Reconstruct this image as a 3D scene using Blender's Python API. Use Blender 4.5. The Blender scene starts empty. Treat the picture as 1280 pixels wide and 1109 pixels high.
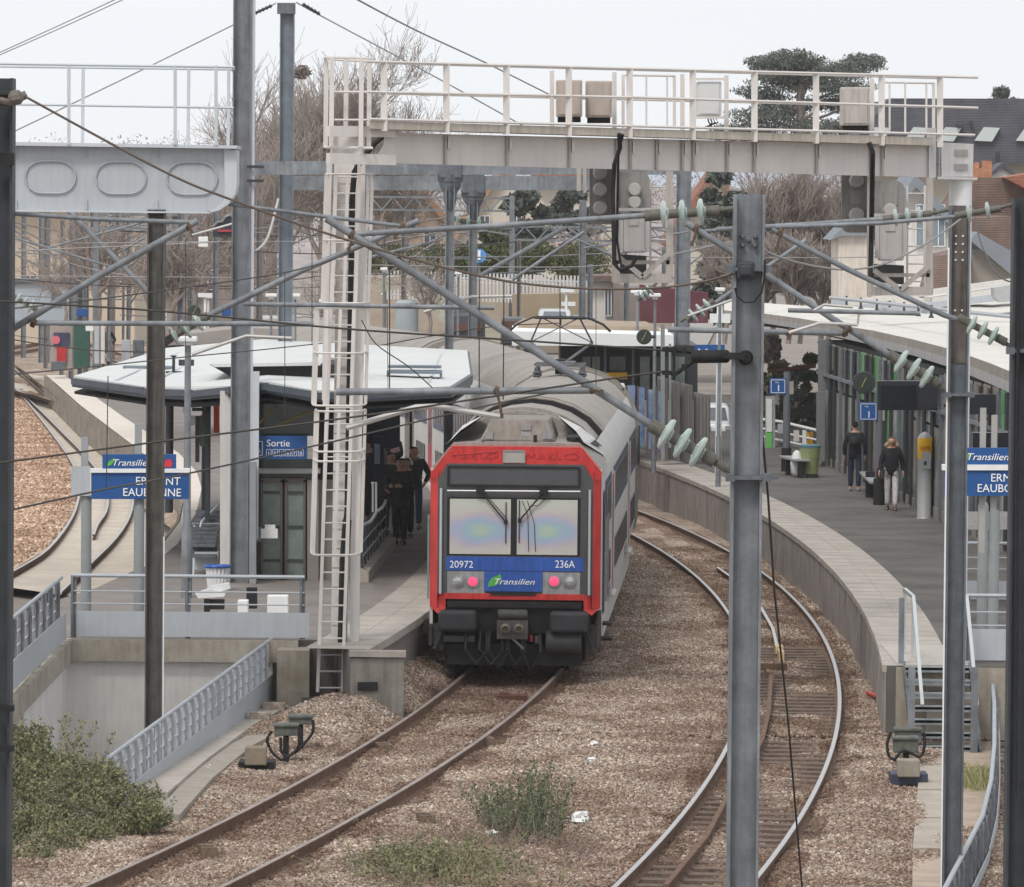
import bpy, bmesh, math, random
from mathutils import Vector, Matrix
random.seed(7)
SC = bpy.context.scene
COL = SC.collection
R = math.radians
# ---------------------------------------------------------------- camera
H, FPX = 7.8, 7000.0
PITCH, ROLL = math.atan(304.5/FPX), 0.0087
cam_d = bpy.data.cameras.new('camera'); cam = bpy.data.objects.new('camera', cam_d); COL.objects.link(cam)
SC.camera = cam
cam_d.sensor_width = 36; cam_d.lens = 36*FPX/1280; cam_d.clip_start = 1; cam_d.clip_end = 9000
r0 = Vector((1,0,0)); u0 = Vector((0,math.sin(PITCH),math.cos(PITCH))); fw = Vector((0,math.cos(PITCH),-math.sin(PITCH)))
RX = r0*math.cos(ROLL)+u0*math.sin(ROLL); UX = u0*math.cos(ROLL)-r0*math.sin(ROLL)
m = Matrix.Identity(4)
for i in range(3):
    m[i][0]=RX[i]; m[i][1]=UX[i]; m[i][2]=-fw[i]
m[2][3]=H
cam.matrix_world = m
# ---------------------------------------------------------------- sky, sun, exposure
w = bpy.data.worlds.new("World"); SC.world = w; w.use_nodes = True
nt = w.node_tree; nt.nodes.clear()
sky = nt.nodes.new('ShaderNodeTexSky'); sky.sky_type = 'NISHITA'; sky.sun_disc = False
sky.sun_elevation = R(52); sky.sun_rotation = R(200); sky.dust_density = 6; sky.air_density = 1.2
mixn = nt.nodes.new('ShaderNodeMix'); mixn.data_type = 'RGBA'; mixn.inputs[0].default_value = 0.9
cl = nt.nodes.new('ShaderNodeTexNoise'); cl.inputs['Scale'].default_value = 2.2; cl.inputs['Detail'].default_value = 5
cr = nt.nodes.new('ShaderNodeValToRGB'); cr.color_ramp.elements[0].color = (7.5,7.75,8.05,1); cr.color_ramp.elements[1].color = (8.6,8.8,9.0,1)
cr.color_ramp.elements[0].position=.35; cr.color_ramp.elements[1].position=.65
bg = nt.nodes.new('ShaderNodeBackground'); bg.inputs[1].default_value = 0.106
out = nt.nodes.new('ShaderNodeOutputWorld')
nt.links.new(cl.outputs[0], cr.inputs[0]); nt.links.new(sky.outputs[0], mixn.inputs[6]); nt.links.new(cr.outputs[0], mixn.inputs[7])
nt.links.new(mixn.outputs[2], bg.inputs[0]); nt.links.new(bg.outputs[0], out.inputs[0])
sd = bpy.data.lights.new('sun','SUN'); sd.energy = 1.5; sd.angle = R(14); sd.color = (1,.96,.9)
so = bpy.data.objects.new('sun', sd); COL.objects.link(so); so.rotation_euler = (R(38),0,R(-25))
SC.view_settings.view_transform = 'Standard'; SC.view_settings.look = 'None'
SC.view_settings.exposure = 0.28; SC.view_settings.gamma = 1; SC.view_settings.use_curve_mapping = False
# ---------------------------------------------------------------- pixel helpers (photo 1280x1109)
def ray(px,py):
    return fw*FPX + RX*(px-640) - UX*(py-554.5)
def W(px,py,D):
    d = ray(px,py); t = D/d.y
    return Vector((d.x*t, D, H+d.z*t))
def G(px,py,z=0.0):
    d = ray(px,py); t = (z-H)/d.z
    return Vector((d.x*t, d.y*t, z))
def lerp(a,b,t): return a+(b-a)*t
# ---------------------------------------------------------------- mesh builder
class MB:
    def __init__(s): s.v=[]; s.f=[]; s.mi=[]; s.m=0
    def add(s,vs,fs):
        o=len(s.v); s.v+= [tuple(v) for v in vs]
        for f in fs: s.f.append([i+o for i in f]); s.mi.append(s.m)
        return s
    def box(s,c,sz,rz=0,rx=0,ry=0):
        M=Matrix.Rotation(rz,3,'Z')@Matrix.Rotation(ry,3,'Y')@Matrix.Rotation(rx,3,'X')
        c=Vector(c); vs=[c+M@Vector((sz[0]*x/2,sz[1]*y/2,sz[2]*z/2)) for x in(-1,1) for y in(-1,1) for z in(-1,1)]
        return s.add(vs,[(0,1,3,2),(4,6,7,5),(0,4,5,1),(2,3,7,6),(0,2,6,4),(1,5,7,3)])
    def bar(s,p0,p1,w,h,up=(0,0,1)):
        p0=Vector(p0);p1=Vector(p1);d=(p1-p0).normalized();up=Vector(up)
        if abs(d.dot(up))>.95: up=Vector((0,1,0))
        a=d.cross(up).normalized()*w/2; b=a.cross(d).normalized()*h/2
        vs=[p+i*a+j*b for p in(p0,p1) for i,j in((-1,-1),(1,-1),(1,1),(-1,1))]
        return s.add(vs,[(3,2,1,0),(4,5,6,7),(0,1,5,4),(1,2,6,5),(2,3,7,6),(3,0,4,7)])
    def tube(s,pts,r,n=8,r1=None,cap=True):
        pts=[Vector(p) for p in pts]; k=len(pts); rings=[]; prev=None
        for i,p in enumerate(pts):
            d=(pts[min(i+1,k-1)]-pts[max(i-1,0)]).normalized()
            up=Vector((0,0,1)) if abs(d.z)<.9 else Vector((0,1,0))
            a=d.cross(up).normalized(); b=a.cross(d).normalized()
            rr=r if r1 is None else lerp(r,r1,i/(k-1))
            rings.append([p+(a*math.cos(t)+b*math.sin(t))*rr for t in [2*math.pi*j/n for j in range(n)]])
        vs=[v for rg in rings for v in rg]; fs=[]
        for i in range(k-1):
            for j in range(n):
                fs.append((i*n+j,i*n+(j+1)%n,(i+1)*n+(j+1)%n,(i+1)*n+j))
        if cap: fs.append(tuple(range(n))[::-1]); fs.append(tuple((k-1)*n+j for j in range(n)))
        return s.add(vs,fs)
    def lathe(s,base,prof,n=16,axis=(0,0,1)):
        base=Vector(base); ax=Vector(axis).normalized()
        a=ax.cross(Vector((0,1,0)) if abs(ax.y)<.9 else Vector((1,0,0))).normalized(); b=ax.cross(a)
        vs=[base+ax*z+(a*math.cos(2*math.pi*j/n)+b*math.sin(2*math.pi*j/n))*r for r,z in prof for j in range(n)]
        fs=[(i*n+j,i*n+(j+1)%n,(i+1)*n+(j+1)%n,(i+1)*n+j) for i in range(len(prof)-1) for j in range(n)]
        fs.append(tuple(range(n))[::-1]); fs.append(tuple((len(prof)-1)*n+j for j in range(n)))
        return s.add(vs,fs)
    def prism(s,pts,off):
        pts=[Vector(p) for p in pts]; off=Vector(off); n=len(pts)
        fs=[tuple(range(n)),tuple(range(2*n-1,n-1,-1))]+[(i,i+n,(i+1)%n+n,(i+1)%n) for i in range(n)]
        return s.add(pts+[p+off for p in pts],fs)
    def slab(s,pp,D,th):
        """polygon given in photo pixels at depth D (number or function of px), th metres deep"""
        f=D if callable(D) else (lambda x:D)
        return s.prism([W(x,y,f(x)) for x,y in pp],(0,th,0))
    def prect(s,x0,y0,x1,y1,D,th): return s.slab([(x0,y0),(x1,y0),(x1,y1),(x0,y1)],D,th)
    def poly(s,pts): return s.add(pts,[tuple(range(len(pts)))])
    def sweep(s,path,prof,closed=True):
        """path: list of (point, lateral unit vec); prof: list of (u,z)"""
        n=len(prof); vs=[p+a*u+Vector((0,0,z)) for p,a in path for u,z in prof]; fs=[]
        for i in range(len(path)-1):
            for j in range(n if closed else n-1):
                fs.append((i*n+j,(i+1)*n+j,(i+1)*n+(j+1)%n,i*n+(j+1)%n))
        if closed: fs.append(tuple(range(n))); fs.append(tuple((len(path)-1)*n+j for j in range(n))[::-1])
        return s.add(vs,fs)
    def build(s,name,mat,parent=None,smooth=False,local=False,fix=True):
        me=bpy.data.meshes.new(name); o=bpy.data.objects.new(name,me); COL.objects.link(o)
        off=Vector((0,0,0))
        if parent is not None:
            o.parent=parent
            if not local:
                q=parent
                while q is not None: off+=q.location; q=q.parent
        elif not local and s.v:
            xs=[v[0] for v in s.v];ys=[v[1] for v in s.v];zs=[v[2] for v in s.v]
            off=Vector(((min(xs)+max(xs))/2,(min(ys)+max(ys))/2,min(zs))); o.location=off
        me.from_pydata([(v[0]-off.x,v[1]-off.y,v[2]-off.z) for v in s.v],[],s.f)
        for mt in (mat if isinstance(mat,list) else [mat]): me.materials.append(mt)
        if isinstance(mat,list): me.polygons.foreach_set('material_index',s.mi)
        if fix:
            bm=bmesh.new(); bm.from_mesh(me); bmesh.ops.recalc_face_normals(bm,faces=bm.faces); bm.to_mesh(me); bm.free()
        if smooth:
            for p in me.polygons: p.use_smooth=True
            if smooth!='all':
                me.set_sharp_from_angle(angle=R(40))
        return o
def tag(o,label=None,cat=None,group=None,kind=None):
    if label: o['label']=label
    if cat: o['category']=cat
    if group: o['group']=group
    if kind: o['kind']=kind
    return o
def thing(name,label,cat,loc=(0,0,0),group=None,rz=0):
    o=bpy.data.objects.new(name,None); COL.objects.link(o); o.location=loc; o.rotation_euler=(0,0,rz); o.empty_display_size=.2
    return tag(o,label,cat,group)
def copy_tree(o,parent=None):
    c=o.copy(); COL.objects.link(c); c.parent=parent
    for ch in list(o.children): copy_tree(ch,c)
    return c
def bevel(o,wd=.01,seg=2):
    b=o.modifiers.new('bevel','BEVEL'); b.width=wd; b.segments=seg; b.limit_method='ANGLE'; return o
def text(s,size,o_name,mat,parent,M,shear=0,ext=.003,align='LEFT',sx=1):
    c=bpy.data.curves.new('t','FONT'); c.body=s; c.size=size; c.extrude=ext; c.shear=shear; c.align_x=align; c.resolution_u=3; c.offset=.0
    t=bpy.data.objects.new('t',c); COL.objects.link(t); bpy.context.view_layer.update()
    me=bpy.data.meshes.new_from_object(t.evaluated_get(bpy.context.evaluated_depsgraph_get()))
    bpy.data.objects.remove(t); me.transform(Matrix.Diagonal((sx,1,1,1))); 
    loc,rot,scl=M.decompose()
    me.transform(M)
    o=bpy.data.objects.new(o_name,me); COL.objects.link(o); me.materials.clear(); me.materials.append(mat)
    if parent is not None: o.parent=parent
    return o
FACE=Matrix.Rotation(R(90),4,'X')      # text plane facing the camera side (-Y)
# ---------------------------------------------------------------- materials
MT={}
def mat(name,col,rough=.7,metal=0,var=.12,scale=3,bump=0,bscale=40,col2=None,streak=0,spec=.3,emit=0,alpha=1,trans=0,stretch=(1,1,1)):
    if name in MT: return MT[name]
    m=bpy.data.materials.new(name); m.use_nodes=True; n=m.node_tree; b=n.nodes['Principled BSDF']
    tc=n.nodes.new('ShaderNodeTexCoord'); mp=n.nodes.new('ShaderNodeMapping'); n.links.new(tc.outputs['Object'],mp.inputs[0]); mp.inputs['Scale'].default_value=stretch
    nz=n.nodes.new('ShaderNodeTexNoise'); nz.inputs['Scale'].default_value=scale; nz.inputs['Detail'].default_value=6; nz.inputs['Roughness'].default_value=.65
    n.links.new(mp.outputs[0],nz.inputs['Vector'])
    rp=n.nodes.new('ShaderNodeValToRGB'); rp.color_ramp.elements[0].position=.3; rp.color_ramp.elements[1].position=.7
    c2=col2 or [min(1,c*(1+var)) for c in col]
    c1=col if col2 else [c*(1-var) for c in col]
    rp.color_ramp.elements[0].color=(*c1,1); rp.color_ramp.elements[1].color=(*c2,1)
    n.links.new(nz.outputs[0],rp.inputs[0]); src=rp.outputs[0]
    if streak:
        mp2=n.nodes.new('ShaderNodeMapping'); mp2.inputs['Scale'].default_value=(6,6,.5); n.links.new(tc.outputs['Object'],mp2.inputs[0])
        n2=n.nodes.new('ShaderNodeTexNoise'); n2.inputs['Scale'].default_value=2.5; n2.inputs['Detail'].default_value=5; n.links.new(mp2.outputs[0],n2.inputs['Vector'])
        r2=n.nodes.new('ShaderNodeValToRGB'); r2.color_ramp.elements[0].position=.42; r2.color_ramp.elements[1].position=.7
        r2.color_ramp.elements[0].color=(1,1,1,1); r2.color_ramp.elements[1].color=(1-streak,1-streak*1.05,1-streak*1.1,1)
        n.links.new(n2.outputs[0],r2.inputs[0])
        mx=n.nodes.new('ShaderNodeMix'); mx.data_type='RGBA'; mx.blend_type='MULTIPLY'; mx.inputs[0].default_value=1
        n.links.new(src,mx.inputs[6]); n.links.new(r2.outputs[0],mx.inputs[7]); src=mx.outputs[2]
    n.links.new(src,b.inputs['Base Color'])
    b.inputs['Roughness'].default_value=rough; b.inputs['Metallic'].default_value=metal; b.inputs['Specular IOR Level'].default_value=spec
    if trans: b.inputs['Transmission Weight'].default_value=trans
    if emit: b.inputs['Emission Color'].default_value=(*col,1); b.inputs['Emission Strength'].default_value=emit
    if bump:
        nb=n.nodes.new('ShaderNodeTexNoise'); nb.inputs['Scale'].default_value=bscale; nb.inputs['Detail'].default_value=4
        n.links.new(tc.outputs['Object'],nb.inputs['Vector'])
        bp=n.nodes.new('ShaderNodeBump'); bp.inputs['Strength'].default_value=bump; bp.inputs['Distance'].default_value=.02
        n.links.new(nb.outputs[0],bp.inputs['Height']); n.links.new(bp.outputs[0],b.inputs['Normal'])
    MT[name]=m; return m
def ballast_mat(name,tones,cell=17,bump=.9):
    m=bpy.data.materials.new(name); m.use_nodes=True; n=m.node_tree; b=n.nodes['Principled BSDF']; L=n.links.new
    tc=n.nodes.new('ShaderNodeTexCoord')
    v=n.nodes.new('ShaderNodeTexVoronoi'); v.inputs['Scale'].default_value=cell; v.inputs['Randomness'].default_value=1; L(tc.outputs['Object'],v.inputs['Vector'])
    sp=n.nodes.new('ShaderNodeSeparateColor'); L(v.outputs['Color'],sp.inputs[0])
    rp=n.nodes.new('ShaderNodeValToRGB'); e=rp.color_ramp.elements
    e[0].position=0; e[0].color=(*tones[0],1); e[1].position=1; e[1].color=(*tones[-1],1)
    for i,t in enumerate(tones[1:-1]): x=e.new((i+1)/(len(tones)-1)); x.color=(*t,1)
    L(sp.outputs[0],rp.inputs[0])
    nz=n.nodes.new('ShaderNodeTexNoise'); nz.inputs['Scale'].default_value=.55; nz.inputs['Detail'].default_value=4; L(tc.outputs['Object'],nz.inputs['Vector'])
    r2=n.nodes.new('ShaderNodeValToRGB'); r2.color_ramp.elements[0].position=.35; r2.color_ramp.elements[1].position=.65
    r2.color_ramp.elements[0].color=(.72,.62,.56,1); r2.color_ramp.elements[1].color=(1.08,1.05,1.02,1); L(nz.outputs[0],r2.inputs[0])
    mx=n.nodes.new('ShaderNodeMix'); mx.data_type='RGBA'; mx.blend_type='MULTIPLY'; mx.inputs[0].default_value=1
    L(rp.outputs[0],mx.inputs[6]); L(r2.outputs[0],mx.inputs[7])
    L(mx.outputs[2],b.inputs['Base Color']); b.inputs['Roughness'].default_value=.9; b.inputs['Specular IOR Level'].default_value=.2
    bp=n.nodes.new('ShaderNodeBump'); bp.inputs['Strength'].default_value=bump; bp.inputs['Distance'].default_value=.03; bp.invert=True
    L(v.outputs['Distance'],bp.inputs['Height']); L(bp.outputs[0],b.inputs['Normal'])
    MT[name]=m; return m
GALV=mat('galvanised_steel',(.205,.22,.24),.55,.2,.34,2.2,.2,60,streak=.22)
GALVD=mat('dark_galvanised_steel',(.13,.145,.165),.55,.2,.25,5,.15,60,streak=.25)
POLEB=mat('weathered_brown_steel',(.10,.095,.09),.7,.1,.3,4,.2,50,streak=.35)
DARKP=mat('blackish_painted_steel',(.045,.05,.058),.6,.1,.25,3,.1,50)
CREAM=mat('cream_painted_steel',(.64,.605,.58),.6,0,.09,1.6,.08,40,streak=.05)
CREAMD=mat('cream_painted_edge',(.40,.37,.345),.6,0,.12,4,streak=.2)
BLUEG=mat('pale_blue_grey_paint',(.42,.445,.475),.55,0,.05,2,.03,30,streak=.08)
BLUEW=mat('pale_painted_rail',(.50,.535,.57),.5,0,.06,3)
WIRE=mat('dark_wire',(.05,.045,.04),.6,.3,.2,6)
WIREL=mat('pale_wire',(.24,.235,.24),.5,.4,.2,6)
RUST=mat('rusty_clamp',(.12,.085,.06),.8,.2,.4,30,.4,80)
GLASSI=mat('glass_insulator',(.50,.60,.56),.12,0,.15,10,spec=.7,trans=.35)
BLACK=mat('matt_black',(.016,.016,.018),.7,0,.3,6)
ASPH=mat('platform_asphalt',(.115,.107,.10),.9,0,.32,.6,.3,70,streak=.12)
EDGE=mat('platform_edge_stone',(.37,.335,.30),.85,0,.2,1.2,.15,40,streak=.1)
CONC=mat('pale_concrete',(.64,.62,.60),.9,0,.10,1.1,.25,30,streak=.08)
CONCD=mat('stained_concrete',(.24,.225,.20),.9,0,.3,2,.3,30,streak=.35)
CONCM=mat('mossy_concrete',(.25,.215,.165),.95,0,.3,1.6,.4,30,col2=(.42,.39,.34),streak=.18)
RAILM=mat('rusty_rail_side',(.15,.09,.06),.8,.2,.3,5,.3,60)
RAILT=mat('worn_rail_head',(.46,.45,.45),.33,.55,.12,8)
SLEEP=mat('oily_wood_sleeper',(.085,.062,.05),.9,0,.4,6,.4,60,col2=(.19,.14,.11))
WHITE=mat('white_panel',(.74,.75,.75),.6,0,.06,3)
BLUE=mat('sign_blue',(.018,.085,.27),.45,0,.06,2)
REDM=mat('signal_red',(.6,.03,.02),.5,0,.1,3)
YEL=mat('ticket_yellow',(.75,.42,.01),.5,0,.1,3)
SKIN=mat('skin',(.42,.24,.17),.6,0,.06,8)
# ================================================================ ground and tracks
LC,LR=Vector((-276.95,116,0)),278.0      # left track circle
LP=LC.copy()   # the left platform follows the plain circle
RC,RR=Vector((-276.6,104,0)),281.5       # right track circle
PC,PR=Vector((-385.4,102.8,0)),391.5     # right platform edge circle
DST=150.0     # beyond this distance the curves run straight
def xc(C,Rr,D):
    ex=0
    if C is LC and D>112: ex=(min(D,140)-112)**2/620+max(0,D-140)*2*28/620
    if D>DST:
        a=math.asin((DST-C.y)/Rr); return C.x+math.cos(a)*Rr-(D-DST)*math.tan(a)-ex
    return C.x+math.sqrt(Rr*Rr-(D-C.y)**2)-ex
def latv(C,Rr,D):
    dx=(xc(C,Rr,D+.5)-xc(C,Rr,D-.5)); return Vector((1,-dx,0)).normalized()
def path(C,Rr,d0,d1,step=1.5,z=0):
    n=max(2,int((d1-d0)/step)); res=[]
    for i in range(n+1):
        D=lerp(d0,d1,i/n); res.append((Vector((xc(C,Rr,D),D,z)),latv(C,Rr,D)))
    return res
PIT=(73.0,87.0)
def pitR(D): return lerp(-5.45,-3.75,(D-73)/14)
g=MB()
rows=[-60,40,PIT[0],80,PIT[1],140,200,320,600,960]
for a,b in zip(rows[:-1],rows[1:]):
    z0=z1=-.34
    if PIT[0]<=a<PIT[1]:
        g.poly([(-900,a,z0),(-6.9,a,z0),(-6.9,b,z1),(-900,b,z1)])
        g.poly([(pitR(a),a,z0),(900,a,z0),(900,b,z1),(pitR(b),b,z1)])
    else: g.poly([(-900,a,z0),(900,a,z0),(900,b,z1),(-900,b,z1)])
tag(g.build('ground',mat('yard_ground',(.24,.21,.185),.95,0,.25,.4,.4,20),fix=False),kind='structure')
TON=[(.14,.11,.09),(.24,.18,.14),(.34,.29,.25),(.38,.31,.25),(.50,.42,.35),(.30,.22,.17),(.36,.34,.32),(.66,.61,.55)]
TOND=[tuple(c*k for c,k in zip(t,(.62,.54,.50))) for t in TON]
BAL=ballast_mat('ballast_gravel',TON,20)
BALD=ballast_mat('oily_ballast_gravel',TOND,20)
BALW=ballast_mat('tan_ballast_gravel',[(.30,.19,.12),(.46,.33,.24),(.62,.50,.40),(.5,.36,.27),(.70,.60,.50)],13,.6)
def bedz(x,D):
    rc=xc(RC,RR,D); lc=xc(LC,LR,D); z=-.125
    if abs(x-rc)<.84: z=-.172+ (0 if D<100 else .03)
    if abs(x-lc)<.72: z=-.15
    z+=.03*math.sin(x*1.7+D*.6)+.02*math.sin(x*4.1-D*1.3)
    xr=xc(PC,PR,max(D,83))
    if D>80.5: z+=.36*min(1,(D-80.5)/4.5)*min(1,max(0,(lc-.95-x)/.55))
    if D<84 and x>rc+1.6: z-=min(.1,(x-rc-1.6)*.06)
    return z
def bedL(D):
    if D<73.7: return lerp(-9.0,-4.45,(D-58)/15.7) if D>58 else -9
    if D<82.3: return lerp(-4.45,-3.85,(D-73.7)/8.6)
    if D<86.6: return lerp(-3.85,-2.2,(D-82.3)/4.3)
    return lerp(-2.2,-1.75,min(1,(D-86.6)/3)) if D<95 else xc(LC,LR,D)-1.7
def bedmesh(d0,d1,sd,sx,mb,sel=None):
    D=d0; n0=None; k=None
    Ds=[d0+sd*i for i in range(int((d1-d0)/sd)+1)]
    nx=int(14/sx); base=len(mb.v)
    for D in Ds:
        a=bedL(D); b=xc(PC,PR,min(max(D,83),D if D>83 else 83))+.4 if D>=83 else 9.5
        if D<83: b=9.5
        for i in range(nx+1):
            x=lerp(a,b,i/nx); mb.v.append((x,D,bedz(x,D)))
    for r_ in range(len(Ds)-1):
        for i in range(nx):
            q=base+r_*(nx+1)+i; xm=sum(mb.v[j][0] for j in(q,q+1))/2; Dm=mb.v[q][1]; nr=0
            for C_,R_2 in((LC,LR),(RC,RR)):
                dx=abs(xm-xc(C_,R_2,Dm)); wv=.16*math.sin(Dm*1.3+xm)+.1*math.sin(Dm*3.1)
                if abs(dx-.75)<.26+wv*.6: nr=1
                if C_ is RC and dx<.75: nr=1 if math.sin(Dm*.9)+math.sin(Dm*2.3+xm*3)>.1 else nr
                if C_ is LC and dx<1.0 and Dm>86: nr=1
            if sel is not None and nr!=sel: continue
            mb.f.append([q,q+1,q+nx+2,q+nx+1]); mb.mi.append(nr)
b1=MB(); bedmesh(56,112,.35,.2,b1); bedmesh(112,300,2,.25,b1)
bed=tag(b1.build('ballast_bed',[BAL,BALD],fix=False,smooth='all',local=True),kind='structure')
# loose stones over the bed, nearest part
def rock_proto(i):
    bm=bmesh.new(); bmesh.ops.create_icosphere(bm,subdivisions=1,radius=1)
    rr=random.Random(i)
    for v in bm.verts: v.co*= .75+.5*rr.random()
    me=bpy.data.meshes.new('stone'); bm.to_mesh(me); bm.free(); return me
def stones_mat(dark=False):
    m=bpy.data.materials.new('loose_stone'); m.use_nodes=True; n=m.node_tree; b=n.nodes['Principled BSDF']; L=n.links.new
    oi=n.nodes.new('ShaderNodeObjectInfo'); rp=n.nodes.new('ShaderNodeValToRGB'); rp.color_ramp.interpolation='CONSTANT'; e=rp.color_ramp.elements
    T=[(.20,.15,.12),(.31,.27,.23),(.13,.105,.09),(.40,.35,.30),(.25,.24,.23),(.32,.25,.20),(.48,.43,.38),(.18,.14,.11),(.36,.325,.29),(.66,.62,.57)]
    T=[(c[0]*.92,c[1]*.86,c[2]*.83) for c in T]
    if dark: T=[tuple(c*k for c,k in zip(t,(.60,.52,.47))) for t in T]
    e[0].position=0; e[0].color=(*T[0],1); e[1].position=.95; e[1].color=(*T[-1],1)
    for i,t in enumerate(T[1:-1]): x=e.new((i+1)/9.2); x.color=(*t,1)
    L(oi.outputs['Random'],rp.inputs[0])
    gm=n.nodes.new('ShaderNodeNewGeometry'); nz=n.nodes.new('ShaderNodeTexNoise'); nz.inputs['Scale'].default_value=.55; nz.inputs['Detail'].default_value=4
    L(gm.outputs['Position'],nz.inputs['Vector'])
    r2=n.nodes.new('ShaderNodeValToRGB'); r2.color_ramp.elements[0].position=.38; r2.color_ramp.elements[1].position=.62
    r2.color_ramp.elements[0].color=(.66,.56,.49,1); r2.color_ramp.elements[1].color=(1.1,1.07,1.03,1); L(nz.outputs[0],r2.inputs[0])
    mx=n.nodes.new('ShaderNodeMix'); mx.data_type='RGBA'; mx.blend_type='MULTIPLY'; mx.inputs[0].default_value=1
    L(rp.outputs[0],mx.inputs[6]); L(r2.outputs[0],mx.inputs[7]); L(mx.outputs[2],b.inputs['Base Color']); b.inputs['Roughness'].default_value=.9
    return m
SM=stones_mat(); SMD=stones_mat(True)
sv=[];sf=[]
def add_inst_mesh(dom_name,d0,d1,count,smin,smax):
    """real stones: one merged mesh, random low-poly rocks"""
    rr=random.Random(3); protos=[]
    for i in range(8):
        me=rock_proto(i); protos.append(([v.co.copy() for v in me.vertices],[tuple(p.vertices) for p in me.polygons])); bpy.data.meshes.remove(me)
import array
def scatter_gn(dom,density,smin,smax,name,SM):
    ng=bpy.data.node_groups.new(name,'GeometryNodeTree')
    ng.interface.new_socket('Geometry',in_out='INPUT',socket_type='NodeSocketGeometry'); ng.interface.new_socket('Geometry',in_out='OUTPUT',socket_type='NodeSocketGeometry')
    N=ng.nodes.new; L=ng.links.new; gi=N('NodeGroupInput'); go=N('NodeGroupOutput')
    dp=N('GeometryNodeDistributePointsOnFaces'); dp.inputs['Density'].default_value=density; L(gi.outputs[0],dp.inputs['Mesh'])
    ico=N('GeometryNodeMeshIcoSphere'); ico.inputs['Radius'].default_value=1; ico.inputs['Subdivisions'].default_value=1
    sp=N('GeometryNodeSetPosition'); L(ico.outputs[0],sp.inputs['Geometry'])
    rv=N('FunctionNodeRandomValue'); rv.data_type='FLOAT_VECTOR'; rv.inputs[0].default_value=(-.3,-.3,-.3); rv.inputs[1].default_value=(.3,.3,.3); L(rv.outputs[0],sp.inputs['Offset'])
    sm=N('GeometryNodeSetMaterial'); sm.inputs['Material'].default_value=SM; L(sp.outputs[0],sm.inputs[0])
    iop=N('GeometryNodeInstanceOnPoints'); L(dp.outputs['Points'],iop.inputs['Points']); L(sm.outputs[0],iop.inputs['Instance'])
    rr=N('FunctionNodeRandomValue'); rr.data_type='FLOAT_VECTOR'; rr.inputs[1].default_value=(6.28,6.28,6.28); L(rr.outputs[0],iop.inputs['Rotation'])
    rs=N('FunctionNodeRandomValue'); rs.data_type='FLOAT_VECTOR'; rs.inputs[0].default_value=(smin,smin,smin*.7); rs.inputs[1].default_value=(smax,smax,smax*.9); L(rs.outputs[0],iop.inputs['Scale'])
    L(iop.outputs[0],go.inputs[0])
    md=dom.modifiers.new('scatter','NODES'); md.node_group=ng
sb=MB(); bedmesh(60,128,.35,.2,sb,0); sb2=MB(); bedmesh(60,128,.35,.2,sb2,1)
# leave the sleepers of the right track uncovered: drop faces over them
SL_PITCH=.6
sl=path(RC,RR,56,150,SL_PITCH)
dom=sb.build('ballast_stones',SM,fix=False,local=True); tag(dom,'loose brown and grey ballast stones covering the track bed','ballast',kind='stuff')
scatter_gn(dom,520,.013,.031,'stones',SM)
dom=sb2.build('oily_ballast_stones',SMD,fix=False,local=True); tag(dom,'dark rust stained ballast stones along and between the rails','ballast',kind='stuff')
scatter_gn(dom,520,.013,.031,'stones_dark',SMD)
# ---- rails
def rail(mb,mbt,pth,off,zt=0.0):
    prof=[(-.07,-.17),(.07,-.17),(.07,-.155),(.012,-.13),(.012,-.04),(.034,-.03),(.034,-.003),(-.034,-.003),(-.034,-.03),(-.012,-.04),(-.012,-.13),(-.07,-.155)]
    mb.sweep(pth,[(u+off,z+zt) for u,z in prof])
    mbt.sweep(pth,[(off-.033,-.004+zt),(off+.033,-.004+zt),(off+.026,.002+zt),(off-.026,.002+zt)])
def track(name,label,C,Rr,d0,d1,sleepers=None,head=None,z=0,grp='railway tracks through the station',pth=None,maxs=98):
    p=pth or path(C,Rr,d0,d1)
    t=thing(name,label,'railway track',(p[0][0].x,p[0][0].y,z-.17),grp)
    for s_ in(-1,1):
        a=MB();b=MB(); rail(a,b,p,s_*.7525,z)
        ra=a.build('rail',RAILM,t); b.build('rail_head',head or RAILT,ra)
    if sleepers:
        sp=path(C,Rr,sleepers[0],sleepers[1],SL_PITCH)[:maxs]
        for q,l in sp:
            w_=random.uniform(.22,.26); s2=MB(); ang=math.atan2(l.y,l.x)
            s2.box((q.x,q.y,z-.200),(1.95,w_,.1),rz=ang+random.uniform(-.01,.01)); s2.build('sleeper',SLEEP,t)
    return t
tl=track('railway_track','curved track with brown rails running under the train',LC,LR,50,200,None,mat('dull_brown_rail_head',(.30,.25,.225),.45,.35,.3,3))
for k in range(3):      # small rail joints and clamps on the near rails
    pass
tr_=track('railway_track','curved track beside the right platform with dark sleepers showing',RC,RR,50,300,(60,119))
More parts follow.
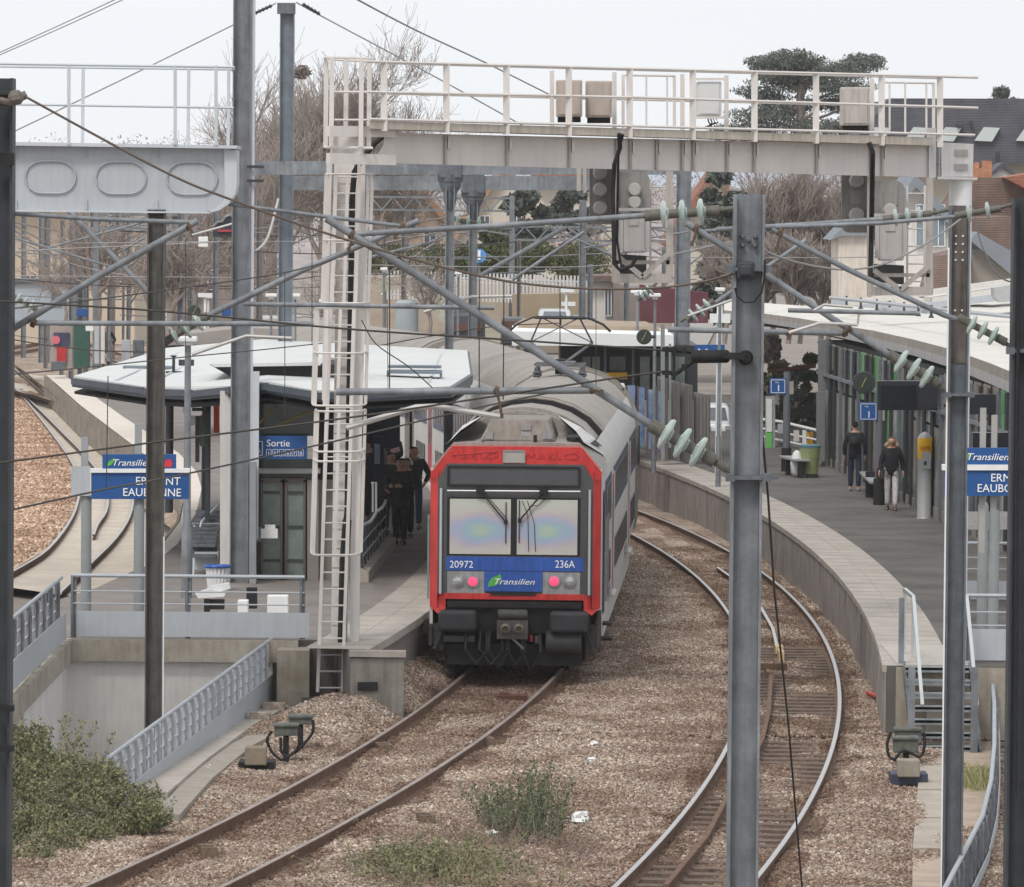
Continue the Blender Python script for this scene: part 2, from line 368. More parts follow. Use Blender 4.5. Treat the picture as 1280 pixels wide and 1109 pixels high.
# brown disused rail and pale check rail between the running rails
def raw_rail(pp,z,name,label,mt,mh,zt):
    pts=[G(x,y,z) for x,y in pp]; pth=[]
    for i,q in enumerate(pts):
        d=(pts[min(i+1,len(pts)-1)]-pts[max(0,i-1)]).normalized(); lat=Vector((d.y,-d.x,0)); pth.append((Vector((q.x,q.y,0)),lat))
    a=MB();b=MB(); rail(a,b,pth,0,zt); o=a.build(name,mt); b.build('rail_head',mh,o); return tag(o,label,'rail')
raw_rail([(832,1109),(883,1047),(911,994),(935,960),(953,925),(961,890),(964,846)],-.05,'old_rail','brown rusty spare rail lying between the right track rails, nearest piece',RAILM,RAILM,-.02)
raw_rail([(971,806),(966,785),(953,762),(938,742),(920,725),(897,709)],-.02,'check_rail','thin pale check rail between the right track rails beyond the joint',RAILM,RAILT,-.02)
m1=MB(); c=G(965,838,-.12); m1.box(c+Vector((-.12,0,.06)),(.75,.1,.12)); m1.bar(c+Vector((.1,-.04,.05)),c+Vector((.12,1.4,.05)),.08,.1); 
tag(m1.build('rail_stop',RAILM),'short rusty cross piece joining the two inner rails','rail fitting')
m1=MB(); c=G(976,820,-.1); m1.box(c,(.1,.6,.2)); m1.box(c+Vector((0,.7,.06)),(.14,.5,.14))
tag(bevel(m1.build('rail_lubricator',mat('yellowed_paint',(.5,.38,.22),.7,0,.3,10))),'small cream box fixed beside the inner check rail','track equipment')
# rail clamps / joint blocks
for k,(x,y) in enumerate([(478,932),(606,924),(258,1060),(530,1020)]):
    c=G(x,y,-.06); m1=MB(); m1.box(c+Vector((.02,-.02,-.03)),(.2,.42,.12),rz=.15); m1.box(c+Vector((0,-.1,.03)),(.16,.1,.05))
    tag(m1.build('rail_clamp',mat('brown_cast_iron',(.17,.12,.09),.8,.2,.3,20)),['rusty clamp on the left rail just below the train','rusty clamp on the right rail below the train','pale clamp on the left rail near the bottom of the picture','small clamp beside the right rail in front of the green weeds'][k],'rail fitting')
m1=MB(); c=G(640,872,-.12); m1.box(c,(.5,.28,.1)); m1.box(c+Vector((-.12,0,.06)),(.16,.2,.05)); tag(bevel(m1.build('track_beacon',mat('rust_brown_plate',(.10,.05,.035),.8,.1,.3,20))),'small dark brown plate between the rails under the train front','track equipment')
# ---- far left track in concrete, with check rail
fl=[(0,722),(30,706),(60,686),(85,655),(97,628),(99,600),(88,574),(70,548),(46,517),(22,488),(-10,455)]
fr=[(70,745),(113,704),(145,672),(162,645),(166,622),(160,600),(146,578),(124,556),(95,528),(58,494),(15,458)]
def smooth_path(pp,z,n=3):
    pts=[G(x,y,z) for x,y in pp]; o=[]
    for i in range(len(pts)-1):
        p0=pts[max(i-1,0)];p1=pts[i];p2=pts[i+1];p3=pts[min(i+2,len(pts)-1)]
        for k in range(n):
            t=k/n; o.append(.5*((2*p1)+(-p0+p2)*t+(2*p0-5*p1+4*p2-p3)*t*t+(-p0+3*p1-3*p2+p3)*t**3))
    o.append(pts[-1]); r_=[]
    for i,q in enumerate(o):
        d=(o[min(i+1,len(o)-1)]-o[max(0,i-1)]).normalized(); r_.append((Vector((q.x,q.y,0)),Vector((d.y,-d.x,0))))
    return r_
t=thing('railway_track','curved track at the far left set in pale concrete','railway track',G(60,700,0),'railway tracks through the station')
for pp in (fl,fr):
    a=MB();b=MB(); rail(a,b,smooth_path(pp,0),0); ra=a.build('rail',RAILM,t); b.build('rail_head',RAILT,ra)
a=MB();b=MB(); rail(a,b,smooth_path([(117,668),(122,655),(132,640),(135,624),(133,606),(122,588),(104,566),(80,542),(52,514),(16,480)],0),0); ra=a.build('check_rail',RAILM,t); b.build('rail_head',RAILT,ra)
cc=MB(); L1=smooth_path(fl,0,1); R1=smooth_path(fr,0,1)
cc.v=[tuple(p[0]+Vector((-.25,0,-.14))) for p in L1]+[tuple(p[0]+Vector((1.3,0,-.14))) for p in R1]; n_=len(L1)
for i in range(n_-1): cc.f.append([i,i+1,n_+i+1,n_+i]); cc.mi.append(0)
tag(cc.build('track_slab',mat('tan_concrete',(.50,.44,.37),.9,0,.16,1.2,.2,30),fix=False),kind='structure')
m1=MB(); m1.poly([G(x,y,-.12) for x,y in[(-40,760),(0,722),(60,686),(99,600),(70,548),(22,488),(-60,420),(-200,450),(-200,800)]])
tag(m1.build('tan_ballast',BALW,fix=False),kind='structure')
m1=MB(); vi=[(172,630),(170,612),(163,594),(146,573),(124,552),(95,524),(58,490),(15,454)]; vo=[(236,650),(233,622),(214,598),(171,562),(136,534),(101,508),(58,471),(30,450)]
m1.v=[tuple(G(x,y,-.12)) for x,y in vi]+[tuple(G(x,y,.90)+Vector((0,0,-.46))) for x,y in vo]; n_=len(vi)
for i in range(n_-1): m1.f.append([i,i+1,n_+i+1,n_+i]); m1.mi.append(0)
tag(m1.build('verge_ballast',ballast_mat('verge_gravel',[(.2,.15,.11),(.34,.28,.22),(.42,.35,.29),(.28,.24,.2)],11,.6),fix=False),kind='structure')
# distant tracks upper left
for k,(x0,y0,x1,y1) in enumerate([(-20,450,95,425),(-20,440,95,418),(-20,425,110,408),(-20,417,110,402)]):
    pass
td=thing('railway_track','distant rails crossing behind the far left platform end','railway track',G(40,425,0),'railway tracks through the station')
for y0,y1 in((449,429),(441,423),(424,412),(418,408)):
    a=MB(); p0=G(-40,y0+2,0);p1=G(100,y1,0); a.bar(p0,p1,.12,.17); a.build('rail',RAILM,td)
# ================================================================ platforms
def platform(name,outline,z,label=None):
    m_=MB(); m_.prism([Vector((p[0],p[1],-.33)) for p in outline],(0,0,z+.33)); return m_
PZ=.92
# right platform
ed=[p for p,l in path(PC,PR,83.2,175,3)]
out_=[(p.x,p.y) for p in ed]+[(1.6,190),(-3,230),(30,230),(30,88),(6.4,88),(6.4,83.2)]
out_=[(p.x,p.y) for p in ed]+[(1.3,182),(-1.5,200),(30,200),(30,89.5),(7.6,89.5),(7.6,83.2)]
m1=platform('p',out_,PZ); m1.build('platform',ASPH)['kind']='structure'
m1=MB(); pth=path(PC,PR,83.2,200,3)
m1.sweep([(p,l) for p,l in pth],[(.95,PZ+.004),(-.06,PZ+.004),(-.06,PZ-.1),(0,PZ-.1),(0,PZ-.003),(.95,PZ-.003)]); tag(m1.build('platform_edge',EDGE),kind='structure')
m1=MB(); m1.sweep(pth,[(-.005,-.33),(-.005,PZ-.1),(-.03,PZ-.1),(-.03,-.33)]); tag(m1.build('platform_wall',mat('platform_wall_concrete',(.30,.265,.25),.9,0,.2,1.5,.25,30,streak=.3)),kind='structure')
# joints in that wall
m1=MB()
for p,l in path(PC,PR,84,160,1.9): m1.box(p+Vector((-.035,0,.3))-l*.005,(.02,.05,1.0))
tag(m1.build('platform_wall_joints',CONCD),kind='structure')
# left platform
lft=[G(x,y,PZ) for x,y in [(68,476),(101,507),(171,560),(215,598),(232,625),(226,655),(196,692),(170,712),(120,735),(40,760),(-20,790),(-20,805)]]
le=[p-l*1.55 for p,l in path(LP,LR,85.2,212,3)]
lo=[(p.x,p.y) for p in lft]+[(-6.95,82.0),(-6.95,87.05),(-2.75,87.05),(-2.45,85.2)]+[(p.x,p.y) for p in le[0:]]
m1=platform('p',lo,PZ); m1.build('platform',mat('left_platform_asphalt',(.20,.178,.165),.9,0,.2,.7,.3,60))['kind']='structure'
m1=MB(); m1.sweep([(p-l*1.55,l) for p,l in path(LP,LR,85.2,210,3)],[(.06,PZ+.004),(-.95,PZ+.004),(-.95,PZ-.003),(0,PZ-.003),(0,PZ-.12),(.06,PZ-.12)]); tag(m1.build('platform_edge',EDGE),kind='structure')
# white strip along far left edge
so_=[(81,469),(154,521),(223,566),(246,590),(252,610),(246,640),(222,680),(190,706)]
si_=[(58,469),(101,507),(171,560),(214,597),(231,622),(225,652),(196,690),(168,712)]
m1=MB(); n_=len(so_); m1.v=[tuple(G(x,y,PZ+.006)) for x,y in so_]+[tuple(G(x,y,PZ+.006)) for x,y in si_]
for i in range(n_-1): m1.f.append([i,i+1,n_+i+1,n_+i]); m1.mi.append(0)
tag(m1.build('platform_edge',mat('pale_edge_strip',(.60,.54,.48),.85,0,.1,2),fix=False),kind='structure')
# stone wall under the far-left edge
m1=MB(); n_=len(si_)-2; top=[G(x,y,PZ-.06)+Vector((-.02,-.02,0)) for x,y in si_]; 
for i in range(n_): 
    a,b=top[i],top[i+1]; m1.prism([a,b,Vector((b.x,b.y,-.3)),Vector((a.x,a.y,-.3))],(-.06,-.06,0))
SW=mat('rubble_wall',(.13,.11,.09),.95,0,.3,2,.6,12,col2=(.34,.30,.25)); tag(m1.build('platform_wall',SW),kind='structure')
# front wall of left platform end + kerb at track side
m1=MB(); m1.prism([(-2.44,85.15,-.33),(-1.62,85.15,-.33),(-1.62,85.15,PZ-.12),(-2.44,85.15,PZ-.12)],(0,.1,0)); tag(m1.build('platform_wall',CONCD),kind='structure')
m1=MB(); m1.box((-2.02,85.2,PZ-.05),(.86,.24,.09)); tag(m1.build('platform_kerb',EDGE),kind='structure')
m1=MB(); m1.sweep([(p-l*1.42,l) for p,l in path(LP,LR,86,200,4)],[(0,-.33),(.1,-.33),(.1,-.05),(0,-.05)]); tag(m1.build('track_kerb',CONCD),kind='structure')
# ---- stairwell pit
pit=MB(); zb=-3.2
pit.prism([(-6.9,87,zb),(-3.7,87,zb),(-3.7,87,.58),(-6.9,87,.58)],(0,.05,0))        # back
pit.prism([(-6.9,73,zb),(-6.9,87,zb),(-6.9,87,.5),(-6.9,73,.5)],(-.05,0,0))
pit.prism([(pitR(73),73,zb),(pitR(87),87,zb),(pitR(87),87,-.2),(pitR(73),73,-.2)],(.1,0,0))
pit.poly([(-6.9,73,zb),(-3.5,73,zb),(-3.5,87,zb),(-6.9,87,zb)])
pit.prism([(-6.9,73,zb),(-5,73,zb),(-5,73,-.3),(-6.9,73,-.3)],(0,-.05,0))
tag(pit.build('stairwell_wall',CONC),'pale concrete walls of the open stairwell below the left platform end','wall')
cap=MB(); cap.box((-5.15,86.98,.75),(3.7,.28,.34)); c2_=MB(); c2_.box((-3.35,86.6,.2),(.5,.7,1.24)); tag(c2_.build('concrete_pillar',CONCM),'square concrete pillar closing the right end of the stairwell beam','wall')
tag(cap.build('concrete_beam',CONCM),'mossy concrete beam along the top of the stairwell back wall','wall')
cap=MB(); cap.prism([(-7.1,66,.52),(-7.1,87,.56),(-7.1,87,.9),(-7.1,66,.84)],(.28,0,0)); tag(cap.build('coping',CONCM),'mossy concrete coping on the left side of the stairwell','wall')
m1=MB(); m1.prism([(-6.8,70,-.33),(-9.5,70,-.33),(-9.5,84,-.33),(-6.95,84,-.33)],(0,0,1.235)); tag(m1.build('path',mat('tan_paving',(.42,.37,.32),.9,0,.12,1,.1,30)),kind='structure')
# kerb strips beside the stairwell (run down the slope)
k1=MB()
def strip(mb,pp,wd,z,th):
    pts=[G(x,y,z) for x,y in pp]; pth=[]
    for i,q in enumerate(pts):
        d=(pts[min(i+1,len(pts)-1)]-pts[max(0,i-1)]).normalized(); pth.append((Vector((q.x,q.y,0)),Vector((d.y,-d.x,0))))
    mb.sweep(pth,[(-wd/2,z-th),(wd/2,z-th),(wd/2,z),(-wd/2,z)])
strip(k1,[(208,1018),(250,972),(300,932),(345,908),(432,896),(520,868)],.34,-.06,.3)
tag(k1.build('cable_trough',mat('grey_concrete_trough',(.30,.27,.235),.9,0,.15,3,.2,40,streak=.1)),'long grey concrete cable trough running beside the ballast','cable trough')
k1=MB(); strip(k1,[(190,990),(240,948),(300,905),(362,872)],.42,-.02,.36)
tag(k1.build('stairwell_kerb',EDGE),'pale concrete kerb below the sloping balustrade','kerb')

def edge_joints(C,Rr,off0,off1,d0,d1,lab):
    m_=MB()
    for p,l in path(C,Rr,d0,d1,1.0):
        a=p+l*off0; b=p+l*off1; m_.bar((a.x,a.y,PZ+.006),(b.x,b.y,PZ+.006),.015,.004)
    mm=(off0+off1)/2
    m_.sweep([(p+l*mm,l) for p,l in path(C,Rr,d0,d1,3)],[(-.008,PZ+.003),(.008,PZ+.003),(.008,PZ+.0075),(-.008,PZ+.0075)])
    tag(m_.build('platform_edge_joints',mat('joint_grey',(.33,.29,.26),.9)),kind='structure')
edge_joints(PC,PR,-.05,.95,84,160,'r'); edge_joints(LP,LR,-2.5,-1.5,86,150,'l')

m_=MB(); m_.prism([(5.75,83.17,-.33),(12,83.17,-.33),(12,83.17,PZ-.02),(5.75,83.17,PZ-.02)],(0,.03,0)); tag(m_.build('platform_wall',CONCM),kind='structure')

m_=MB(); m_.poly([G(x,y,-.115) for x,y in[(0,735),(0,718),(60,682),(95,640),(97,600),(68,548),(22,490),(-10,470),(-30,500),(-40,700)]])
def tan_stones():
    m=SM.copy(); m.name='tan_stone'; e=[n for n in m.node_tree.nodes if n.type=='VALTORGB'][0].color_ramp.elements
    for i,x in enumerate(e): c=x.color; x.color=(min(.8,c[0]*1.35+.06),min(.7,c[1]*1.25+.04),min(.65,c[2]*1.15+.03),1)
    return m
TSM=tan_stones()
dom=m_.build('tan_ballast_stones',TSM,fix=False,local=True); tag(dom,'tan pink ballast stones at the far left beside the curved track','ballast',kind='stuff')
scatter_gn(dom,70,.03,.055,'stones_tan',TSM)
# ================================================================ columns
def hpost(mb,x,y,z0,z1,w,d,tf=.022,tw=.014,lean=0,rz=0):
    """H section, flanges left and right, web facing the camera"""
    c=Vector((x,y,0))
    Rm=Matrix.Rotation(rz,3,'Z')
    def bx(cx,cy,sx,sy): mb.box(c+Rm@Vector((cx,cy,(z0+z1)/2)),(sx,sy,z1-z0),rz=rz)
    bx(-w/2+tf/2,0,tf,d); bx(w/2-tf/2,0,tf,d); bx(0,0,w-2*tf-.001,tw)
def pole(name,label,x0,x1,ytop,D,zbase,mt,d=.26,grp=None,web=True,cap=False,xb=None):
    a=W(x0,ytop,D);b=W(x1,ytop,D); cx=(a.x+b.x)/2; wd=abs(b.x-a.x); zt=(a.z+b.z)/2
    t=thing(name,label,'mast',(cx,D,zbase),grp)
    m_=MB(); hpost(m_,cx,D,zbase,zt,wd,d); m_.build('column',mt,t)
    return t,cx,zt,wd
GM='catenary masts along the tracks'
P1,p1x,p1z,p1w=pole('catenary_mast','large blue grey steel mast closest to the middle, in front of the right track',917,956,243,44,-.3,GALV,.26,GM)
m_=MB()
for dx,dz in((-.05,-.33),(.05,-.33),(-.05,-.4),(.05,-.4),(0,-.36)): m_.lathe((p1x+dx,43.99,p1z+dz),[(.018,0),(.018,.04),(.01,.05)],8,(0,-1,0))
m_.build('bolt',GALVD,P1)
m_=MB(); m_.box(W(932,338,43.9),(.14,.16,.14)); m_.box(W(932,338,43.8),(.09,.14,.09)); bevel(m_.build('wire_bracket',DARKP,P1),.02)
m_=MB(); m_.lathe(W(932,447,43.95),[(.055,0),(.06,.04),(.04,.09)],12,(0,-1,0)); m_.bar(W(905,444,43.85),W(932,446,43.85),.05,.05); m_.build('anchor_fitting',BLACK,P1)
def strap(t,x0,x1,y,D,name='strap'):
    m_=MB(); a=W(x0,y,D);b=W(x1,y,D); m_.box(((a.x+b.x)/2,D,a.z),(abs(b.x-a.x)+.04,.34,.03)); m_.box(a+Vector((-.02,-.14,0)),(.07,.07,.06)); m_.box(b+Vector((.02,-.14,0)),(.07,.07,.06)); m_.build(name,GALVD,t)
strap(P1,915,954,596,44); strap(P1,915,954,336,44)
m_=MB(); m_.tube([W(919,360,43.8),W(921,370,43.8),W(930,378,43.8),W(942,378,43.8),W(952,366,43.8),W(956,345,43.8),W(956,325,43.8)],.008,6); m_.build('bonding_cable',BLACK,P1)
P2,p2x,p2z,p2w=pole('catenary_mast','steel mast with rusty brown top at the right, in front of the platform steps',1187,1212,257,64,-.3,GALVD,.26,GM)
m_=MB(); m_.m=0
a=W(1199,290,63.99); m_.box((p2x,63.985,p2z-.9),(p2w-.05,.01,1.8)); m_.build('rusty_web',mat('rust_brown_web',(.15,.13,.12),.8,.1,.35,3,.2,30,streak=.45),P2)
m_=MB()
for dx in(-.04,.04):
    for y in(295,305,315,325,388,396): m_.lathe((p2x+dx,63.98,W(1199,y,64).z),[(.013,0),(.013,.012)],8,(0,-1,0))
m_.build('bolt',WHITE,P2)
m_=MB(); m_.box((p2x-p2w/2-.012,63.9,3.5),(.015,.06,7.6)); m_.build('bright_edge',WHITE,P2)  # white strip paints the bright flange edge, no real conduit
strap(P2,1186,1211,493,64)
P3,p3x,p3z,p3w=pole('catenary_mast','brown grey mast standing in the stairwell below the oval panelled beam',185,207,262,80,-3.2,POLEB,.26,GM)
m_=MB(); m_.box((p3x+p3w/2+.01,79.9,1.0),(.02,.04,3.9)); m_.build('bright_edge',WHITE,P3)  # plain white strip up the lower right edge, no real conduit
P0,p0x,p0z,p0w=pole('catenary_mast','dark out of focus mast cut off by the left edge of the picture',-22,18,98,46,-.3,DARKP,.3,GM)
m_=MB()
for y in(118,128,195,203,885,935): m_.box(W(4,y,45.8),(.18,.1,.05)); 
m_.tube([W(-15,120,45.7),W(10,118,45.7),W(25,118,45.7)],.03,8); m_.build('clamp',BLACK,P0)
m_=MB(); m_.tube([W(0,125,45.7),W(14,128,45.7),W(33,118,45.7)],.035,8); m_.lathe(W(20,122,45.6),[(.03,-.06),(.06,-.03),(.06,.03),(.03,.06)],10,(1,0,.2)); m_.build('wire_end_fitting',mat('old_fitting',(.16,.14,.12),.7,.2,.4,20),P0)
P4,p4x,p4z,p4w=pole('catenary_mast','dark mast cut off by the right edge of the picture',1266,1300,248,48,-.3,DARKP,.28,GM)
m_=MB(); m_.tube([W(1271,260,47.8),W(1273,420,47.8),W(1270,600,47.8),W(1271,780,47.8),W(1269,995,47.8)],.014,6); m_.build('cable',BLACK,P4)
strap(P4,1264,1300,438,48); 
# tall mast on the left platform
P5=thing('catenary_mast','very tall pale grey mast rising from the left platform past the top of the picture','mast',(W(301,735,100).x,100,PZ),GM)
m_=MB(); x5=W(301,400,100).x; hpost(m_,x5,100,PZ,14,.33,.33); m_.build('column',GALV,P5)
m_=MB(); m_.box((x5+.2,99.9,7.4),(.06,.03,13)); m_.box((x5+.26,99.95,3.2),(.16,.12,3.0)); m_.build('cable_tray',BLUEW,P5)
m_=MB(); 
for z in (5.5,5.75): m_.box((x5+.25,99.8,z+2.6),(.3,.05,.05))
m_.build('bracket',DARKP,P5)
P6=thing('catenary_mast','tall dark grey mast with a capped top beside the white ladder','mast',(W(358,450,126).x,126,PZ),GM)
m_=MB(); x6=W(358,200,126).x; hpost(m_,x6,126,PZ,W(358,4,126).z,.32,.3); m_.build('column',mat('mid_grey_steel',(.17,.195,.225),.55,.2,.2,4),P6)
m_=MB(); a=W(358,4,126); m_.box((a.x,126,a.z-.12),(.4,.36,.24)); m_.build('cap_plate',GALVD,P6)
# ---- portal frames behind
def portal(label,xs,x0,x1,y,Dd,beam_h,posts,ybase):
    t=thing('catenary_portal',label,'portal frame',(W((x0+x1)/2,y,Dd).x,Dd,PZ),'grey catenary portals behind the signal gantry')
    m_=MB(); a=W(x0,y,Dd); b=W(x1,y,Dd); b.z=a.z+ (b.z-a.z); m_.bar(a,b,.3,beam_h); o=m_.build('beam',GALV,t)
    for (px,half) in posts:
        p=W(px,y,Dd); m_=MB(); hpost(m_,p.x,Dd,PZ-.9,p.z-beam_h/2,half*2,.28); m_.build('column',GALV,t)
        m_=MB(); m_.lathe((p.x,Dd,p.z-beam_h/2-.75),[(half*1.1,0),(half*1.6,.35),(half*2.4,.5),(half*2.4,.56),(half*2.8,.6),(half*2.8,.75)],4); m_.box((p.x,Dd-.02,p.z),(half*5,.36,beam_h+.12)); m_.build('cap_bracket',GALVD,t)
portal('nearer grey portal beam carried on a thin post with a flared head',0,313,862,210,125,.3,[(563,.1)],0)
portal('farther grey portal beam just below the nearer one, flared head post right of it',0,352,740,229,142,.36,[(592,.11)],0)
t=thing('catenary_mast','thick grey post behind the signals, left of the conifer','mast',(W(855,560,150).x,150,PZ),GM)
m_=MB(); p=W(855,200,150); hpost(m_,p.x,150,PZ,p.z,.40,.3); m_.build('column',GALV,t)
# ================================================================ beige signal gantry
def GDp(px): return 1/lerp(1/84,1/92,(px-405)/810)   # straight in 3D
def gp(px,py,dy=0):
    v=W(px,py,GDp(px)+dy); return v
GA=thing('signal_gantry','cream painted signal gantry spanning the tracks with railings and caged ladder','signal gantry',(W(435,870,86).x,86,-.3))
m_=MB(); m_.slab([(480,166),(1168,182),(1168,222),(478,204),(468,200),(480,180)],GDp,.5); m_.build('girder',CREAM,GA)
m_=MB()
for px in (556,633,711,770,787,820,852,866,908,942,1020,1088,1102):
    yt=lerp(166,182,(px-480)/690); yb=lerp(204,222,(px-480)/690)
    m_=MB(); m_.slab([(px,yt),(px+3,yt),(px+3,yb),(px,yb)],lambda x:GDp(x)-.05,.06); m_.build('stiffener',CREAMD,GA)
    m_=MB(); m_.slab([(px+4,yt+3),(px+7,yt+3),(px+7,yt+18),(px+4,yt+18)],lambda x:GDp(x)-.07,.06); m_.build('walkway_bracket',CREAM,GA)
m_=MB(); m_.slab([(462,151),(1165,172),(1165,182),(462,161)],lambda x:GDp(x)-.35,1.2); m_.build('walkway',mat('walkway_timber',(.46,.42,.365),.8,0,.12,2,.1,30,streak=.25,stretch=(.3,1,3)),GA)
m_=MB(); m_.slab([(1177,178),(1217,180),(1216,221),(1177,221)],lambda x:GDp(x)-.04,.6); m_.slab([(1172,221),(1222,222),(1222,225),(1172,224)],lambda x:GDp(x)-.1,.8); m_.slab([(1161,160),(1170,160),(1170,222),(1161,222)],lambda x:GDp(x)-.06,.5)
m_.build('end_box',WHITE if 0 else mat('light_cream_box',(.62,.61,.61),.6,0,.06,3,streak=.12),GA)
m_=MB()
for y in(191,209): m_.slab([(1194,y-4),(1210,y-4),(1210,y+4),(1194,y+4)],lambda x:GDp(x)-.07,.04)
m_.build('inspection_plate',CREAMD,GA)
pR=gp(1202,222); m_=MB(); m_.lathe((pR.x,GDp(1202)+.2,-.3),[(.19,0),(.19,pR.z+.28)],18); m_.build('support_column',WHITE,GA,smooth=True)
# railings
def rail_post(mb,px,y0,y1,dy,wd=.055):
    a=gp(px,y0,dy);b=gp(px,y1,dy); mb.bar(a,b,wd,.05)
m_=MB()
for px in (480,558,633,711,787,866,943,1020,1102,1175):
    yt=lerp(77,97,(px-480)/695); m_=MB(); rail_post(m_,px,yt,yt+87,-.33,.1); m_.build('railing_post',CREAM,GA)
for px in (690,768,853,908,1090): 
    yt=lerp(80,98,(px-480)/695); m_=MB(); rail_post(m_,px,yt+3,yt+78,.7,.07); m_.build('railing_post',CREAM,GA)
m_=MB()
m_.tube([gp(458,77,-.36),gp(800,86,-.36),gp(1222,97,-.36)],.024,6); m_.tube([gp(458,115,-.36),gp(800,122,-.36),gp(1222,135,-.36)],.024,6); m_.tube([gp(462,149,-.36),gp(800,158,-.36),gp(1218,169,-.36)],.024,6)
m_.tube([gp(480,79,.72),gp(1178,98,.72)],.02,6); m_.tube([gp(480,117,.72),gp(1178,134,.72)],.02,6)
m_.build('handrail',CREAM,GA)
def hatch(x0,x1,yt,yb):
    m_=MB()
    for px in [x0,x0+10,(x0+x1)/2-3,x1-9,x1]: rail_post(m_,px,yt,yb,.2,.05 if px in(x0,x1) else .03)
    m_.tube([gp(x0,yt,.2),gp(x1,yt+1,.2)],.02,6); m_.build('hatch_guard',CREAM,GA)
hatch(779,843,94,160); hatch(1102,1167,103,168)
# cabinets on the walkway
def cabinet(x0,y0,x1,y1,mt,label,feet=True,frame=False):
    t=thing('equipment_cabinet',label,'cabinet',gp((x0+x1)/2,y1),'cabinets on the signal gantry')
    m_=MB(); D0=GDp((x0+x1)/2)+.15; m_.prect(x0,y0,x1,y1,D0,.35); bevel(m_.build('casing',mt,t),.02)
    m_=MB(); m_.prect(x0+3,y0+3,x1-3,y1-3,D0-.02,.03); m_.build('door',mt,t)
    if feet: m_=MB(); m_.prect(x0+2,y1,x1-2,y1+7,D0+.1,.15); m_.build('foot',BLACK,t)
    if frame:
        m_=MB(); 
        for a,b in(((x0-3,y0-3),(x1+3,y0-3)),((x0-3,y1+2),(x1+3,y1+2))): m_.bar(W(*a,D0-.03),W(*b,D0-.03),.04,.04)
        m_.build('frame',CREAM,t)
        m_=MB(); 
        for k in range(4): m_.tube([W(884+k*3,146,D0),W(886+k*4,153,D0),W(890-k*3,159,D0)],.012,5)
        m_.build('cable',BLACK,t)
TAN=mat('tan_cabinet_paint',(.43,.37,.33),.6,0,.08,2,streak=.15)
cabinet(695,100,728,146,TAN,'tan cabinet on the gantry walkway, left one of the pair')
cabinet(732,101,765,147,TAN,'tan cabinet on the gantry walkway, right one of the pair')
cabinet(871,102,902,145,mat('light_grey_cabinet',(.60,.61,.61),.5,0,.05,2),'light grey panel box hung on the gantry railing with loose cables below',False,True)
cabinet(1051,109,1087,157,mat('dull_grey_cabinet',(.46,.43,.40),.6,0,.08,2,streak=.3),'streaked grey cabinet at the right part of the gantry walkway')
# left support column, ladder, cages
def cD(py): return 87.0
m_=MB(); a=W(456,200,86.4); b=W(446,812,86.4)
m_.bar(W(451,204,87),W(443,812,87),.14,.4); m_.bar(W(412,204,87),W(406,500,87),.08,.4); m_.bar(W(432,205,87.15),W(424,812,87.15),.26,.05,up=(0,1,0)); m_.build('support_column',CREAM,GA)
m_=MB()
for k in range(24): 
    y=230+k*24; xx=lerp(431,424,(y-205)/600); m_.box(W(xx,y,86.98),(.24,.04,.03))
m_.build('lattice_rung',CREAMD,GA)
m_=MB(); m_.tube([W(482,168,86.5),W(470,178,86.5),W(455,196,86.5),W(443,215,86.5),W(440,250,86.5),W(438,400,86.6),W(434,640,86.6),W(431,660,86.6),W(428,820,86.6),W(424,866,86.6)],.045,6); m_.tube([W(434,650,86.6),W(430,700,86.6),W(426,866,86.6)],.07,6); m_.build('cable',BLACK,GA)
# brackets at the girder end
m_=MB(); m_.bar(gp(410,164,-.1),gp(492,165,-.1),.1,.16); m_.bar(gp(410,198,-.1),gp(493,200,-.1),.1,.16); m_.bar(gp(436,165,.1),gp(433,200,.1),.5,.1); m_.build('end_bracket',CREAM,GA)
def lad(px,side):   # ladder stringer x as function of y
    pass
LDm=86.0
def lx(y,s): return (lerp(420,397,(y-205)/660) if s<0 else lerp(449,428,(y-205)/660))
m_=MB()
for s_ in(-1,1): m_.bar(W(lx(172,s_),172,LDm),W(lx(865,s_),865,LDm),.05,.06)
m_.build('ladder_stringer',CREAM,GA)
m_=MB(); y=180
while y<862:
    m_.tube([W(lx(y,-1),y,LDm),W(lx(y,1),y,LDm)],.014,6); y+=20.6
m_.build('ladder_rung',CREAM,GA)
def cage(x0,x1,ys,dl,nb,name='ladder_cage'):
    m_=MB()
    def pt(t,y):
        yy=y; sh=lerp(0,-20,(y-205)/660); cx=(x0+x1)/2+sh; hw=(x1-x0)/2
        a=math.pi*t; return W(cx-hw*math.cos(a),yy,LDm)+Vector((0,-.75*min(1,math.sin(a)*1.5),0))
    for y in ys:
        m_.tube([pt(i/10,y) for i in range(11)],.018,6)
    for i in range(nb):
        t=i/(nb-1); m_.bar(pt(t,ys[0]),pt(t,ys[-1]),.05,.015)
    m_.build(name,CREAM,GA)
cage(408,466,[218,300,378],0,7); cage(400,466,[384,440,505],0,7); cage(404,466,[512,562,574,690],0,7)
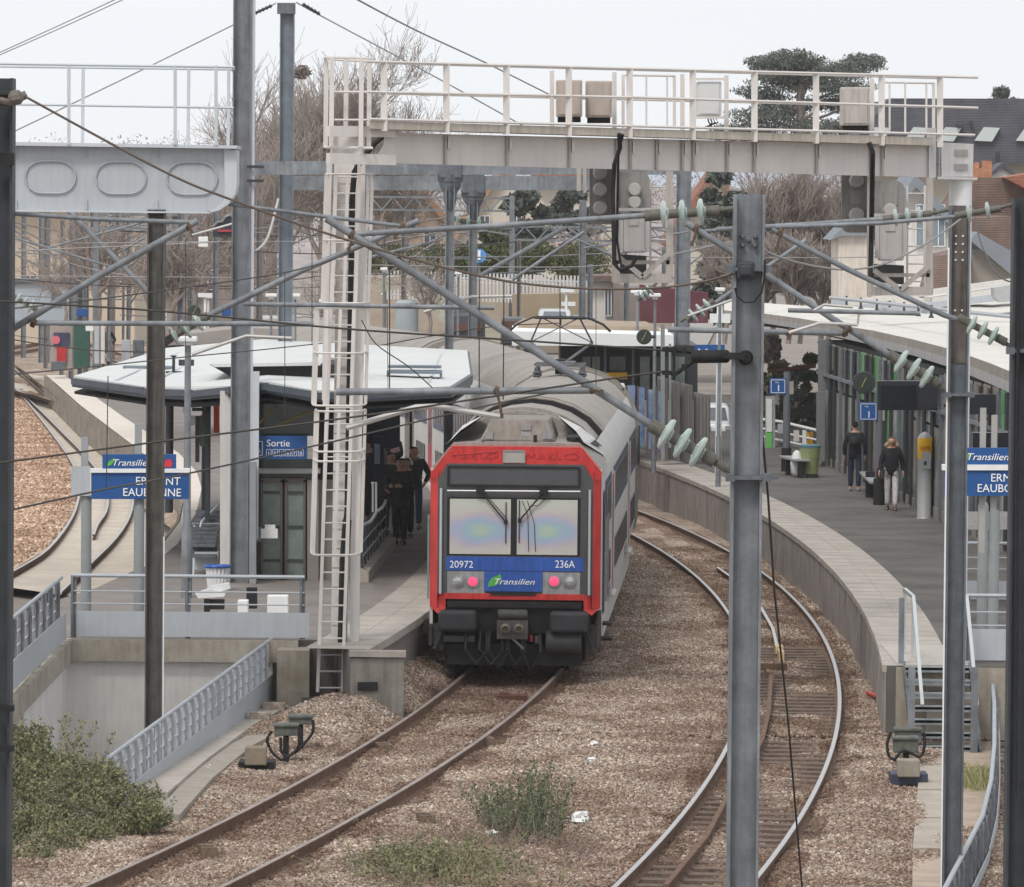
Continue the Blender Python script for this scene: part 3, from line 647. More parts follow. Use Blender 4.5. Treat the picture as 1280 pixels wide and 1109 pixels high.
# upper cage (rectangular) around the ladder top
m_=MB()
for px in(408,415,433,452,462): m_.bar(W(px,72,84.2 if px in(415,452) else 85.2),W(px-1,184,84.2 if px in(415,452) else 85.2),.07,.04)
for y in(72,184): m_.tube([W(406,y,85.2),W(406,y,84.2),W(465,y+1,84.2),W(465,y+1,85.4)],.022,6)
for y in(115,150): m_.tube([W(418,y,85),W(460,y,85)],.02,6)
m_.tube([W(406,74,85.2),W(480,78,85.2)],.02,6)
m_.build('top_cage',CREAM,GA)
m_=MB(); m_.box(W(407,883,86.2)+Vector((0,0,0)),(.72,.5,.26)); m_.box(W(407,897,85.9)+Vector((0,0,0)),(.8,.7,.2)); tag(m_.build('ladder_base',mat('dark_concrete',(.09,.09,.085),.9,0,.3,4,.3,40)),'dark concrete base blocks under the white ladder','base block')
# ---- signals seen from behind
SG=mat('signal_back_grey',(.25,.24,.23),.6,0,.15,3,streak=.25); SGD=mat('signal_side_dark',(.06,.06,.06),.6,0,.2,3); SGL=mat('signal_box_grey',(.40,.385,.375),.6,0,.08,3,streak=.15)
def rrect(x0,y0,x1,y1,r,corners='1111'):
    res=[]; cs=[(x0+r,y0+r,180),(x1-r,y0+r,270),(x1-r,y1-r,0),(x0+r,y1-r,90)]
    pts=[(x0,y0),(x1,y0),(x1,y1),(x0,y1)]
    for i,(cx,cy,a0) in enumerate(cs):
        if corners[i]=='1':
            for k in range(6):
                a=R(a0+k*18); res.append((cx+r*math.cos(a),cy+r*math.sin(a)))
        else: res.append(pts[i])
    return res
def sig_head(t,poly,circles,squares,D,mt=SG):
    m_=MB(); m_.slab(poly,D,.12); o=m_.build('back_board',mt,t)
    for (x,y,r) in circles:
        c=W(x,y,D); rm=r/FPX*D; m_=MB(); m_.lathe(c,[(rm,0),(rm,.16),(rm*.8,.2)],16,(0,-1,0)); m_.build('lamp_housing',mat('lamp_housing_grey',(.38,.37,.36),.5,0,.1,5),t,smooth=True)
    for (x0,y0,x1,y1) in squares:
        m_=MB(); m_.prect(x0,y0,x1,y1,D-.02,.04); m_.build('blank_plate',mt,t)
def signal(label,dx,poly1,c1,s1,poly2,c2,s2,box,fx0,fx1,ftop,fbot,ladx):
    D=GDp(fx0)+.1
    t=thing('railway_signal',label,'signal',W((fx0+fx1)/2,fbot,D),'signal heads hung below the gantry')
    sig_head(t,poly1,c1,s1,D+.5); sig_head(t,poly2,c2,s2,D)
    m_=MB(); m_.prect(*box,D-.25,.3); bevel(m_.build('relay_box',SGL,t),.03); x0,y0,x1,y1=box
    m_=MB(); m_.prect(x0-6,y0-8,x1+26,y0-4,D-.28,.05); m_.prect(x0-4,y0,x0+1,y1-3,D-.27,.04); m_.prect(x1-1,y0,x1+4,y1-6,D-.27,.04); m_.prect((x0+x1)/2-7,y0+4,(x0+x1)/2+5,y0+14,D-.27,.03); m_.build('box_bracket',SGL,t)
    m_=MB()
    for px in(fx0,fx1): m_.bar(W(px,ftop,D),W(px,fbot,D),.11,.08)
    for y in(fbot-24,): m_.bar(W(fx0,y,D),W(fx1,y,D),.08,.06)
    m_.bar(W(fx0-4,fbot-4,D),W(fx1+3,fbot-4,D),.12,.14); m_.bar(W(fx0+5,fbot-30,D-.05),W((fx0+fx1)/2,fbot-6,D-.05),.08,.08); m_.bar(W(fx1-2,fbot-34,D-.05),W((fx0+fx1)/2,fbot-6,D-.05),.08,.08)
    m_.build('hanger_frame',CREAMD,t)
    m_=MB(); 
    for px in(ladx,ladx+22): m_.bar(W(px,ftop+10,D+.3),W(px,fbot-8,D+.3),.035,.03)
    y=ftop+20
    while y<fbot-10: m_.tube([W(ladx,y,D+.3),W(ladx+22,y,D+.3)],.012,5); y+=22
    m_.build('ladder',CREAM,t)
    return t,D
t,D_=signal('signal with five round lamp backs hung under the middle of the gantry',0,[(737,210),(769,210),(769,281),(737,280)],[(750,216,9),(750,237,9),(750,260,9)],[],
  rrect(772,215,812,292,10,'0100'),[(793,237,8.5),(793,253,8.5)],[],(778,268,808,316),769,837,214,352,813)
m_=MB(); m_.slab([(775,318),(808,320),(808,346),(775,346)],D_+.35,.3); m_.build('dark_tray',SGD,t)
m_=MB(); m_.tube([W(774,167,83.5),W(775,185,83.6),W(768,205,D_-.5),W(766,240,D_-.4),W(768,330,D_-.4),W(775,338,D_-.4),W(790,332,D_-.4),W(795,322,D_-.4)],.035,6); m_.tube([W(779,168,83.5),W(773,190,83.7),W(771,300,D_-.4),W(776,330,D_-.4)],.02,6); m_.build('cable',BLACK,t)
t,D_=signal('signal with large lamp backs hung under the right end of the gantry',0,rrect(1052,218,1084,291,10,'0001'),[(1070,226,9),(1070,269,9.5)],[(1060,238,1079,256)],
  rrect(1087,226,1131,300,12,'0100'),[(1112,263,9)],[(1104,240,1122,257)],(1098,275,1130,326),1088,1162,222,368,1134)
m_=MB(); m_.slab([(1092,330),(1130,332),(1130,356),(1092,352)],D_+.35,.3); m_.build('dark_tray',SGD,t)
m_=MB(); m_.tube([W(1086,178,88.5),W(1091,190,88.5),W(1089,300,D_-.4),W(1088,345,D_-.4),W(1100,352,D_-.4)],.04,6); m_.build('cable',BLACK,t)
# small hangers
t=thing('gantry_bracket','pair of short plates hanging under the gantry left of the middle signal','bracket',W(728,240,85.5))
m_=MB(); m_.prect(721,210,726,239,86,.1); m_.prect(729,210,733,241,86,.1); m_.build('plate',CREAMD,t)
# ================================================================ left gantry with oval panels
LG=thing('overhead_gantry','pale blue grey gantry beam with three oval panels and a railing at upper left','gantry',(W(150,265,80).x,80,7.6))
beam=[(-260,176),(278,185),(294,187),(294,232),(292,243),(284,253),(272,261),(258,265),(-260,259)]
m_=MB(); m_.slab(beam,80,.6); m_.build('girder',BLUEG,LG)
m_=MB(); m_.slab([(280,186),(296,188),(296,231),(294,243),(286,255),(274,263),(262,266),(262,264),(270,260),(280,250),(281,232)],79.93,.75); m_.build('end_flange',BLUEW,LG)
m_=MB(); m_.slab([(-260,173),(296,182),(296,186),(-260,178)],79.8,1.3); m_.build('top_flange',BLUEW,LG)
m_=MB(); m_.slab([(-260,259),(262,265),(262,267),(-260,262)],79.85,.8); m_.build('bottom_flange',BLUEW,LG)
for cx in(-25,63,151,240):
    pts=[]; hw,hh=31.5,20
    for k in range(9): a=R(90-k*22.5); pts.append((cx+(hw-hh)+hh*math.cos(a),222-hh*math.sin(a)+cx*.009-1))
    for k in range(9): a=R(270-k*22.5); pts.append((cx-(hw-hh)+hh*math.cos(a),222-hh*math.sin(a)+cx*.009-1))
    pts=[W(x,y,79.975) for x,y in pts]; m_=MB(); m_.tube(pts+[pts[0]],.014,6); m_.build('oval_rim',mat('oval_rim_paint',(.36,.40,.45),.5),LG)
m_=MB()
for x in(19,107,195):
    for y0,y1 in((182,196),(250,262)): m_=MB(); m_.prect(x,y0,x+2,y1,79.97,.04); m_.build('stiffener',BLUEG,LG)
m_=MB()
for px in(-60,86,219,270): m_=MB(); m_.bar(W(px,82,79.8),W(px,181,79.8),.045,.05); m_.build('railing_post',BLUEW,LG)
for px in(104,236,286): m_=MB(); m_.bar(W(px,86,80.9),W(px-1,184,80.9),.045,.05); m_.build('railing_post',BLUEW,LG)
m_=MB(); m_.tube([W(-260,76,79.8),W(292,84,79.8)],.022,6); m_.tube([W(-260,126,79.8),W(292,135,79.8)],.02,6); m_.tube([W(-260,80,80.9),W(292,87,80.9)],.02,6); m_.tube([W(292,84,79.8),W(292,87,80.9)],.02,6)
m_.build('handrail',BLUEW,LG)
# ================================================================ cantilevers, insulators, wires
def sheds(mb,p0,p1,n,r,t0=.1,t1=.9):
    d=(p1-p0); ax=d.normalized()
    for i in range(n):
        c=p0+d*lerp(t0,t1,i/(n-1) if n>1 else .5)
        mb.lathe(c,[(.25*r,-.42*r),(.5*r,-.30*r),(.88*r,-.22*r),(r,-.08*r),(.97*r,.06*r),(.8*r,.12*r),(.45*r,.16*r),(.3*r,.36*r)],18,ax)
def P3D(pts,D):
    if callable(D): return [W(x,y,D(i)) for i,(x,y) in enumerate(pts)]
    return [W(x,y,D) for x,y in pts]
GC='cantilever arms holding the overhead wires'
def cantilever(label,D,tubes,insul,clamps,base,arms=()):
    """tubes: list of (pts,px radius); insul: (x0,y0,x1,y1,n,px radius, end fitting x,y)"""
    k=D/FPX
    t=thing('catenary_cantilever',label,'cantilever',W(*base,D),GC)
    for pts,r in tubes:
        m_=MB(); m_.tube(P3D(pts,D),r*k,10); m_.build('tube',GALV,t,smooth=True)
    for pts,r in arms:
        m_=MB(); m_.tube(P3D(pts,D-.15),r*k,8); m_.build('registration_arm',mat('aluminium_arm',(.42,.41,.40),.5,.3,.1,5),t,smooth=True)
    for (x0,y0,x1,y1,n,r,ex,ey) in insul:
        a=W(x0,y0,D);b=W(x1,y1,D); e=W(ex,ey,D)
        m_=MB(); m_.tube([a,b],r*.36*k,10); m_.tube([b,e],r*.22*k,8); m_.lathe(b,[(r*.42*k,-.03),(r*.42*k,.06)],10,(b-a).normalized()); m_.lathe(a,[(r*.42*k,-.08),(r*.42*k,.05)],10,(b-a).normalized()); m_.build('insulator_rod',mat('insulator_core',(.12,.115,.10),.6,.1,.3,20),t,smooth=True)
        m_=MB(); sheds(m_,a,b,n,r*k,.18,.82); m_.build('insulator_shed',GLASSI,t,smooth=True)
    for (x,y,x1,y1) in clamps:
        m_=MB(); m_.tube(P3D([(x,y),((x+x1)/2+1,(y+y1)/2),(x1,y1)],D-.06),1.8*k,7); m_.lathe(W(x,y,D),[(5.4*k,-3*k),(5.8*k,0),(5.4*k,3*k)],10,(1,0,-.5)); m_.box(W(x1,y1,D-.06),(4.5*k,5*k,6*k)); m_.build('clamp',RUST,t)
cantilever('big near cantilever, thick diagonal tube ending in three glass discs at the middle mast',44.2,
  [([(408,273),(520,343),(700,459),(823,537)],5.2),([(440,293),(640,281),(826,268)],3.8),([(420,490),(745,488)],4.6)],
  [(823,537,885,572,3,21,916,592),(818,269,890,264,3,17,916,261)],
  [(440,293,436,312),(740,487,752,490),(620,488,627,520)],(916,592),
  arms=[([(433,535),(470,524),(520,509),(545,508),(625,521)],3.6),([(833,268),(833,285)],1.2)])
cantilever('cantilever on the rusty topped right mast with diagonal tube across the station canopy',64.2,
  [([(858,279),(920,318),(1040,398),(1122,450)],4.2),([(895,287),(1000,281),(1118,273)],3.2),([(835,412),(1060,417)],3.6)],
  [(1118,447,1168,477,3,16,1186,492),(1112,273,1158,268,3,11,1187,262)],
  [(870,285,865,305),(1056,416,1062,410),(987,416,986,422)],(1186,492),
  arms=[([(986,416),(1025,404),(1072,406)],2.2),([(1072,406),(1074,388)],1.5)])
cantilever('cantilever held by the mast at the right picture edge, its discs overlap the canopy',48.2,
  [([(965,287),(1060,337),(1180,394),(1212,404)],3.6),([(970,284),(1100,279),(1205,270)],2.8),([(985,388),(1150,392)],3)],
  [(1208,402,1250,424,3,13,1268,437),(1205,268,1242,262,2,11,1268,255)],
  [(975,290,970,312)],(1268,437),
  arms=[([(1018,388),(1030,381),(1066,384)],1.8)])
cantilever('cantilever at far left below the oval panelled beam reaching from the left edge mast',46.2,
  [([(10,415),(120,347),(247,276)],4.4),([(17,267),(120,274),(240,278)],3),([(42,404),(392,405)],3.4)],
  [(-40,440,0,420,3,14,-60,450)],[(236,283,240,293),(42,404,40,400)],(10,415),
  arms=[([(240,294),(290,280)],1.4)])
cantilever('cantilever on the mast in the stairwell with discs beside the platform clock',80.2,
  [([(255,397),(380,337),(523,276)],4),([(285,255),(400,270),(505,283)],2.6),([(305,380),(618,385)],3)],
  [(210,425,256,397,3,13,205,430)],[(503,283,500,290),(498,288,494,296)],(207,430),
  arms=[([(240,443),(308,420),(365,423)],2.2),([(367,423),(367,395)],1.8)])
cantilever('small cantilever of the thick grey post behind the big middle mast',125,
  [([(888,383),(1008,300)],3),([(870,290),(920,285)],2)],
  [(862,398,890,378,3,10,850,402)],[],(862,398),arms=[([(860,395),(915,375)],1.6)])
cantilever('thin cantilever in front of the pine trees with three pale discs on the flared post',126,
  [([(575,280),(640,287)],1.6),([(600,345),(705,285)],3.2),([(455,323),(550,300)],1.6)],
  [(565,274,606,280,3,8,562,274)],[],(563,275),arms=[([(530,390),(590,371),(640,370)],2)])
cantilever('thin crossing arms at far left in front of the beige building',150,
  [([(86,264),(185,365)],3.4),([(20,298),(160,340)],1.6),([(60,310),(190,275)],1.4)],
  [(18,372,44,386,3,9,10,365)],[],(185,365))
cantilever('thin arms meeting near the signal below the gantry centre',140,
  [([(640,350),(730,290)],2.2),([(690,285),(800,335)],1.4),([(730,310),(860,290)],1.2)],
  [(800,372,815,360,3,8,822,352)],[],(800,372))
t=thing('catenary_mast','thin grey catenary mast left of the pantograph with small crossing arms','mast',W(608,430,160),GM)
m_=MB(); hpost(m_,W(728,340,160).x,160,PZ,W(728,250,160).z,.2,.2); m_.build('column',GALV,t)
# tension insulator on P1
t=thing('tension_insulator','black cylindrical tension insulator joining two wires to the middle mast','insulator',W(890,446,44))
m_=MB(); m_.lathe(W(864,446,44),[(.04,0),(.052,.02),(.052,.28),(.04,.30)],14,(1,0,.02)); m_.tube(P3D([(912,447),(932,446)],44),.02,6); m_.build('body',BLACK,t,smooth=True)
m_=MB()
for y0,y1 in((437,440),(466,452)): m_.tube(P3D([(828,y0),(845,y0+1),(866,y1)],44),.02,6); m_.box(W(833,y0,44),(.07,.04,.035)); m_.box(W(855,(y0+y1)/2,44),(.04,.04,.05)); m_.lathe(W(843,y0,44),[(.022,0),(.022,.04)],8,(0,-1,0))
m_.build('link',BLACK,t)
# wires -----------------------------------------------------------------
def spl(pts,n=6):
    o=[]
    for i in range(len(pts)-1):
        p0=pts[max(i-1,0)];p1=pts[i];p2=pts[i+1];p3=pts[min(i+2,len(pts)-1)]
        for k in range(n):
            t_=k/n; o.append(.5*((2*p1)+(-p0+p2)*t_+(2*p0-5*p1+4*p2-p3)*t_*t_+(-p0+3*p1-3*p2+p3)*t_**3))
    o.append(pts[-1]); return o
def wire(label,pts,Ds,r=.011,mt=None,name='overhead_wire',drop=()):
    if not isinstance(Ds,(list,tuple)): Ds=[Ds]*len(pts)
    if len(Ds)==2 and len(pts)>2: Ds=[lerp(Ds[0],Ds[1],i/(len(pts)-1)) for i in range(len(pts))]
    P=[W(x,y,d) for (x,y),d in zip(pts,Ds)]
    m_=MB(); m_.tube(spl(P),r,6); o=m_.build(name,mt or WIRE)
    tag(o,label,'wire','overhead wires')
wire('thick brown wire sagging from the left edge mast to the middle mast bracket',[(30,120),(200,212),(290,250),(440,302),(600,345),(700,359),(800,361),(870,354),(925,340)],44,.011,mat('brown_cable',(.11,.085,.07),.6,.2,.2,8))
wire('pale cable sagging from the middle mast up to the rusty topped right mast',[(958,315),(985,325),(1025,334),(1065,337),(1110,328),(1165,300),(1216,262)],[44,64],.010,WIREL)
wire('thin dark cable hanging between the rusty topped mast and the right edge mast',[(1218,262),(1225,300),(1243,338),(1262,352),(1278,345)],[64,60,56,52,48],.008)
wire('upper black wire running from the left edge to the black tension insulator',[(-10,376),(200,389),(430,411),(640,425),(830,438)],44,.009)
wire('lower black wire from the left edge rising to the black tension insulator',[(-10,580),(200,552),(430,523),(640,492),(760,474),(832,464)],44,.009)
wire('contact wire crossing the station sign and rising to the train roof',[(-10,643),(130,612),(235,592),(430,549),(600,509),(735,482)],[46,60],.009)
wire('rising thin wire in front of the tall left masts below the oval beam',[(-10,388),(90,378),(220,361),(360,340),(435,318)],[60,80],.009)
wire('sagging wire above the white left canopy',[(-10,470),(70,463),(150,455),(235,446),(330,437),(440,425)],[60,90],.009)
wire('left of the two parallel sky wires in the top left corner',[(-10,70),(80,29),(160,-8)],70,.008,WIREL)
wire('right of the two parallel sky wires in the top left corner',[(-10,73),(85,31),(170,-8)],70.5,.008,WIREL)
wire('long sky wire rising from behind the oval beam to the capped mast',[(10,168),(160,96),(290,32),(345,4)],126,.018,WIREL)
wire('sky wire falling from the capped mast behind the gantry railing',[(370,3),(420,30),(540,94),(655,158)],126,.018,WIREL)
wire('sky wire falling from the top edge towards the tan cabinets',[(440,-4),(520,38),(610,80),(700,125)],[90,130],.016,WIREL)
wire('short sky wire seen behind the gantry railing at upper left',[(15,297),(90,330),(160,345)],120,.014,WIREL)
wire('thin pale wire level across the ladder at signal height',[(90,304),(300,302),(470,302)],110,.008,WIREL)
wire('thin pale wire level behind the big diagonal tube',[(440,331),(640,334),(770,330),(925,300)],100,.010,WIREL)
wire('thin wire dipping behind the middle mast above the canopy',[(860,322),(930,322),(1060,322),(1165,318)],110,.01,WIREL)
wire('curved white cable loop beside the tall left mast',[(348,248),(340,280),(333,300),(322,312),(312,314)],100,.022,mat('white_cable',(.6,.6,.57),.6))
wire('long grey wire crossing the beige building at left',[(15,314),(150,308),(290,302)],130,.014,WIREL)
wire('thin wire crossing behind the stairwell mast',[(15,345),(150,346),(290,347)],130,.012,WIREL)
wire('thin wire rising over the concrete stairs of the far station side',[(470,433),(540,420),(620,408),(700,404)],130,.014)
for k,(x0,y0,x1,y1,D) in enumerate([(135,470,133,612,60),(135,370,134,440,70),(232,298,232,440,90),(356,340,356,520,75),(390,305,390,432,75),(487,335,487,488,50),(599,350,599,488,50),(630,352,629,500,50),(700,358,700,470,60),(484,375,485,486,90),(745,360,745,484,90)]):
    wire(['dropper wire over the ERMONT sign','dropper wire left of the far clock tower','dropper wire just right of the stairwell mast','dropper wire in front of the capped mast','dropper wire beside the ladder cage','dropper wire right of the ladder','dropper wire over the train roof left of the thick tube','dropper wire above the registration arm','dropper wire beside the pantograph','short dropper wire above the left canopy edge','dropper wire right of the pantograph'][k],[(x0,y0),((x0+x1)/2,(y0+y1)/2),(x1,y1)],D,.0055,name='dropper_wire')
# diagonal small stay with turnbuckle left of train
wire('diagonal stay wire falling to the horizontal tube left of the train',[(452,400),(470,430),(510,458),(543,487)],60,.007)
m_=MB(); m_.tube([W(953,545,44),W(960,620,46),W(968,740,50),(W(985,900,54)),(W(1003,1115,58))],.010,6); tag(m_.build('hanging_cable',BLACK),'long black cable hanging beside the middle mast down to the bottom edge','cable')
m_=MB(); 
for x,y in((958,594),(968,597)): m_.box(W(x,y,44),(.06,.05,.03))
tag(m_.build('cable_bracket',GALVD),'small bracket on the middle mast holding the black hanging cable','bracket')
for nm,pts in {'string insulator on the wire left of the capped mast':[(318,17),(340,7)],'string insulator on the wire right of the capped mast':[(378,5),(400,18)]}.items():
    m_=MB(); m_.tube(P3D(pts,125.9),.03,8); sheds(m_,*P3D(pts,125.9),5,.055); tag(m_.build('string_insulator',DARKP),nm,'insulator')
# ================================================================ train (double-deck), each car local: x right, y along, z up from rail
TW=mat('train_white',(.56,.55,.53),.5,0,.07,1.5,streak=.15); TR=mat('train_red',(.56,.045,.042),.42,0,.16,3,streak=.28); TRD=mat('train_red_door',(.42,.03,.05),.5,0,.1,2,streak=.2)
TB=mat('train_navy',(.035,.05,.10),.4,0,.15,2); TBL=mat('train_blue',(.035,.105,.40),.42,0,.14,3,streak=.2); TG=mat('train_front_grey',(.085,.085,.09),.45,0,.12,3); TBK=mat('train_black_frame',(.018,.018,.02),.45,0,.2,4)
TROOF=mat('train_roof',(.30,.275,.25),.75,0,.14,1.2,.1,30,streak=.2); TUND=mat('train_underframe',(.022,.02,.02),.85,0,.4,4); TGL=mat('train_side_glass',(.04,.045,.05),.12,0,.1,2,spec=.6)
TPAD=mat('buffer_rubber',(.035,.036,.042),.6,0,.2,6); TSTEEL=mat('dull_steel',(.28,.28,.28),.4,.6,.15,10); TLG=mat('light_panel_grey',(.31,.31,.315),.35,0,.2,5,streak=.2)
def film_mat():
    m=bpy.data.materials.new('windscreen_film'); m.use_nodes=True; n=m.node_tree; b=n.nodes['Principled BSDF']; L=n.links.new
    tc=n.nodes.new('ShaderNodeTexCoord'); mp=n.nodes.new('ShaderNodeMapping'); mp.inputs['Location'].default_value=(-.5,0,-.42); mp.inputs['Scale'].default_value=(1,0,1); L(tc.outputs['Generated'],mp.inputs[0])
    mp.vector_type='POINT'
    ln=n.nodes.new('ShaderNodeVectorMath'); ln.operation='LENGTH'
    sc=n.nodes.new('ShaderNodeVectorMath'); sc.operation='MULTIPLY'; sc.inputs[1].default_value=(.66,1,1.25); L(mp.outputs[0],sc.inputs[0])
    nz=n.nodes.new('ShaderNodeTexNoise'); nz.inputs['Scale'].default_value=3; L(tc.outputs['Generated'],nz.inputs['Vector'])
    ad=n.nodes.new('ShaderNodeMath'); ad.operation='MULTIPLY_ADD'; ad.inputs[1].default_value=.30; L(nz.outputs[0],ad.inputs[0])
    L(sc.outputs[0],ln.inputs[0]); L(ln.outputs['Value'],ad.inputs[2])
    rp=n.nodes.new('ShaderNodeValToRGB'); e=rp.color_ramp.elements; cols=[(0,(.44,.52,.38)),(.2,(.38,.50,.43)),(.32,(.32,.44,.54)),(.42,(.38,.42,.56)),(.52,(.48,.43,.48)),(.62,(.52,.50,.47)),(.8,(.52,.54,.48)),(1,(.5,.53,.47))]
    e[0].position=0; e[0].color=(*cols[0][1],1); e[1].position=1; e[1].color=(*cols[-1][1],1)
    for p,c in cols[1:-1]: x=e.new(p); x.color=(*c,1)
    L(ad.outputs[0],rp.inputs[0]); L(rp.outputs[0],b.inputs['Base Color']); b.inputs['Roughness'].default_value=.35; b.inputs['Specular IOR Level'].default_value=.4
    return m
FILM=film_mat()
def section(full=True,s=1):
    # right half profile from bottom to top centre
    if full: h=[(1.36,.95),(1.41,1.2),(1.41,2.2),(1.41,3.15),(1.36,3.45),(1.22,3.75),(1.0,3.99),(.7,4.17),(.35,4.28),(0,4.32)]
    else: h=[(1.36,.95),(1.41,1.2),(1.41,2.2),(1.41,3.1),(1.38,3.36),(1.22,3.6),(1.0,3.78),(.7,3.90),(.35,3.98),(0,4.0)]
    return h+[(-x,z) for x,z in h[-2::-1]]
def sweep_sec(mb,secs):
    n=len(secs[0][1]); vs=[(x,y,z) for y,sec in secs for x,z in sec]; fs=[]
    for i in range(len(secs)-1):
        for j in range(n-1): fs.append((i*n+j,i*n+j+1,(i+1)*n+j+1,(i+1)*n+j))
        fs.append((i*n+n-1,i*n,(i+1)*n,(i+1)*n+n-1))
    fs.append(tuple(range(n))); fs.append(tuple((len(secs)-1)*n+j for j in range(n))[::-1])
    mb.add(vs,fs)
def car(t,length,front,doors,panto=False):
    y0=3.0 if front else .35
    full=section(True); mid=section(False)
    nn=len(full)
    side=[p for p in full]
    # shell: side walls white, roof grey
    walls=MB(); sec_w=[p for p in full if p[1]<=3.46]; 
    half=[p for p in full[:nn//2+1]]
    def shell(mb,ya,yb,sec,zlo,zhi):
        for sgn in(1,-1):
            pts=[(sgn*x,z) for x,z in sec[:len(sec)//2+1] if zlo-1e-6<=z<=zhi+1e-6]
            vs=[(x,y,z) for y in(ya,yb) for x,z in pts]; n=len(pts)
            mb.add(vs,[(j,j+1,n+j+1,n+j) for j in range(n-1)])
    L_=length-.35
    shell(walls,y0,L_,full,.9,3.76); walls.build('body_side',TW,t,local=True,smooth=True)
    r_=MB(); 
    pts=[p for p in full if p[1]>=3.74]; n=len(pts)
    if front:
        yA,yB=y0,7.0; p2=[(x*.975-.04,z-.08) for x,z in pts]
        r_.add([(x,y,z) for y in(yA,yB) for x,z in p2],[(j,j+1,n+j+1,n+j) for j in range(n-1)])
        rk=MB(); rk.add([(x,yB-.02,z) for x,z in pts]+[(x*.88,yB-.02,z-.45) for x,z in pts],[(j,j+1,n+j+1,n+j) for j in range(n-1)]); rk.build('roof_gap_shade',BLACK,t,local=True,fix=False)  # flat black ring, the shade of the roof gap put into colour
        rk=MB(); rk.tube([(x*1.01,yB,z+.01) for x,z in pts],.03,6); rk.build('roof_rim',TROOF,t,local=True); y0_=yB
    else: y0_=y0
    ys=[y0_]+[y0_+ (L_-y0_)*k/12 for k in range(1,13)]
    r_.add([(x,y,z) for y in ys for x,z in pts],[(i*n+j,i*n+j+1,(i+1)*n+j+1,(i+1)*n+j) for i in range(len(ys)-1) for j in range(n-1)])
    r_.add([(x*1.0,y0,z) for x,z in full],[tuple(range(len(full)))]); r_.add([(x,L_,z) for x,z in full],[tuple(range(len(full)))])
    r_.build('roof',TROOF,t,local=True,smooth=True)
    rib=MB()
    for yy in [(7.4 if front else y0+.35),L_-.4]:
        rib.tube([(x*1.004,yy,z*1.003) for x,z in full if z>3.7],.03,5)
    rib.build('roof_rib',mat('roof_rib_grey',(.20,.18,.165),.8),t,local=True)
    # dark gangway recess at both ends
    g_=MB(); g_.box((0,length,2.4),(2.3,.72,3.0)); g_.build('gangway',TUND,t,local=True)
    u=MB(); u.box((0,length/2,.72),(2.3,length-1.5,.5)); u.box((0,length*.5,.42),(2.0,length*.45,.5)); u.build('underframe',TUND,t,local=True)
    # skirts
    for sx in(-1,1):
        k=MB(); k.prism([(sx*1.36,3,.42),(sx*1.36,length-3,.42),(sx*1.37,length-3,.98),(sx*1.37,3,.98)],(-sx*.04,0,0)); k.build('skirt',TW,t,local=True)
    for yb in (3.2,length-3.2):
        b_=MB(); 
        for dy in(-1.2,1.2):
            for sx in(-1,1): b_.lathe((sx*.7,yb+dy,.42),[(.42,0),(.46,.02),(.46,.13),(.4,.14)],18,(sx,0,0))
        b_.box((0,yb,.5),(2.2,3.2,.25)); b_.build('bogie',TUND,t,local=True)
    # side graphics and windows both sides (set proud of the side)
    for sx in(-1,1):
        X=sx*1.412
        def panel(name,ya,yb,za,zb,mt,o=.012):
            p_=MB(); p_.prism([(X,ya,za),(X,yb,za),(X,yb,zb),(X,ya,zb)],(sx*o,0,0)); return p_.build(name,mt,t,local=True)
        segs=[]; d_=[0.2 if not front else 2.2]+[v for q in doors for v in (q-.75,q+.75)]+[length-.5]
        for i in range(0,len(d_),2): segs.append((d_[i],d_[i+1]))
        for (ya,yb) in segs:
            if yb-ya<.6: continue
            panel('blue_band',ya,yb,2.32,3.12,TB,.008)
            n_=max(1,int((yb-ya)/1.35))
            if yb-ya>3:
                panel('upper_window',ya+.3,yb-.3,2.48,3.0,TGL,.016)
                panel('lower_window',ya+.9,yb-.9,1.28,1.82,TGL,.016)
                mu=MB()
                for k in range(n_*2):
                    yy=lerp(ya+.6,yb-.6,(k+.5)/(n_*2))
                    mu.box((X+sx*.018,yy,2.74),(.01,.09,.5)); mu.box((X+sx*.018,yy,1.55),(.01,.09,.52))
                mu.build('window_pillar',TG,t,local=True)
            else: panel('side_window',ya+.2,yb-.2,1.9,2.6,TGL,.016)
        for q in doors:
            for s2 in(-1,1):
                dd=panel('door',q+s2*.36-.34,q+s2*.36+.34,1.0,3.0,TRD,.006)
                p_=MB(); p_.prism([(X,q+s2*.36-.2,1.9),(X,q+s2*.36+.2,1.9),(X,q+s2*.36+.2,2.7),(X,q+s2*.36-.2,2.7)],(sx*.014,0,0)); p_.build('door_window',TGL,dd,local=True)
            p_=MB(); p_.box((X+sx*.02,q,.93),(.12,1.5,.05)); p_.box((X+sx*.01,q-.78,2.0),(.03,.06,2.1)); p_.box((X+sx*.01,q+.78,2.0),(.03,.06,2.1)); p_.build('door_frame',TW,t,local=True)
    if not front: return
    # ---- cab
    F=MB()
    # front outline (chamfered), 0.28 m deep nose then straight to y=1.3
    o_=[(1.40,.88),(1.40,3.42),(1.05,3.83),(-1.05,3.83),(-1.40,3.42),(-1.40,.88)]
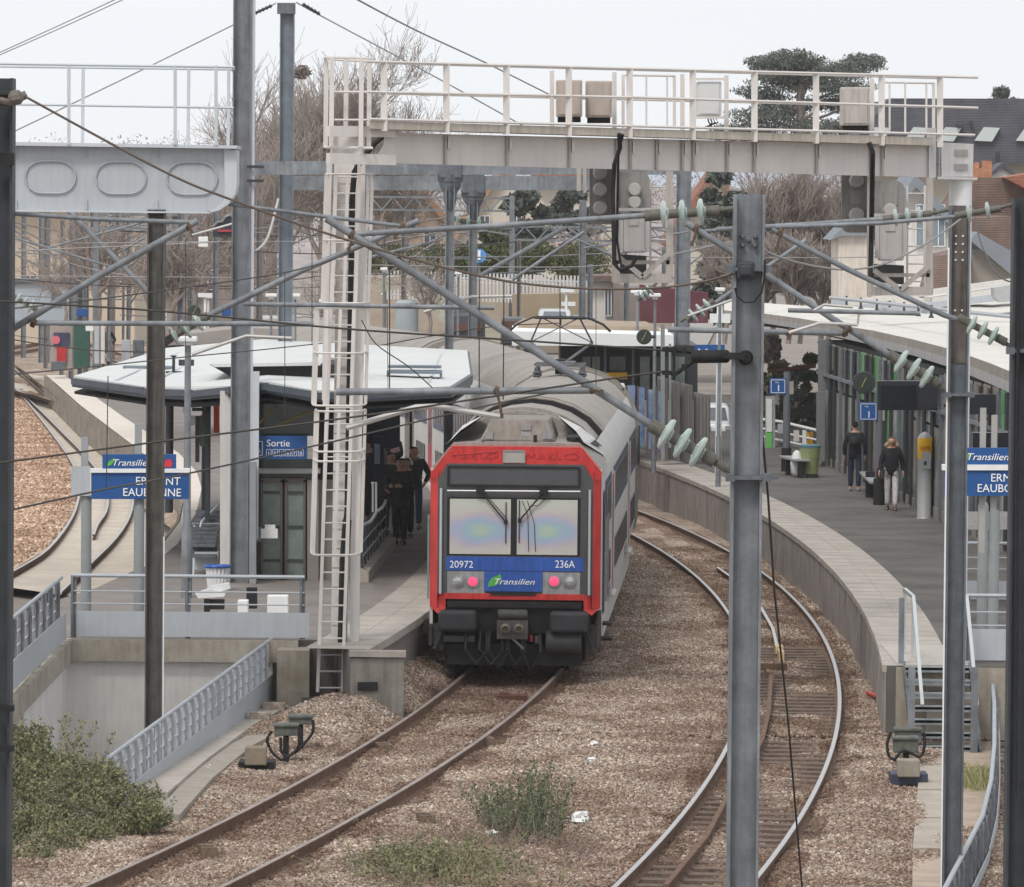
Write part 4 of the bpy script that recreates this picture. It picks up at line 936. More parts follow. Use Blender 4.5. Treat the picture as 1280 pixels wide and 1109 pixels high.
    # side walls of the cab
    for sx in(-1,1):
        c=MB(); c.prism([(sx*1.40,.16,.62),(sx*1.41,3.02,.62),(sx*1.41,3.02,3.40),(sx*1.40,.16,3.40)],(-sx*.05,0,0)); c.build('cab_side',TW,t,local=True)
        d=MB(); d.prism([(sx*1.413,1.0,.98),(sx*1.413,1.75,.98),(sx*1.413,1.75,3.0),(sx*1.413,1.0,3.0)],(sx*.012,0,0)); dd=d.build('cab_door',TB,t,local=True)
        d=MB(); d.prism([(sx*1.427,1.15,2.0),(sx*1.427,1.6,2.0),(sx*1.427,1.6,2.8),(sx*1.427,1.15,2.8)],(sx*.006,0,0)); d.build('door_window',TGL,dd,local=True)
        d=MB(); d.tube([(sx*1.47,.9,1.2),(sx*1.47,.9,2.6)],.018,6); d.tube([(sx*1.47,1.85,1.2),(sx*1.47,1.85,2.6)],.018,6); d.build('grab_rail',TSTEEL,t,local=True)
        d=MB(); d.box((sx*1.47,1.35,.55),(.2,.5,.04)); d.box((sx*1.47,1.35,.8),(.16,.5,.04)); d.build('cab_step',TUND,t,local=True)
    # red frame: outer ring pieces
    def fpoly(name,pts,mt,y=0,th=.1,par=None):
        m_=MB(); m_.prism([(x,y,z) for x,z in pts],(0,th,0)); return m_.build(name,mt,par or t,local=True)
    X=lambda c:(c-336)*.00464
    Z=lambda c:(1046-c)*.00462
    fpoly('front_red_top',[(X(110),Z(230)),(X(568),Z(230)),(X(640),Z(318)),(X(632),Z(345)),(X(605),Z(345)),(X(565),Z(292)),(X(95),Z(292)),(X(62),Z(345)),(X(38),Z(345)),(X(36),Z(325))],TR,.03,.25)
    # chamfered vertical red edges: bent outward-back
    for sx in(-1,1):
        m_=MB(); xa=sx*1.27; xb=sx*1.40
        zt,zb=Z(318),Z(800)
        m_.add([(xa,-.0,zt),(xb,.16,zt),(xb,.16,zb),(xa,-.0,zb+.0),(xa,.2,zt),(xb,.3,zt),(xb,.3,zb),(xa,.2,zb)],[(0,1,2,3),(4,7,6,5),(0,4,5,1),(1,5,6,2),(2,6,7,3),(3,7,4,0)])
        m_.build('front_red_side',TR,t,local=True)
        m_=MB(); xa=sx*1.12
        m_.prism([(xa,-.01,Z(295)),(sx*1.272,-.0,Z(345)),(sx*1.272,-.0,Z(752)),(xa,-.01,Z(752))],(0,.2,0)); m_.build('front_pillar',TG,t,local=True)
        m_=MB(); m_.tube([(sx*1.215,-.06,Z(378)),(sx*1.215,-.06,Z(752))],.022,8); m_.build('front_handrail',mat('polished_rail',(.6,.6,.62),.3,.6,.05,5),t,local=True)
        m_=MB(); m_.prism([(sx*1.13,-.02,Z(752)),(sx*1.39,.12,Z(752)),(sx*1.39,.12,Z(800)),(sx*1.26,.0,Z(825)),(sx*1.13,-.02,Z(805))],(0,.25,0)); m_.build('front_red_corner',TR,t,local=True)
    fpoly('front_red_bottom',[(-1.14,Z(750)),(1.14,Z(750)),(1.14,Z(771)),(-1.14,Z(771))],TR,-.03,.2)
    fpoly('front_panel',[(-1.13,Z(291)),(1.13,Z(291)),(1.13,Z(752)),(-1.13,Z(752))],TG,.0,.2)
    fpoly('destination_glass',[(X(100),Z(302)),(X(560),Z(302)),(X(560),Z(366)),(X(100),Z(366))],mat('destination_glass',(.075,.075,.085),.25,0,.1,3,spec=.5),-.012,.02)
    m_=MB()
    for a,b in (((100,302),(560,302)),((100,368),(560,368)),((100,302),(100,368)),((560,302),(560,368))): m_.bar((X(a[0]),-.015,Z(a[1])),(X(b[0]),-.015,Z(b[1])),.035,.035)
    m_.build('destination_frame',TBK,t,local=True)
    m_=MB(); m_.prism([(X(96),-.004,Z(410)),(X(566),-.004,Z(410)),(X(566),-.004,Z(617)),(X(96),-.004,Z(617))],(0,.02,0)); m_.build('window_surround',TBK,t,local=True)
    for xa,xb in((105,320),(342,555)):
        wn=fpoly('windscreen',[(X(xa),Z(416)),(X(xb),Z(416)),(X(xb),Z(611)),(X(xa),Z(611))],FILM,-.012,.012)
    m_=MB(); m_.tube([(X(95),-.07,Z(387)),(X(565),-.07,Z(385))],.016,8); m_.build('wiper_rail',mat('polished_rail',(.6,.6,.62)),t,local=True)
    for pv,el,e0,e1 in((213,(303,495),(303,425),(303,572)),(436,(352,490),(350,418),(350,570))):
        m_=MB(); m_.tube([(X(pv),-.09,Z(385)),(X(el[0]),-.06,Z(el[1]))],.014,6); m_.tube([(X(pv)+.03,-.09,Z(385)),(X(el[0])+.02,-.06,Z(el[1]-10))],.008,6); m_.box((X(pv),-.07,Z(385)),(.14,.08,.1)); m_.box((X(el[0]),-.05,Z(el[1])),(.06,.05,.07)); m_.build('wiper',TBK,t,local=True)
        m_=MB(); m_.box((X(e0[0]),-.035,(Z(e0[1])+Z(e1[1]))/2),(.016,.015,Z(e0[1])-Z(e1[1]))); m_.build('wiper_blade',TBK,t,local=True)
    m_=MB(); m_.tube([(X(360),-.03,Z(420)),(X(380),-.05,Z(470)),(X(384),-.03,Z(600))],.006,5); m_.tube([(X(378),-.03,Z(420)),(X(403),-.05,Z(500)),(X(408),-.03,Z(600))],.006,5); m_.tube([(X(385),-.05,Z(440)),(X(420),-.06,Z(435)),(X(445),-.05,Z(410))],.006,5); m_.build('wiper_hose',TBK,t,local=True)
    fpoly('number_band',[(-1.125,Z(620)),(1.125,Z(620)),(1.125,Z(669)),(-1.125,Z(669))],TBL,-.012,.02)
    fpoly('lamp_panel',[(X(97),Z(673)),(X(230),Z(673)),(X(230),Z(750)),(X(97),Z(750))],TLG,-.012,.02)
    fpoly('lamp_panel',[(X(434),Z(673)),(X(566),Z(673)),(X(566),Z(750)),(X(434),Z(750))],TLG,-.012,.02)
    fpoly('logo_plate',[(X(228),Z(671)),(X(433),Z(671)),(X(433),Z(742)),(X(228),Z(742))],TBL,-.03,.04)
    fpoly('logo_step',[(X(250),Z(745)),(X(412),Z(745)),(X(412),Z(756)),(X(250),Z(756))],TBK,-.05,.06)
    TX=mat('white_lettering',(.85,.86,.87),.5,0,.02,3)
    def ft(s,x,zb,size,shear=0,sx=1,y=-.035,al='LEFT'): 
        return text(s,size,'lettering',TX,t,Matrix.Translation((x,y,zb))@FACE,shear=shear,sx=sx,align=al)
    ft('20972',X(105),Z(660),.165,sx=.95,y=-.016); 
    o=ft('236A',X(477),Z(656),.175,sx=.86,y=-.016)
    ft('Transilien',X(258),Z(717),.135,shear=.35,sx=1.28,y=-.036)
    m_=MB(); m_.prism([(X(x),-.034,Z(z)) for x,z in((241,728),(245,708),(256,694),(272,688),(285,679),(289,692),(282,712),(268,722),(252,724))],(0,.003,0)); m_.build('leaf_emblem',mat('leaf_green',(.10,.42,.08),.5,0,.1,6),t,local=True)
    for cx,red in((188,1),(475,1),(133,0),(529,0)):
        c=Vector((X(cx),-.01,Z(708 if cx<300 else 704))); m_=MB(); m_.lathe(c,[(.105,0),(.105,.03),(.085,.035)],20,(0,-1,0)); o=m_.build('lamp_bezel',TLG,t,local=True,smooth=True)
        m_=MB(); m_.lathe(c,[(.078,.03),(.07,.05),(.03,.065)],20,(0,-1,0))
        m_.build('tail_lamp' if red else 'head_lamp',mat('lit_tail_lamp',(1,.07,.17),.3,0,.25,30,emit=.65) if red else mat('clear_lamp_glass',(.42,.44,.46),.1,.3,.2,20,spec=.8),o,local=True,smooth=True)
    fpoly('route_lamp',[(X(294),Z(246)),(X(365),Z(246)),(X(365),Z(283)),(X(294),Z(283))],mat('route_lamp_glass',(.36,.34,.32),.3,0,.1,10,spec=.6),.0,.03)
    m_=MB()
    for a,b in (((292,244),(367,244)),((292,285),(367,285)),((292,244),(292,285)),((367,244),(367,285))): m_.bar((X(a[0]),-.005,Z(a[1])),(X(b[0]),-.005,Z(b[1])),.02,.02)
    m_.build('route_lamp_frame',TLG,t,local=True)
    # sprayed tag on the red band (unreadable scrawl in darker red)
    m_=MB(); sc=mat('spray_paint',(.42,.045,.05),.5,0,.1,4)
    def scr(pts): m_.tube([(X(x),.024,Z(y)) for x,y in pts],.0075,5)
    scr([(108,275),(112,252),(122,270),(134,250),(140,274),(150,270)]); scr([(150,274),(160,256),(172,270),(160,272),(156,262)]); scr([(180,275),(182,250)]); scr([(200,252),(184,263),(202,276)]); scr([(212,252),(214,274)]); scr([(222,274),(240,256),(262,250),(270,262),(250,274),(226,268)]); scr([(108,262),(150,258),(272,246)])
    scr([(372,275),(380,255),(390,270),(402,254),(408,274)]); scr([(414,272),(428,256),(440,270),(420,270),(416,262)]); scr([(452,274),(453,252)]); scr([(470,252),(456,264),(474,275)]); scr([(480,250),(486,274),(500,270)]); scr([(508,272),(512,256),(540,250),(560,262),(552,272),(520,272)])
    m_.build('graffiti',sc,t,local=True)
    # cab roof and equipment box
    m_=MB(); sweep_sec(m_,[(.28,[(1.40,3.40),(1.04,3.82),(0.5,3.83),(0,3.83),(-.5,3.83),(-1.04,3.82),(-1.40,3.40)]),(3.0,[(1.40,3.44),(1.15,3.76),(.6,3.9),(0,3.95),(-.6,3.9),(-1.15,3.76),(-1.40,3.44)])]); m_.build('cab_roof',TROOF,t,local=True)
    m_=MB(); m_.add([(-.62,.5,3.84),(.62,.5,3.84),(.62,2.4,3.84),(-.62,2.4,3.84),(-.44,.65,4.2),(.5,.65,4.2),(.5,2.4,4.2),(-.44,2.4,4.2)],[(0,1,5,4),(1,2,6,5),(2,3,7,6),(3,0,4,7),(4,5,6,7),(3,2,1,0)]); bevel(m_.build('roof_box',mat('roof_box_brown',(.24,.215,.19),.75,0,.14,3,streak=.25),t,local=True),.03)
    for c_,z_ in(((.14,.58,4.07),(.16,.06,.1)),((.14,.56,3.96),(.16,.06,.08)),((-.46,.52,3.93),(.12,.06,.12)),((.5,.52,3.95),(.16,.06,.14))): m_=MB(); m_.box(c_,z_); m_.build('box_fitting',TLG,t,local=True)
    for sx in(-1,1):
        m_=MB(); m_.add([(sx*1.06,.35,3.85),(sx*1.34,2.9,3.66),(sx*.95,2.9,4.02),(sx*.62,2.6,4.20),(sx*.66,1.7,4.17)],[(0,1,2,4),(2,3,4)]); m_.build('roof_flank',mat('roof_flank_black',(.025,.025,.025),.8,0,.2,4),t,local=True,fix=False)
        m_=MB(); m_.add([(sx*1.10,.30,3.84),(sx*1.38,3.0,3.50),(sx*1.2,3.0,3.80),(sx*.98,2.1,4.03),(sx*.60,1.9,4.20),(sx*.60,1.82,4.23),(sx*.95,.9,4.0)],[(0,1,2,6),(2,3,6),(3,4,5,6)]); m_.build('roof_fairing',TW,t,local=True,fix=False)
    m_=MB(); m_.lathe((.92,.7,3.85),[(.12,0),(.12,.06),(.05,.1)],14); m_.lathe((.3,.35,3.83),[(.03,0),(.03,.12)],8); m_.build('antenna',TBK,t,local=True)
    # arch steps
    full_=section(True)
    m_=MB()
    m_.sweep([(Vector((0,yy,0)),Vector((1,0,0))) for yy in(2.75,3.1)],[(x*.98-.03,z-.06) for x,z in full_ if z>3.7]+[(x*.90,z-.4) for x,z in reversed([p for p in full_ if p[1]>3.7])]); m_.build('roof_lip',TROOF,t,local=True)
    # underframe front: buffers pads, coupler, hoses, plough
    for xa,xb in((70,205),(462,598)):
        m_=MB(); m_.box(((X(xa)+X(xb))/2,-.12,(Z(808)+Z(884))/2),(X(xb)-X(xa),.34,Z(808)-Z(884))); bevel(m_.build('buffer_pad',TPAD,t,local=True),.07,4)
    m_=MB(); m_.box((0,.25,.93),(2.5,.4,.42)); m_.box((0,.5,.55),(2.3,.3,.6)); m_.box((0,.12,.36),(2.2,.1,.34)); m_.box((0,.05,1.19),(2.2,.2,.1)); m_.build('headstock',TUND,t,local=True)
    m_=MB()
    for sx in(-1,1): m_.prism([(sx*1.40,.1,.55),(sx*1.18,.1,.42),(sx*1.12,.1,.85),(sx*1.40,.1,.85)],(0,.3,0)); m_.bar((sx*1.38,.05,.85),(sx*1.38,.05,.5),.05,.05); m_.bar((sx*1.15,.05,.85),(sx*1.32,.05,.45),.05,.05)
    m_.box((1.38,.3,.75),(.06,.3,.7)); m_.build('corner_step',mat('worn_dark_steel',(.06,.058,.056),.7,.2,.3,6),t,local=True)
    cp=MB(); cp.box((-.02,-.15,.80),(.5,.4,.3)); cp.build('coupler',mat('coupler_steel',(.10,.095,.09),.6,.3,.25,8),t,local=True)
    cp=MB()
    for dx in(-.11,.11): cp.lathe((-.02+dx,-.35,.82),[(.085,0),(.085,.08),(.05,.10),(.05,.03),(.01,.02)],16,(0,-1,0))
    cp.build('coupler_cone',mat('coupler_brass',(.15,.13,.10),.5,.4,.2,12),t,local=True,smooth=True)
    cp=MB(); cp.lathe((-.26,-.2,1.04),[(.07,0),(.085,.02),(.085,.46),(.07,.48)],14,(1,0,0)); cp.build('coupler_cover',mat('coupler_cover_grey',(.075,.075,.07),.6,.2,.2,8),t,local=True,smooth=True)
    cp=MB(); cp.bar((-.02,-.3,.66),(.17,-.42,.5),.03,.03); cp.build('lever',TSTEEL,t,local=True)
    for k,(xa,xb,zz) in enumerate(((-.78,-.45,.30),(-.4,-.1,.24),(-.1,.16,.30),(.14,.42,.2),(-.55,-.2,.3))):
        cp=MB(); cp.tube([(xa,-.05,.75),(xa-.02,-.12,.45),((xa+xb)/2,-.14,zz-.08),(xb+.02,-.12,.42),(xb,-.05,.72)],.028,7); cp.build('air_hose',mat('hose_rubber',(.03,.03,.03),.5,0,.2,6),t,local=True,smooth=True)
    cp=MB(); cp.lathe((.52,.0,.58),[(.17,0),(.19,.03),(.19,.55),(.17,.58)],16,(1,0,0)); cp.build('air_tank',mat('tank_dark_grey',(.05,.05,.05),.6,.1,.2,6),t,local=True,smooth=True)
    cp=MB(); cp.box((-.9,.02,.62),(.5,.1,.1)); cp.box((.38,.0,.62),(.08,.1,.12)); cp.build('socket',TG,t,local=True)
    cp=MB(); cp.box((.28,-.0,.64),(.04,.12,.1)); cp.build('red_valve',TRD,t,local=True)
train=thing('train','white, navy and red double-deck commuter train curving along the left platform','train',(xc(LC,LR,91.4),91.4,0))
# cars: chord along the circle
def onarc(d):   # point at distance d along the track centre line from the train front
    D=91.4; q=Vector((xc(LC,LR,D),D,0)); left=d; st_=.25 if d>=0 else -.25
    while abs(left)>1e-6:
        h=min(.25,abs(left))*(1 if left>0 else -1); l=latv(LC,LR,q.y); q=q+Vector((-l.y,l.x,0))*h; left-=h
    l=latv(LC,LR,q.y); return q,math.atan2(l.y,l.x)
s_=0.0; lens=[25.1,24.3,24.3]
panto_car=None
for i,Lc in enumerate(lens):
    p0,a0=onarc(s_+3.5); p1,a1=onarc(s_+Lc-3.5); d=(p1-p0).normalized(); ang=math.atan2(-d.x,d.y)
    org=p0-d*3.5+Vector((-.03 if i==0 else 0,0,0))
    if i==0: train.location=org; org0=org
    ct=bpy.data.objects.new('car',None); COL.objects.link(ct); ct.parent=train; ct.location=org-org0; ct.rotation_euler=(0,0,ang)
    def flat(o): pass
    car(ct,Lc,i==0,[6.6,18.6] if i==0 else [5.4,18.9])
    if i==0: pc=ct
    s_+=Lc+.0
# pantographs (on the roof of the second car): part of the train
def pantograph(par,y,k=1):
    z0=4.34
    m_=MB(); 
    for x in(-.45,.45):
        for yy in(-.4,.4): m_.lathe((x,y+yy,z0-.05),[(.06,0),(.09,.03),(.05,.06),(.09,.09),(.05,.12),(.04,.2)],10)
    m_.build('roof_insulator',TG,par,local=True)
    m_=MB()
    m_.bar((-.5,y-.4,z0+.2),(.5,y-.4,z0+.2),.06,.06); m_.bar((-.5,y+.4,z0+.2),(.5,y+.4,z0+.2),.06,.06); m_.box((0,y,z0+.22),(.6,.9,.08))
    for sx in(-1,1):
        m_.tube([(sx*.12,y,z0+.25),(sx*.62,y+.7,z0+.62)],.028,6); m_.tube([(sx*.62,y+.7,z0+.62),(sx*.38,y,z0+1.13)],.02,6); m_.tube([(sx*.62,y+.7,z0+.62),(-sx*.38,y,z0+1.13)],.012,5)
    m_.build('pantograph_arm',mat('pantograph_grey',(.16,.16,.17),.5,.3,.2,6),par,local=True)
    m_=MB()
    for yy in(-.15,.15): m_.tube([(-1.0,y+yy,z0+.86),(-.85,y+yy,z0+1.0),(-.55,y+yy,z0+1.13),(.55,y+yy,z0+1.13),(.85,y+yy,z0+1.0),(1.0,y+yy,z0+.86)],.022,6)
    m_.bar((-.5,y,z0+1.13),(.5,y,z0+1.13),.2,.06); m_.bar((0,y,z0+.98),(0,y,z0+1.18),.04,.1); m_.build('pantograph_head',TBK,par,local=True)
    m_=MB(); m_.bar((0,y+.2,z0),(0,y+.2,z0+.3),.2,.3); m_.build('pantograph_base',TBK,par,local=True)
pantograph(pc,20.0); 
# ================================================================ left platform: canopy, lift hut, signs, furniture
CW=mat('white_roof_membrane',(.56,.57,.565),.6,0,.06,.8,streak=.06); CF=mat('canopy_fascia_grey',(.075,.09,.11),.5,.1,.15,2)
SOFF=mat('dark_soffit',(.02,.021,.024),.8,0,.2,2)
GLS=mat('dark_green_glass',(.035,.05,.048),.1,.0,.3,1.2,spec=.8); GLS2=mat('pale_green_glass',(.16,.20,.18),.12,0,.35,1.5,spec=.8)
CZ=4.42
cf=[(92,470,107),(180,483,104),(240,486,102),(290,482,100.5),(335,477,100),(395,488,99),(450,488,100),(562,483,102),(588,467,109),(584,438,124),(455,436,126),(330,424,127),(208,435,126)]
t=thing('platform_canopy','wide white roofed canopy with grey edge over the left platform','canopy',W(290,484,101))
pts=[W(x,y,D) for x,y,D in cf]
m_=MB(); m_.prism([p+Vector((0,0,.0)) for p in pts],(0,0,-.06)); m_.build('roof_sheet',CW,t)
m_=MB()
for i in range(9):
    f=(i+.5)/9; a=W(lerp(120,560,f),478 if f<.3 else 481,lerp(106,103,f)); b=W(lerp(215,575,f),438,125); a.z=pts[0].z*0+lerp(a.z,a.z,0)+.03; b.z+=.03
    m_.bar(a,b,.05,.03)
m_.build('roof_seam',mat('roof_seam',(.42,.45,.46),.6),t)
m_=MB(); 
for a,b in zip(pts[:9],pts[1:10]): m_.bar(a+Vector((0,-.04,-.10)),b+Vector((0,-.04,-.08)),.10,.12); m_.bar(a+Vector((0,.06,-.18)),b+Vector((0,.06,-.18)),.08,.06)
m_.build('fascia',CF,t)
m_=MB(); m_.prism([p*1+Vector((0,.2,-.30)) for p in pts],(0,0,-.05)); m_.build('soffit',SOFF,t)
m_=MB()
for x,y,D in ((172,470,112),(505,470,106)):
    a=W(x,y,D); m_.box(a+Vector((.2,0,.08)),(1.0,.9,.05)); m_.box(a+Vector((.2,.3,.17)),(1.0,.5,.05)); m_.box(a+Vector((-.3,0,.0)),(.04,.8,.2)); m_.box(a+Vector((.7,0,.0)),(.04,.8,.2))
m_.build('roof_hatch',mat('hatch_grey_blue',(.17,.20,.235),.5),t)
m_=MB(); a=W(217,466,110); m_.box(a,(.3,.2,.06)); m_.lathe(a,[(.03,0),(.03,.3),(.08,.34)],8); m_.box(a+Vector((.25,0,.2)),(.3,.1,.12)); m_.build('roof_vent',DARKP,t)
m_=MB(); m_.slab([(262,456),(440,456),(393,474),(287,470)],103.5,3.5); m_.build('raised_black_box',mat('black_roof_box',(.03,.03,.032),.7),t)
m_=MB(); m_.slab([(262,455),(393,453),(400,457),(268,459)],103.2,3); m_.build('raised_roof',CW,t)
# columns under canopy
for k,(x,D,yb) in enumerate(((258,112,0),(212,122,0))):
    a=W(x,500,D); m_=MB(); m_.lathe((a.x,D,PZ),[(.09,0),(.09,3.3)],12); m_.build('canopy_column',DARKP,t)
# lift hut
hut=thing('lift_hut','glass lift hut with two tall door leaves under the left canopy','lift hut',(W(350,728,100.6).x,100.6,PZ))
D=100.6
m_=MB(); m_.prect(275,489,300,735,D,.5); m_.build('concrete_wall',CONC,hut)
m_=MB(); m_.prect(384,600,398,735,D,.4); m_.prect(398,600,440,735,D+.3,.3); m_.build('side_wall',mat('brown_grey_panel',(.22,.195,.175),.7,0,.1,2),hut)
m_=MB(); m_.prect(318,598,386,733,D+.12,.08); m_.build('door_back',mat('lift_dark_interior',(.05,.052,.048),.7),hut)
for x0,x1 in((326,353),(356,382)):
    m_=MB(); m_.prect(x0,601,x1,728,D+.05,.03); dr=m_.build('glass_door',GLS2,hut)
    m_=MB(); 
    for xx in(x0,x1-3): m_.prect(xx,600,xx+3,730,D,.06)
    m_.prect(x0,598,x1,603,D,.06); m_.prect(x0,724,x1,731,D,.06); m_.build('door_frame',mat('bronze_frame',(.12,.10,.088),.5,.2,.1,3),dr)
    m_=MB(); 
    for y in(614,657,699): m_.prect(x0+3,y,x1-3,y+3,D+.02,.05)
    m_.build('door_bar',mat('dark_glazing_bar',(.04,.055,.05),.5),dr)
m_=MB(); m_.prect(313,586,400,592,D-.1,.3); m_.build('door_lintel',mat('pale_lintel',(.33,.34,.32),.5),hut)
m_=MB(); m_.prect(312,505,396,545,D+.25,.05); m_.prect(302,574,396,600,D+.2,.06); m_.build('upper_glass',GLS,hut)
m_=MB(); m_.tube([W(322,532,D+.2),W(345,508,D+.2)],.02,5); m_.tube([W(345,532,D+.2),W(395,512,D+.2)],.02,5); m_.prect(366,521,392,531,D+.3,.02); m_.build('inner_brace',mat('yellow_reflection_panel',(.30,.24,.06),.6),hut)
m_=MB(); m_.prect(298,489,313,735,D+.5,.3); m_.prect(312,489,440,505,D+.3,.3); m_.prect(395,505,440,600,D+.45,.1); m_.build('dark_frame',SOFF,hut)
m_=MB(); m_.box(W(350,733,D+.6)+Vector((0,0,0)),(1.7,2.2,.04)); m_.build('threshold',CONCD,hut)
def signboard(name,label,x0,y0,x1,y1,D,texts=(),mt=None,th=.06,cat='sign',border=False,parent=None,group=None):
    a=W((x0+x1)/2,y1,D)
    t=thing(name,label,cat,a,group) if parent is None else parent
    m_=MB(); m_.prect(x0,y0,x1,y1,D,th); m_.build('board' if parent is None else name,mt or BLUE,t)
    k=D/FPX
    for s,x,y,h,sh,sx in texts:      # baseline left at px (x,y), cap height h px
        p=W(x,y,D-.012)-Vector(t.location)
        text(s,h*k/.70,'lettering',TX,t,Matrix.Translation(p)@FACE,shear=sh,sx=sx)
    return t
TX=MT['white_lettering']
st=signboard('exit_sign','blue Sortie sign with wheelchair symbol above the lift doors',312,545,384,574,D-.35,[('Sortie',333,558,8.5,0,1.0)])
def pic(t,x0,y0,x1,y1,D):
    m_=MB(); k=D/FPX
    for a,b in(((x0,y0),(x1,y0)),((x1,y0),(x1,y1)),((x1,y1),(x0,y1)),((x0,y1),(x0,y0))): m_.bar(W(*a,D-.01),W(*b,D-.01),.9*k,.9*k)
    cx,cy=(x0+x1)/2,(y0+y1)/2
    m_.lathe(W(cx-1,y0+4,D-.01),[(1.3*k,0),(1.3*k,.01)],8,(0,-1,0)); m_.tube([W(cx-1,y0+5,D-.01),W(cx-1,cy+1,D-.01),W(cx+3,cy+1,D-.01),W(cx+4,y1-3,D-.01)],.7*k,5)
    m_.tube([W(cx-1+3.4*math.cos(R(a)),cy+2-3.4*math.sin(R(a)),D-.01) for a in range(100,340,30)],.5*k,5); m_.prect(x0+2,y0+5,x0+3.5,y1-3,D-.02,.01)
    m_.build('symbol',TX,t)
pic(st,314,552,328,569,D-.36)
m_=MB()
for i in range(6):
    x=333+i*8; k=(D-.36)/FPX
    for a,b in(((x,562),(x+6,562)),((x+6,562),(x+6,570)),((x+6,570),(x,570)),((x,570),(x,562))): m_.bar(W(*a,D-.37),W(*b,D-.37),.5*k,.5*k)
m_.build('box_outline',TX,st)
for i,c in enumerate('154678'): text(c,6.0*(D-.37)/FPX,'lettering',TX,st,Matrix.Translation(W(334.4+i*8,568.7,D-.375)-Vector(st.location))@FACE)
t=thing('notice_plate','small white plate on a bracket beside the left door leaf of the lift','plate',W(335,672,100.1))
m_=MB(); m_.prect(326,661,347,673,100.1,.03); m_.prect(331,656,344,662,100.12,.03); m_.build('plate',WHITE,t); m_=MB(); m_.prect(320,659,327,677,100.15,.05); m_.build('bracket',GALV,t)
# posts near mast P5
m_=MB(); m_.prect(312,578,320,730,99.6,.2); tag(m_.build('cable_post',mat('post_grey',(.25,.26,.27),.6)),'short grey box post right of the very tall mast','post')
# far shelter (dark navy glazed shelter and posters) right of ladder
sh=thing('platform_shelter','dark navy glazed shelter behind the waiting people on the left platform','shelter',(W(490,640,108).x,109,PZ))
m_=MB(); m_.prect(452,500,500,560,121,.1); m_.build('glass_wall',mat('navy_glass',(.016,.022,.045),.2,0,.3,1,spec=.6),sh)
m_=MB(); m_.prect(455,490,461,632,120,.12); m_.prect(512,490,515,600,120,.12); m_.build('shelter_post',SOFF,sh)
m_=MB(); m_.prect(466,545,480,662,113,.08); m_.build('side_panel',mat('navy_panel',(.02,.028,.045),.4),sh)
m_=MB(); m_.prect(468,555,475,580,112.9,.02); m_.build('poster',mat('grey_blue_poster',(.25,.32,.40),.5,0,.2,8),sh)
# stairs railing right of hut
sr=thing('stair_railing','grey stair railing with wavy bright handrail beside the waiting people','railing',(W(460,700,98).x,98,PZ))
m_=MB(); hp=spl([W(x,y,D) for x,y,D in[(452,656,98),(463,652,99),(470,641,100),(478,634,102),(482,626,104)]]); m_.tube(hp,.028,8); m_.tube([W(466,604,101),W(466,640,101)],.02,6); m_.tube([W(464,604,101),W(470,603,101),W(470,640,101)],.022,6); m_.build('handrail',mat('bright_steel',(.55,.57,.58),.3,.6,.05,5),sr)
m_=MB()
for i in range(9):
    x=lerp(453,483,i/8); D=lerp(98,104,i/8); m_.bar(W(x,lerp(660,630,i/8),D),G(x,lerp(720,678,i/8),PZ),.03,.03)
for f in(.3,.6): m_.tube([W(453,lerp(660,720,f),98),W(483,lerp(630,678,f),104)],.015,5)
m_.build('baluster',GALVD,sr)
m_=MB(); a=G(452,728,PZ);b=G(487,684,PZ); m_.bar(a+Vector((0,0,.1)),b+Vector((0,0,.1)),.25,.2); m_.build('kerb',EDGE,sr)
m_=MB(); a=G(450,705,PZ);b=G(481,668,PZ); m_.bar(a+Vector((-.1,0,.35)),b+Vector((-.1,0,.35)),.05,.5); m_.build('infill_panel',GALVD,sr)
# stairs / far objects left of hut
t=thing('platform_stairs','grey steps with rubble look going down left of the lift hut','steps',(W(258,690,103).x,103,PZ))
m_=MB()
for i in range(9): 
    m_.box(W(262-i*1.2,640+i*5.2,104-.3*i),(.5,.3,.05)); m_.box(W(256,655+i*5,103.8-.3*i),(.42,.3,.06))
m_.build('step',GALVD,t)
m_=MB(); m_.tube([W(240,655,103),W(274,655,103)],.018,6); m_.tube([W(242,690,102.5),W(252,652,103),W(274,630,104)],.02,6); m_.tube([W(242,720,102),W(243,655,103)],.02,6); m_.build('handrail',BLUEW,t)
m_=MB(); m_.prect(243,690,273,712,101.5,.3); m_.build('planter_box',BLUEG,t)
m_=MB(); m_.prect(256,515,262,680,103,.12); m_.build('post',DARKP,t)
m_=MB(); m_.prect(240,510,256,514,103.5,.1); m_.prect(244,520,249,578,103.4,.1); m_.build('hanging_panel',DARKP,t)
m_=MB(); m_.prect(267,504,274,541,108,.05); tag(m_.build('red_banner',mat('orange_red_sign',(.70,.09,.03),.5)),'vertical orange red sign under the canopy left of the lift hut','sign')
m_=MB(); m_.slab([(244,523),(252,519),(262,560),(250,558)],107,.3); tag(m_.build('olive_banner',mat('olive_panel',(.13,.16,.09),.6,0,.3,4)),'olive green object under the canopy left of the dark post','panel')
m_=MB(); m_.prect(236,520,243,532,118,.2); m_.prect(229,505,235,516,118,.2); tag(m_.build('platform_cabinet',mat('white_box',(.55,.56,.57),.6)),'white box beneath the canopy seen beyond the lamp post','box')
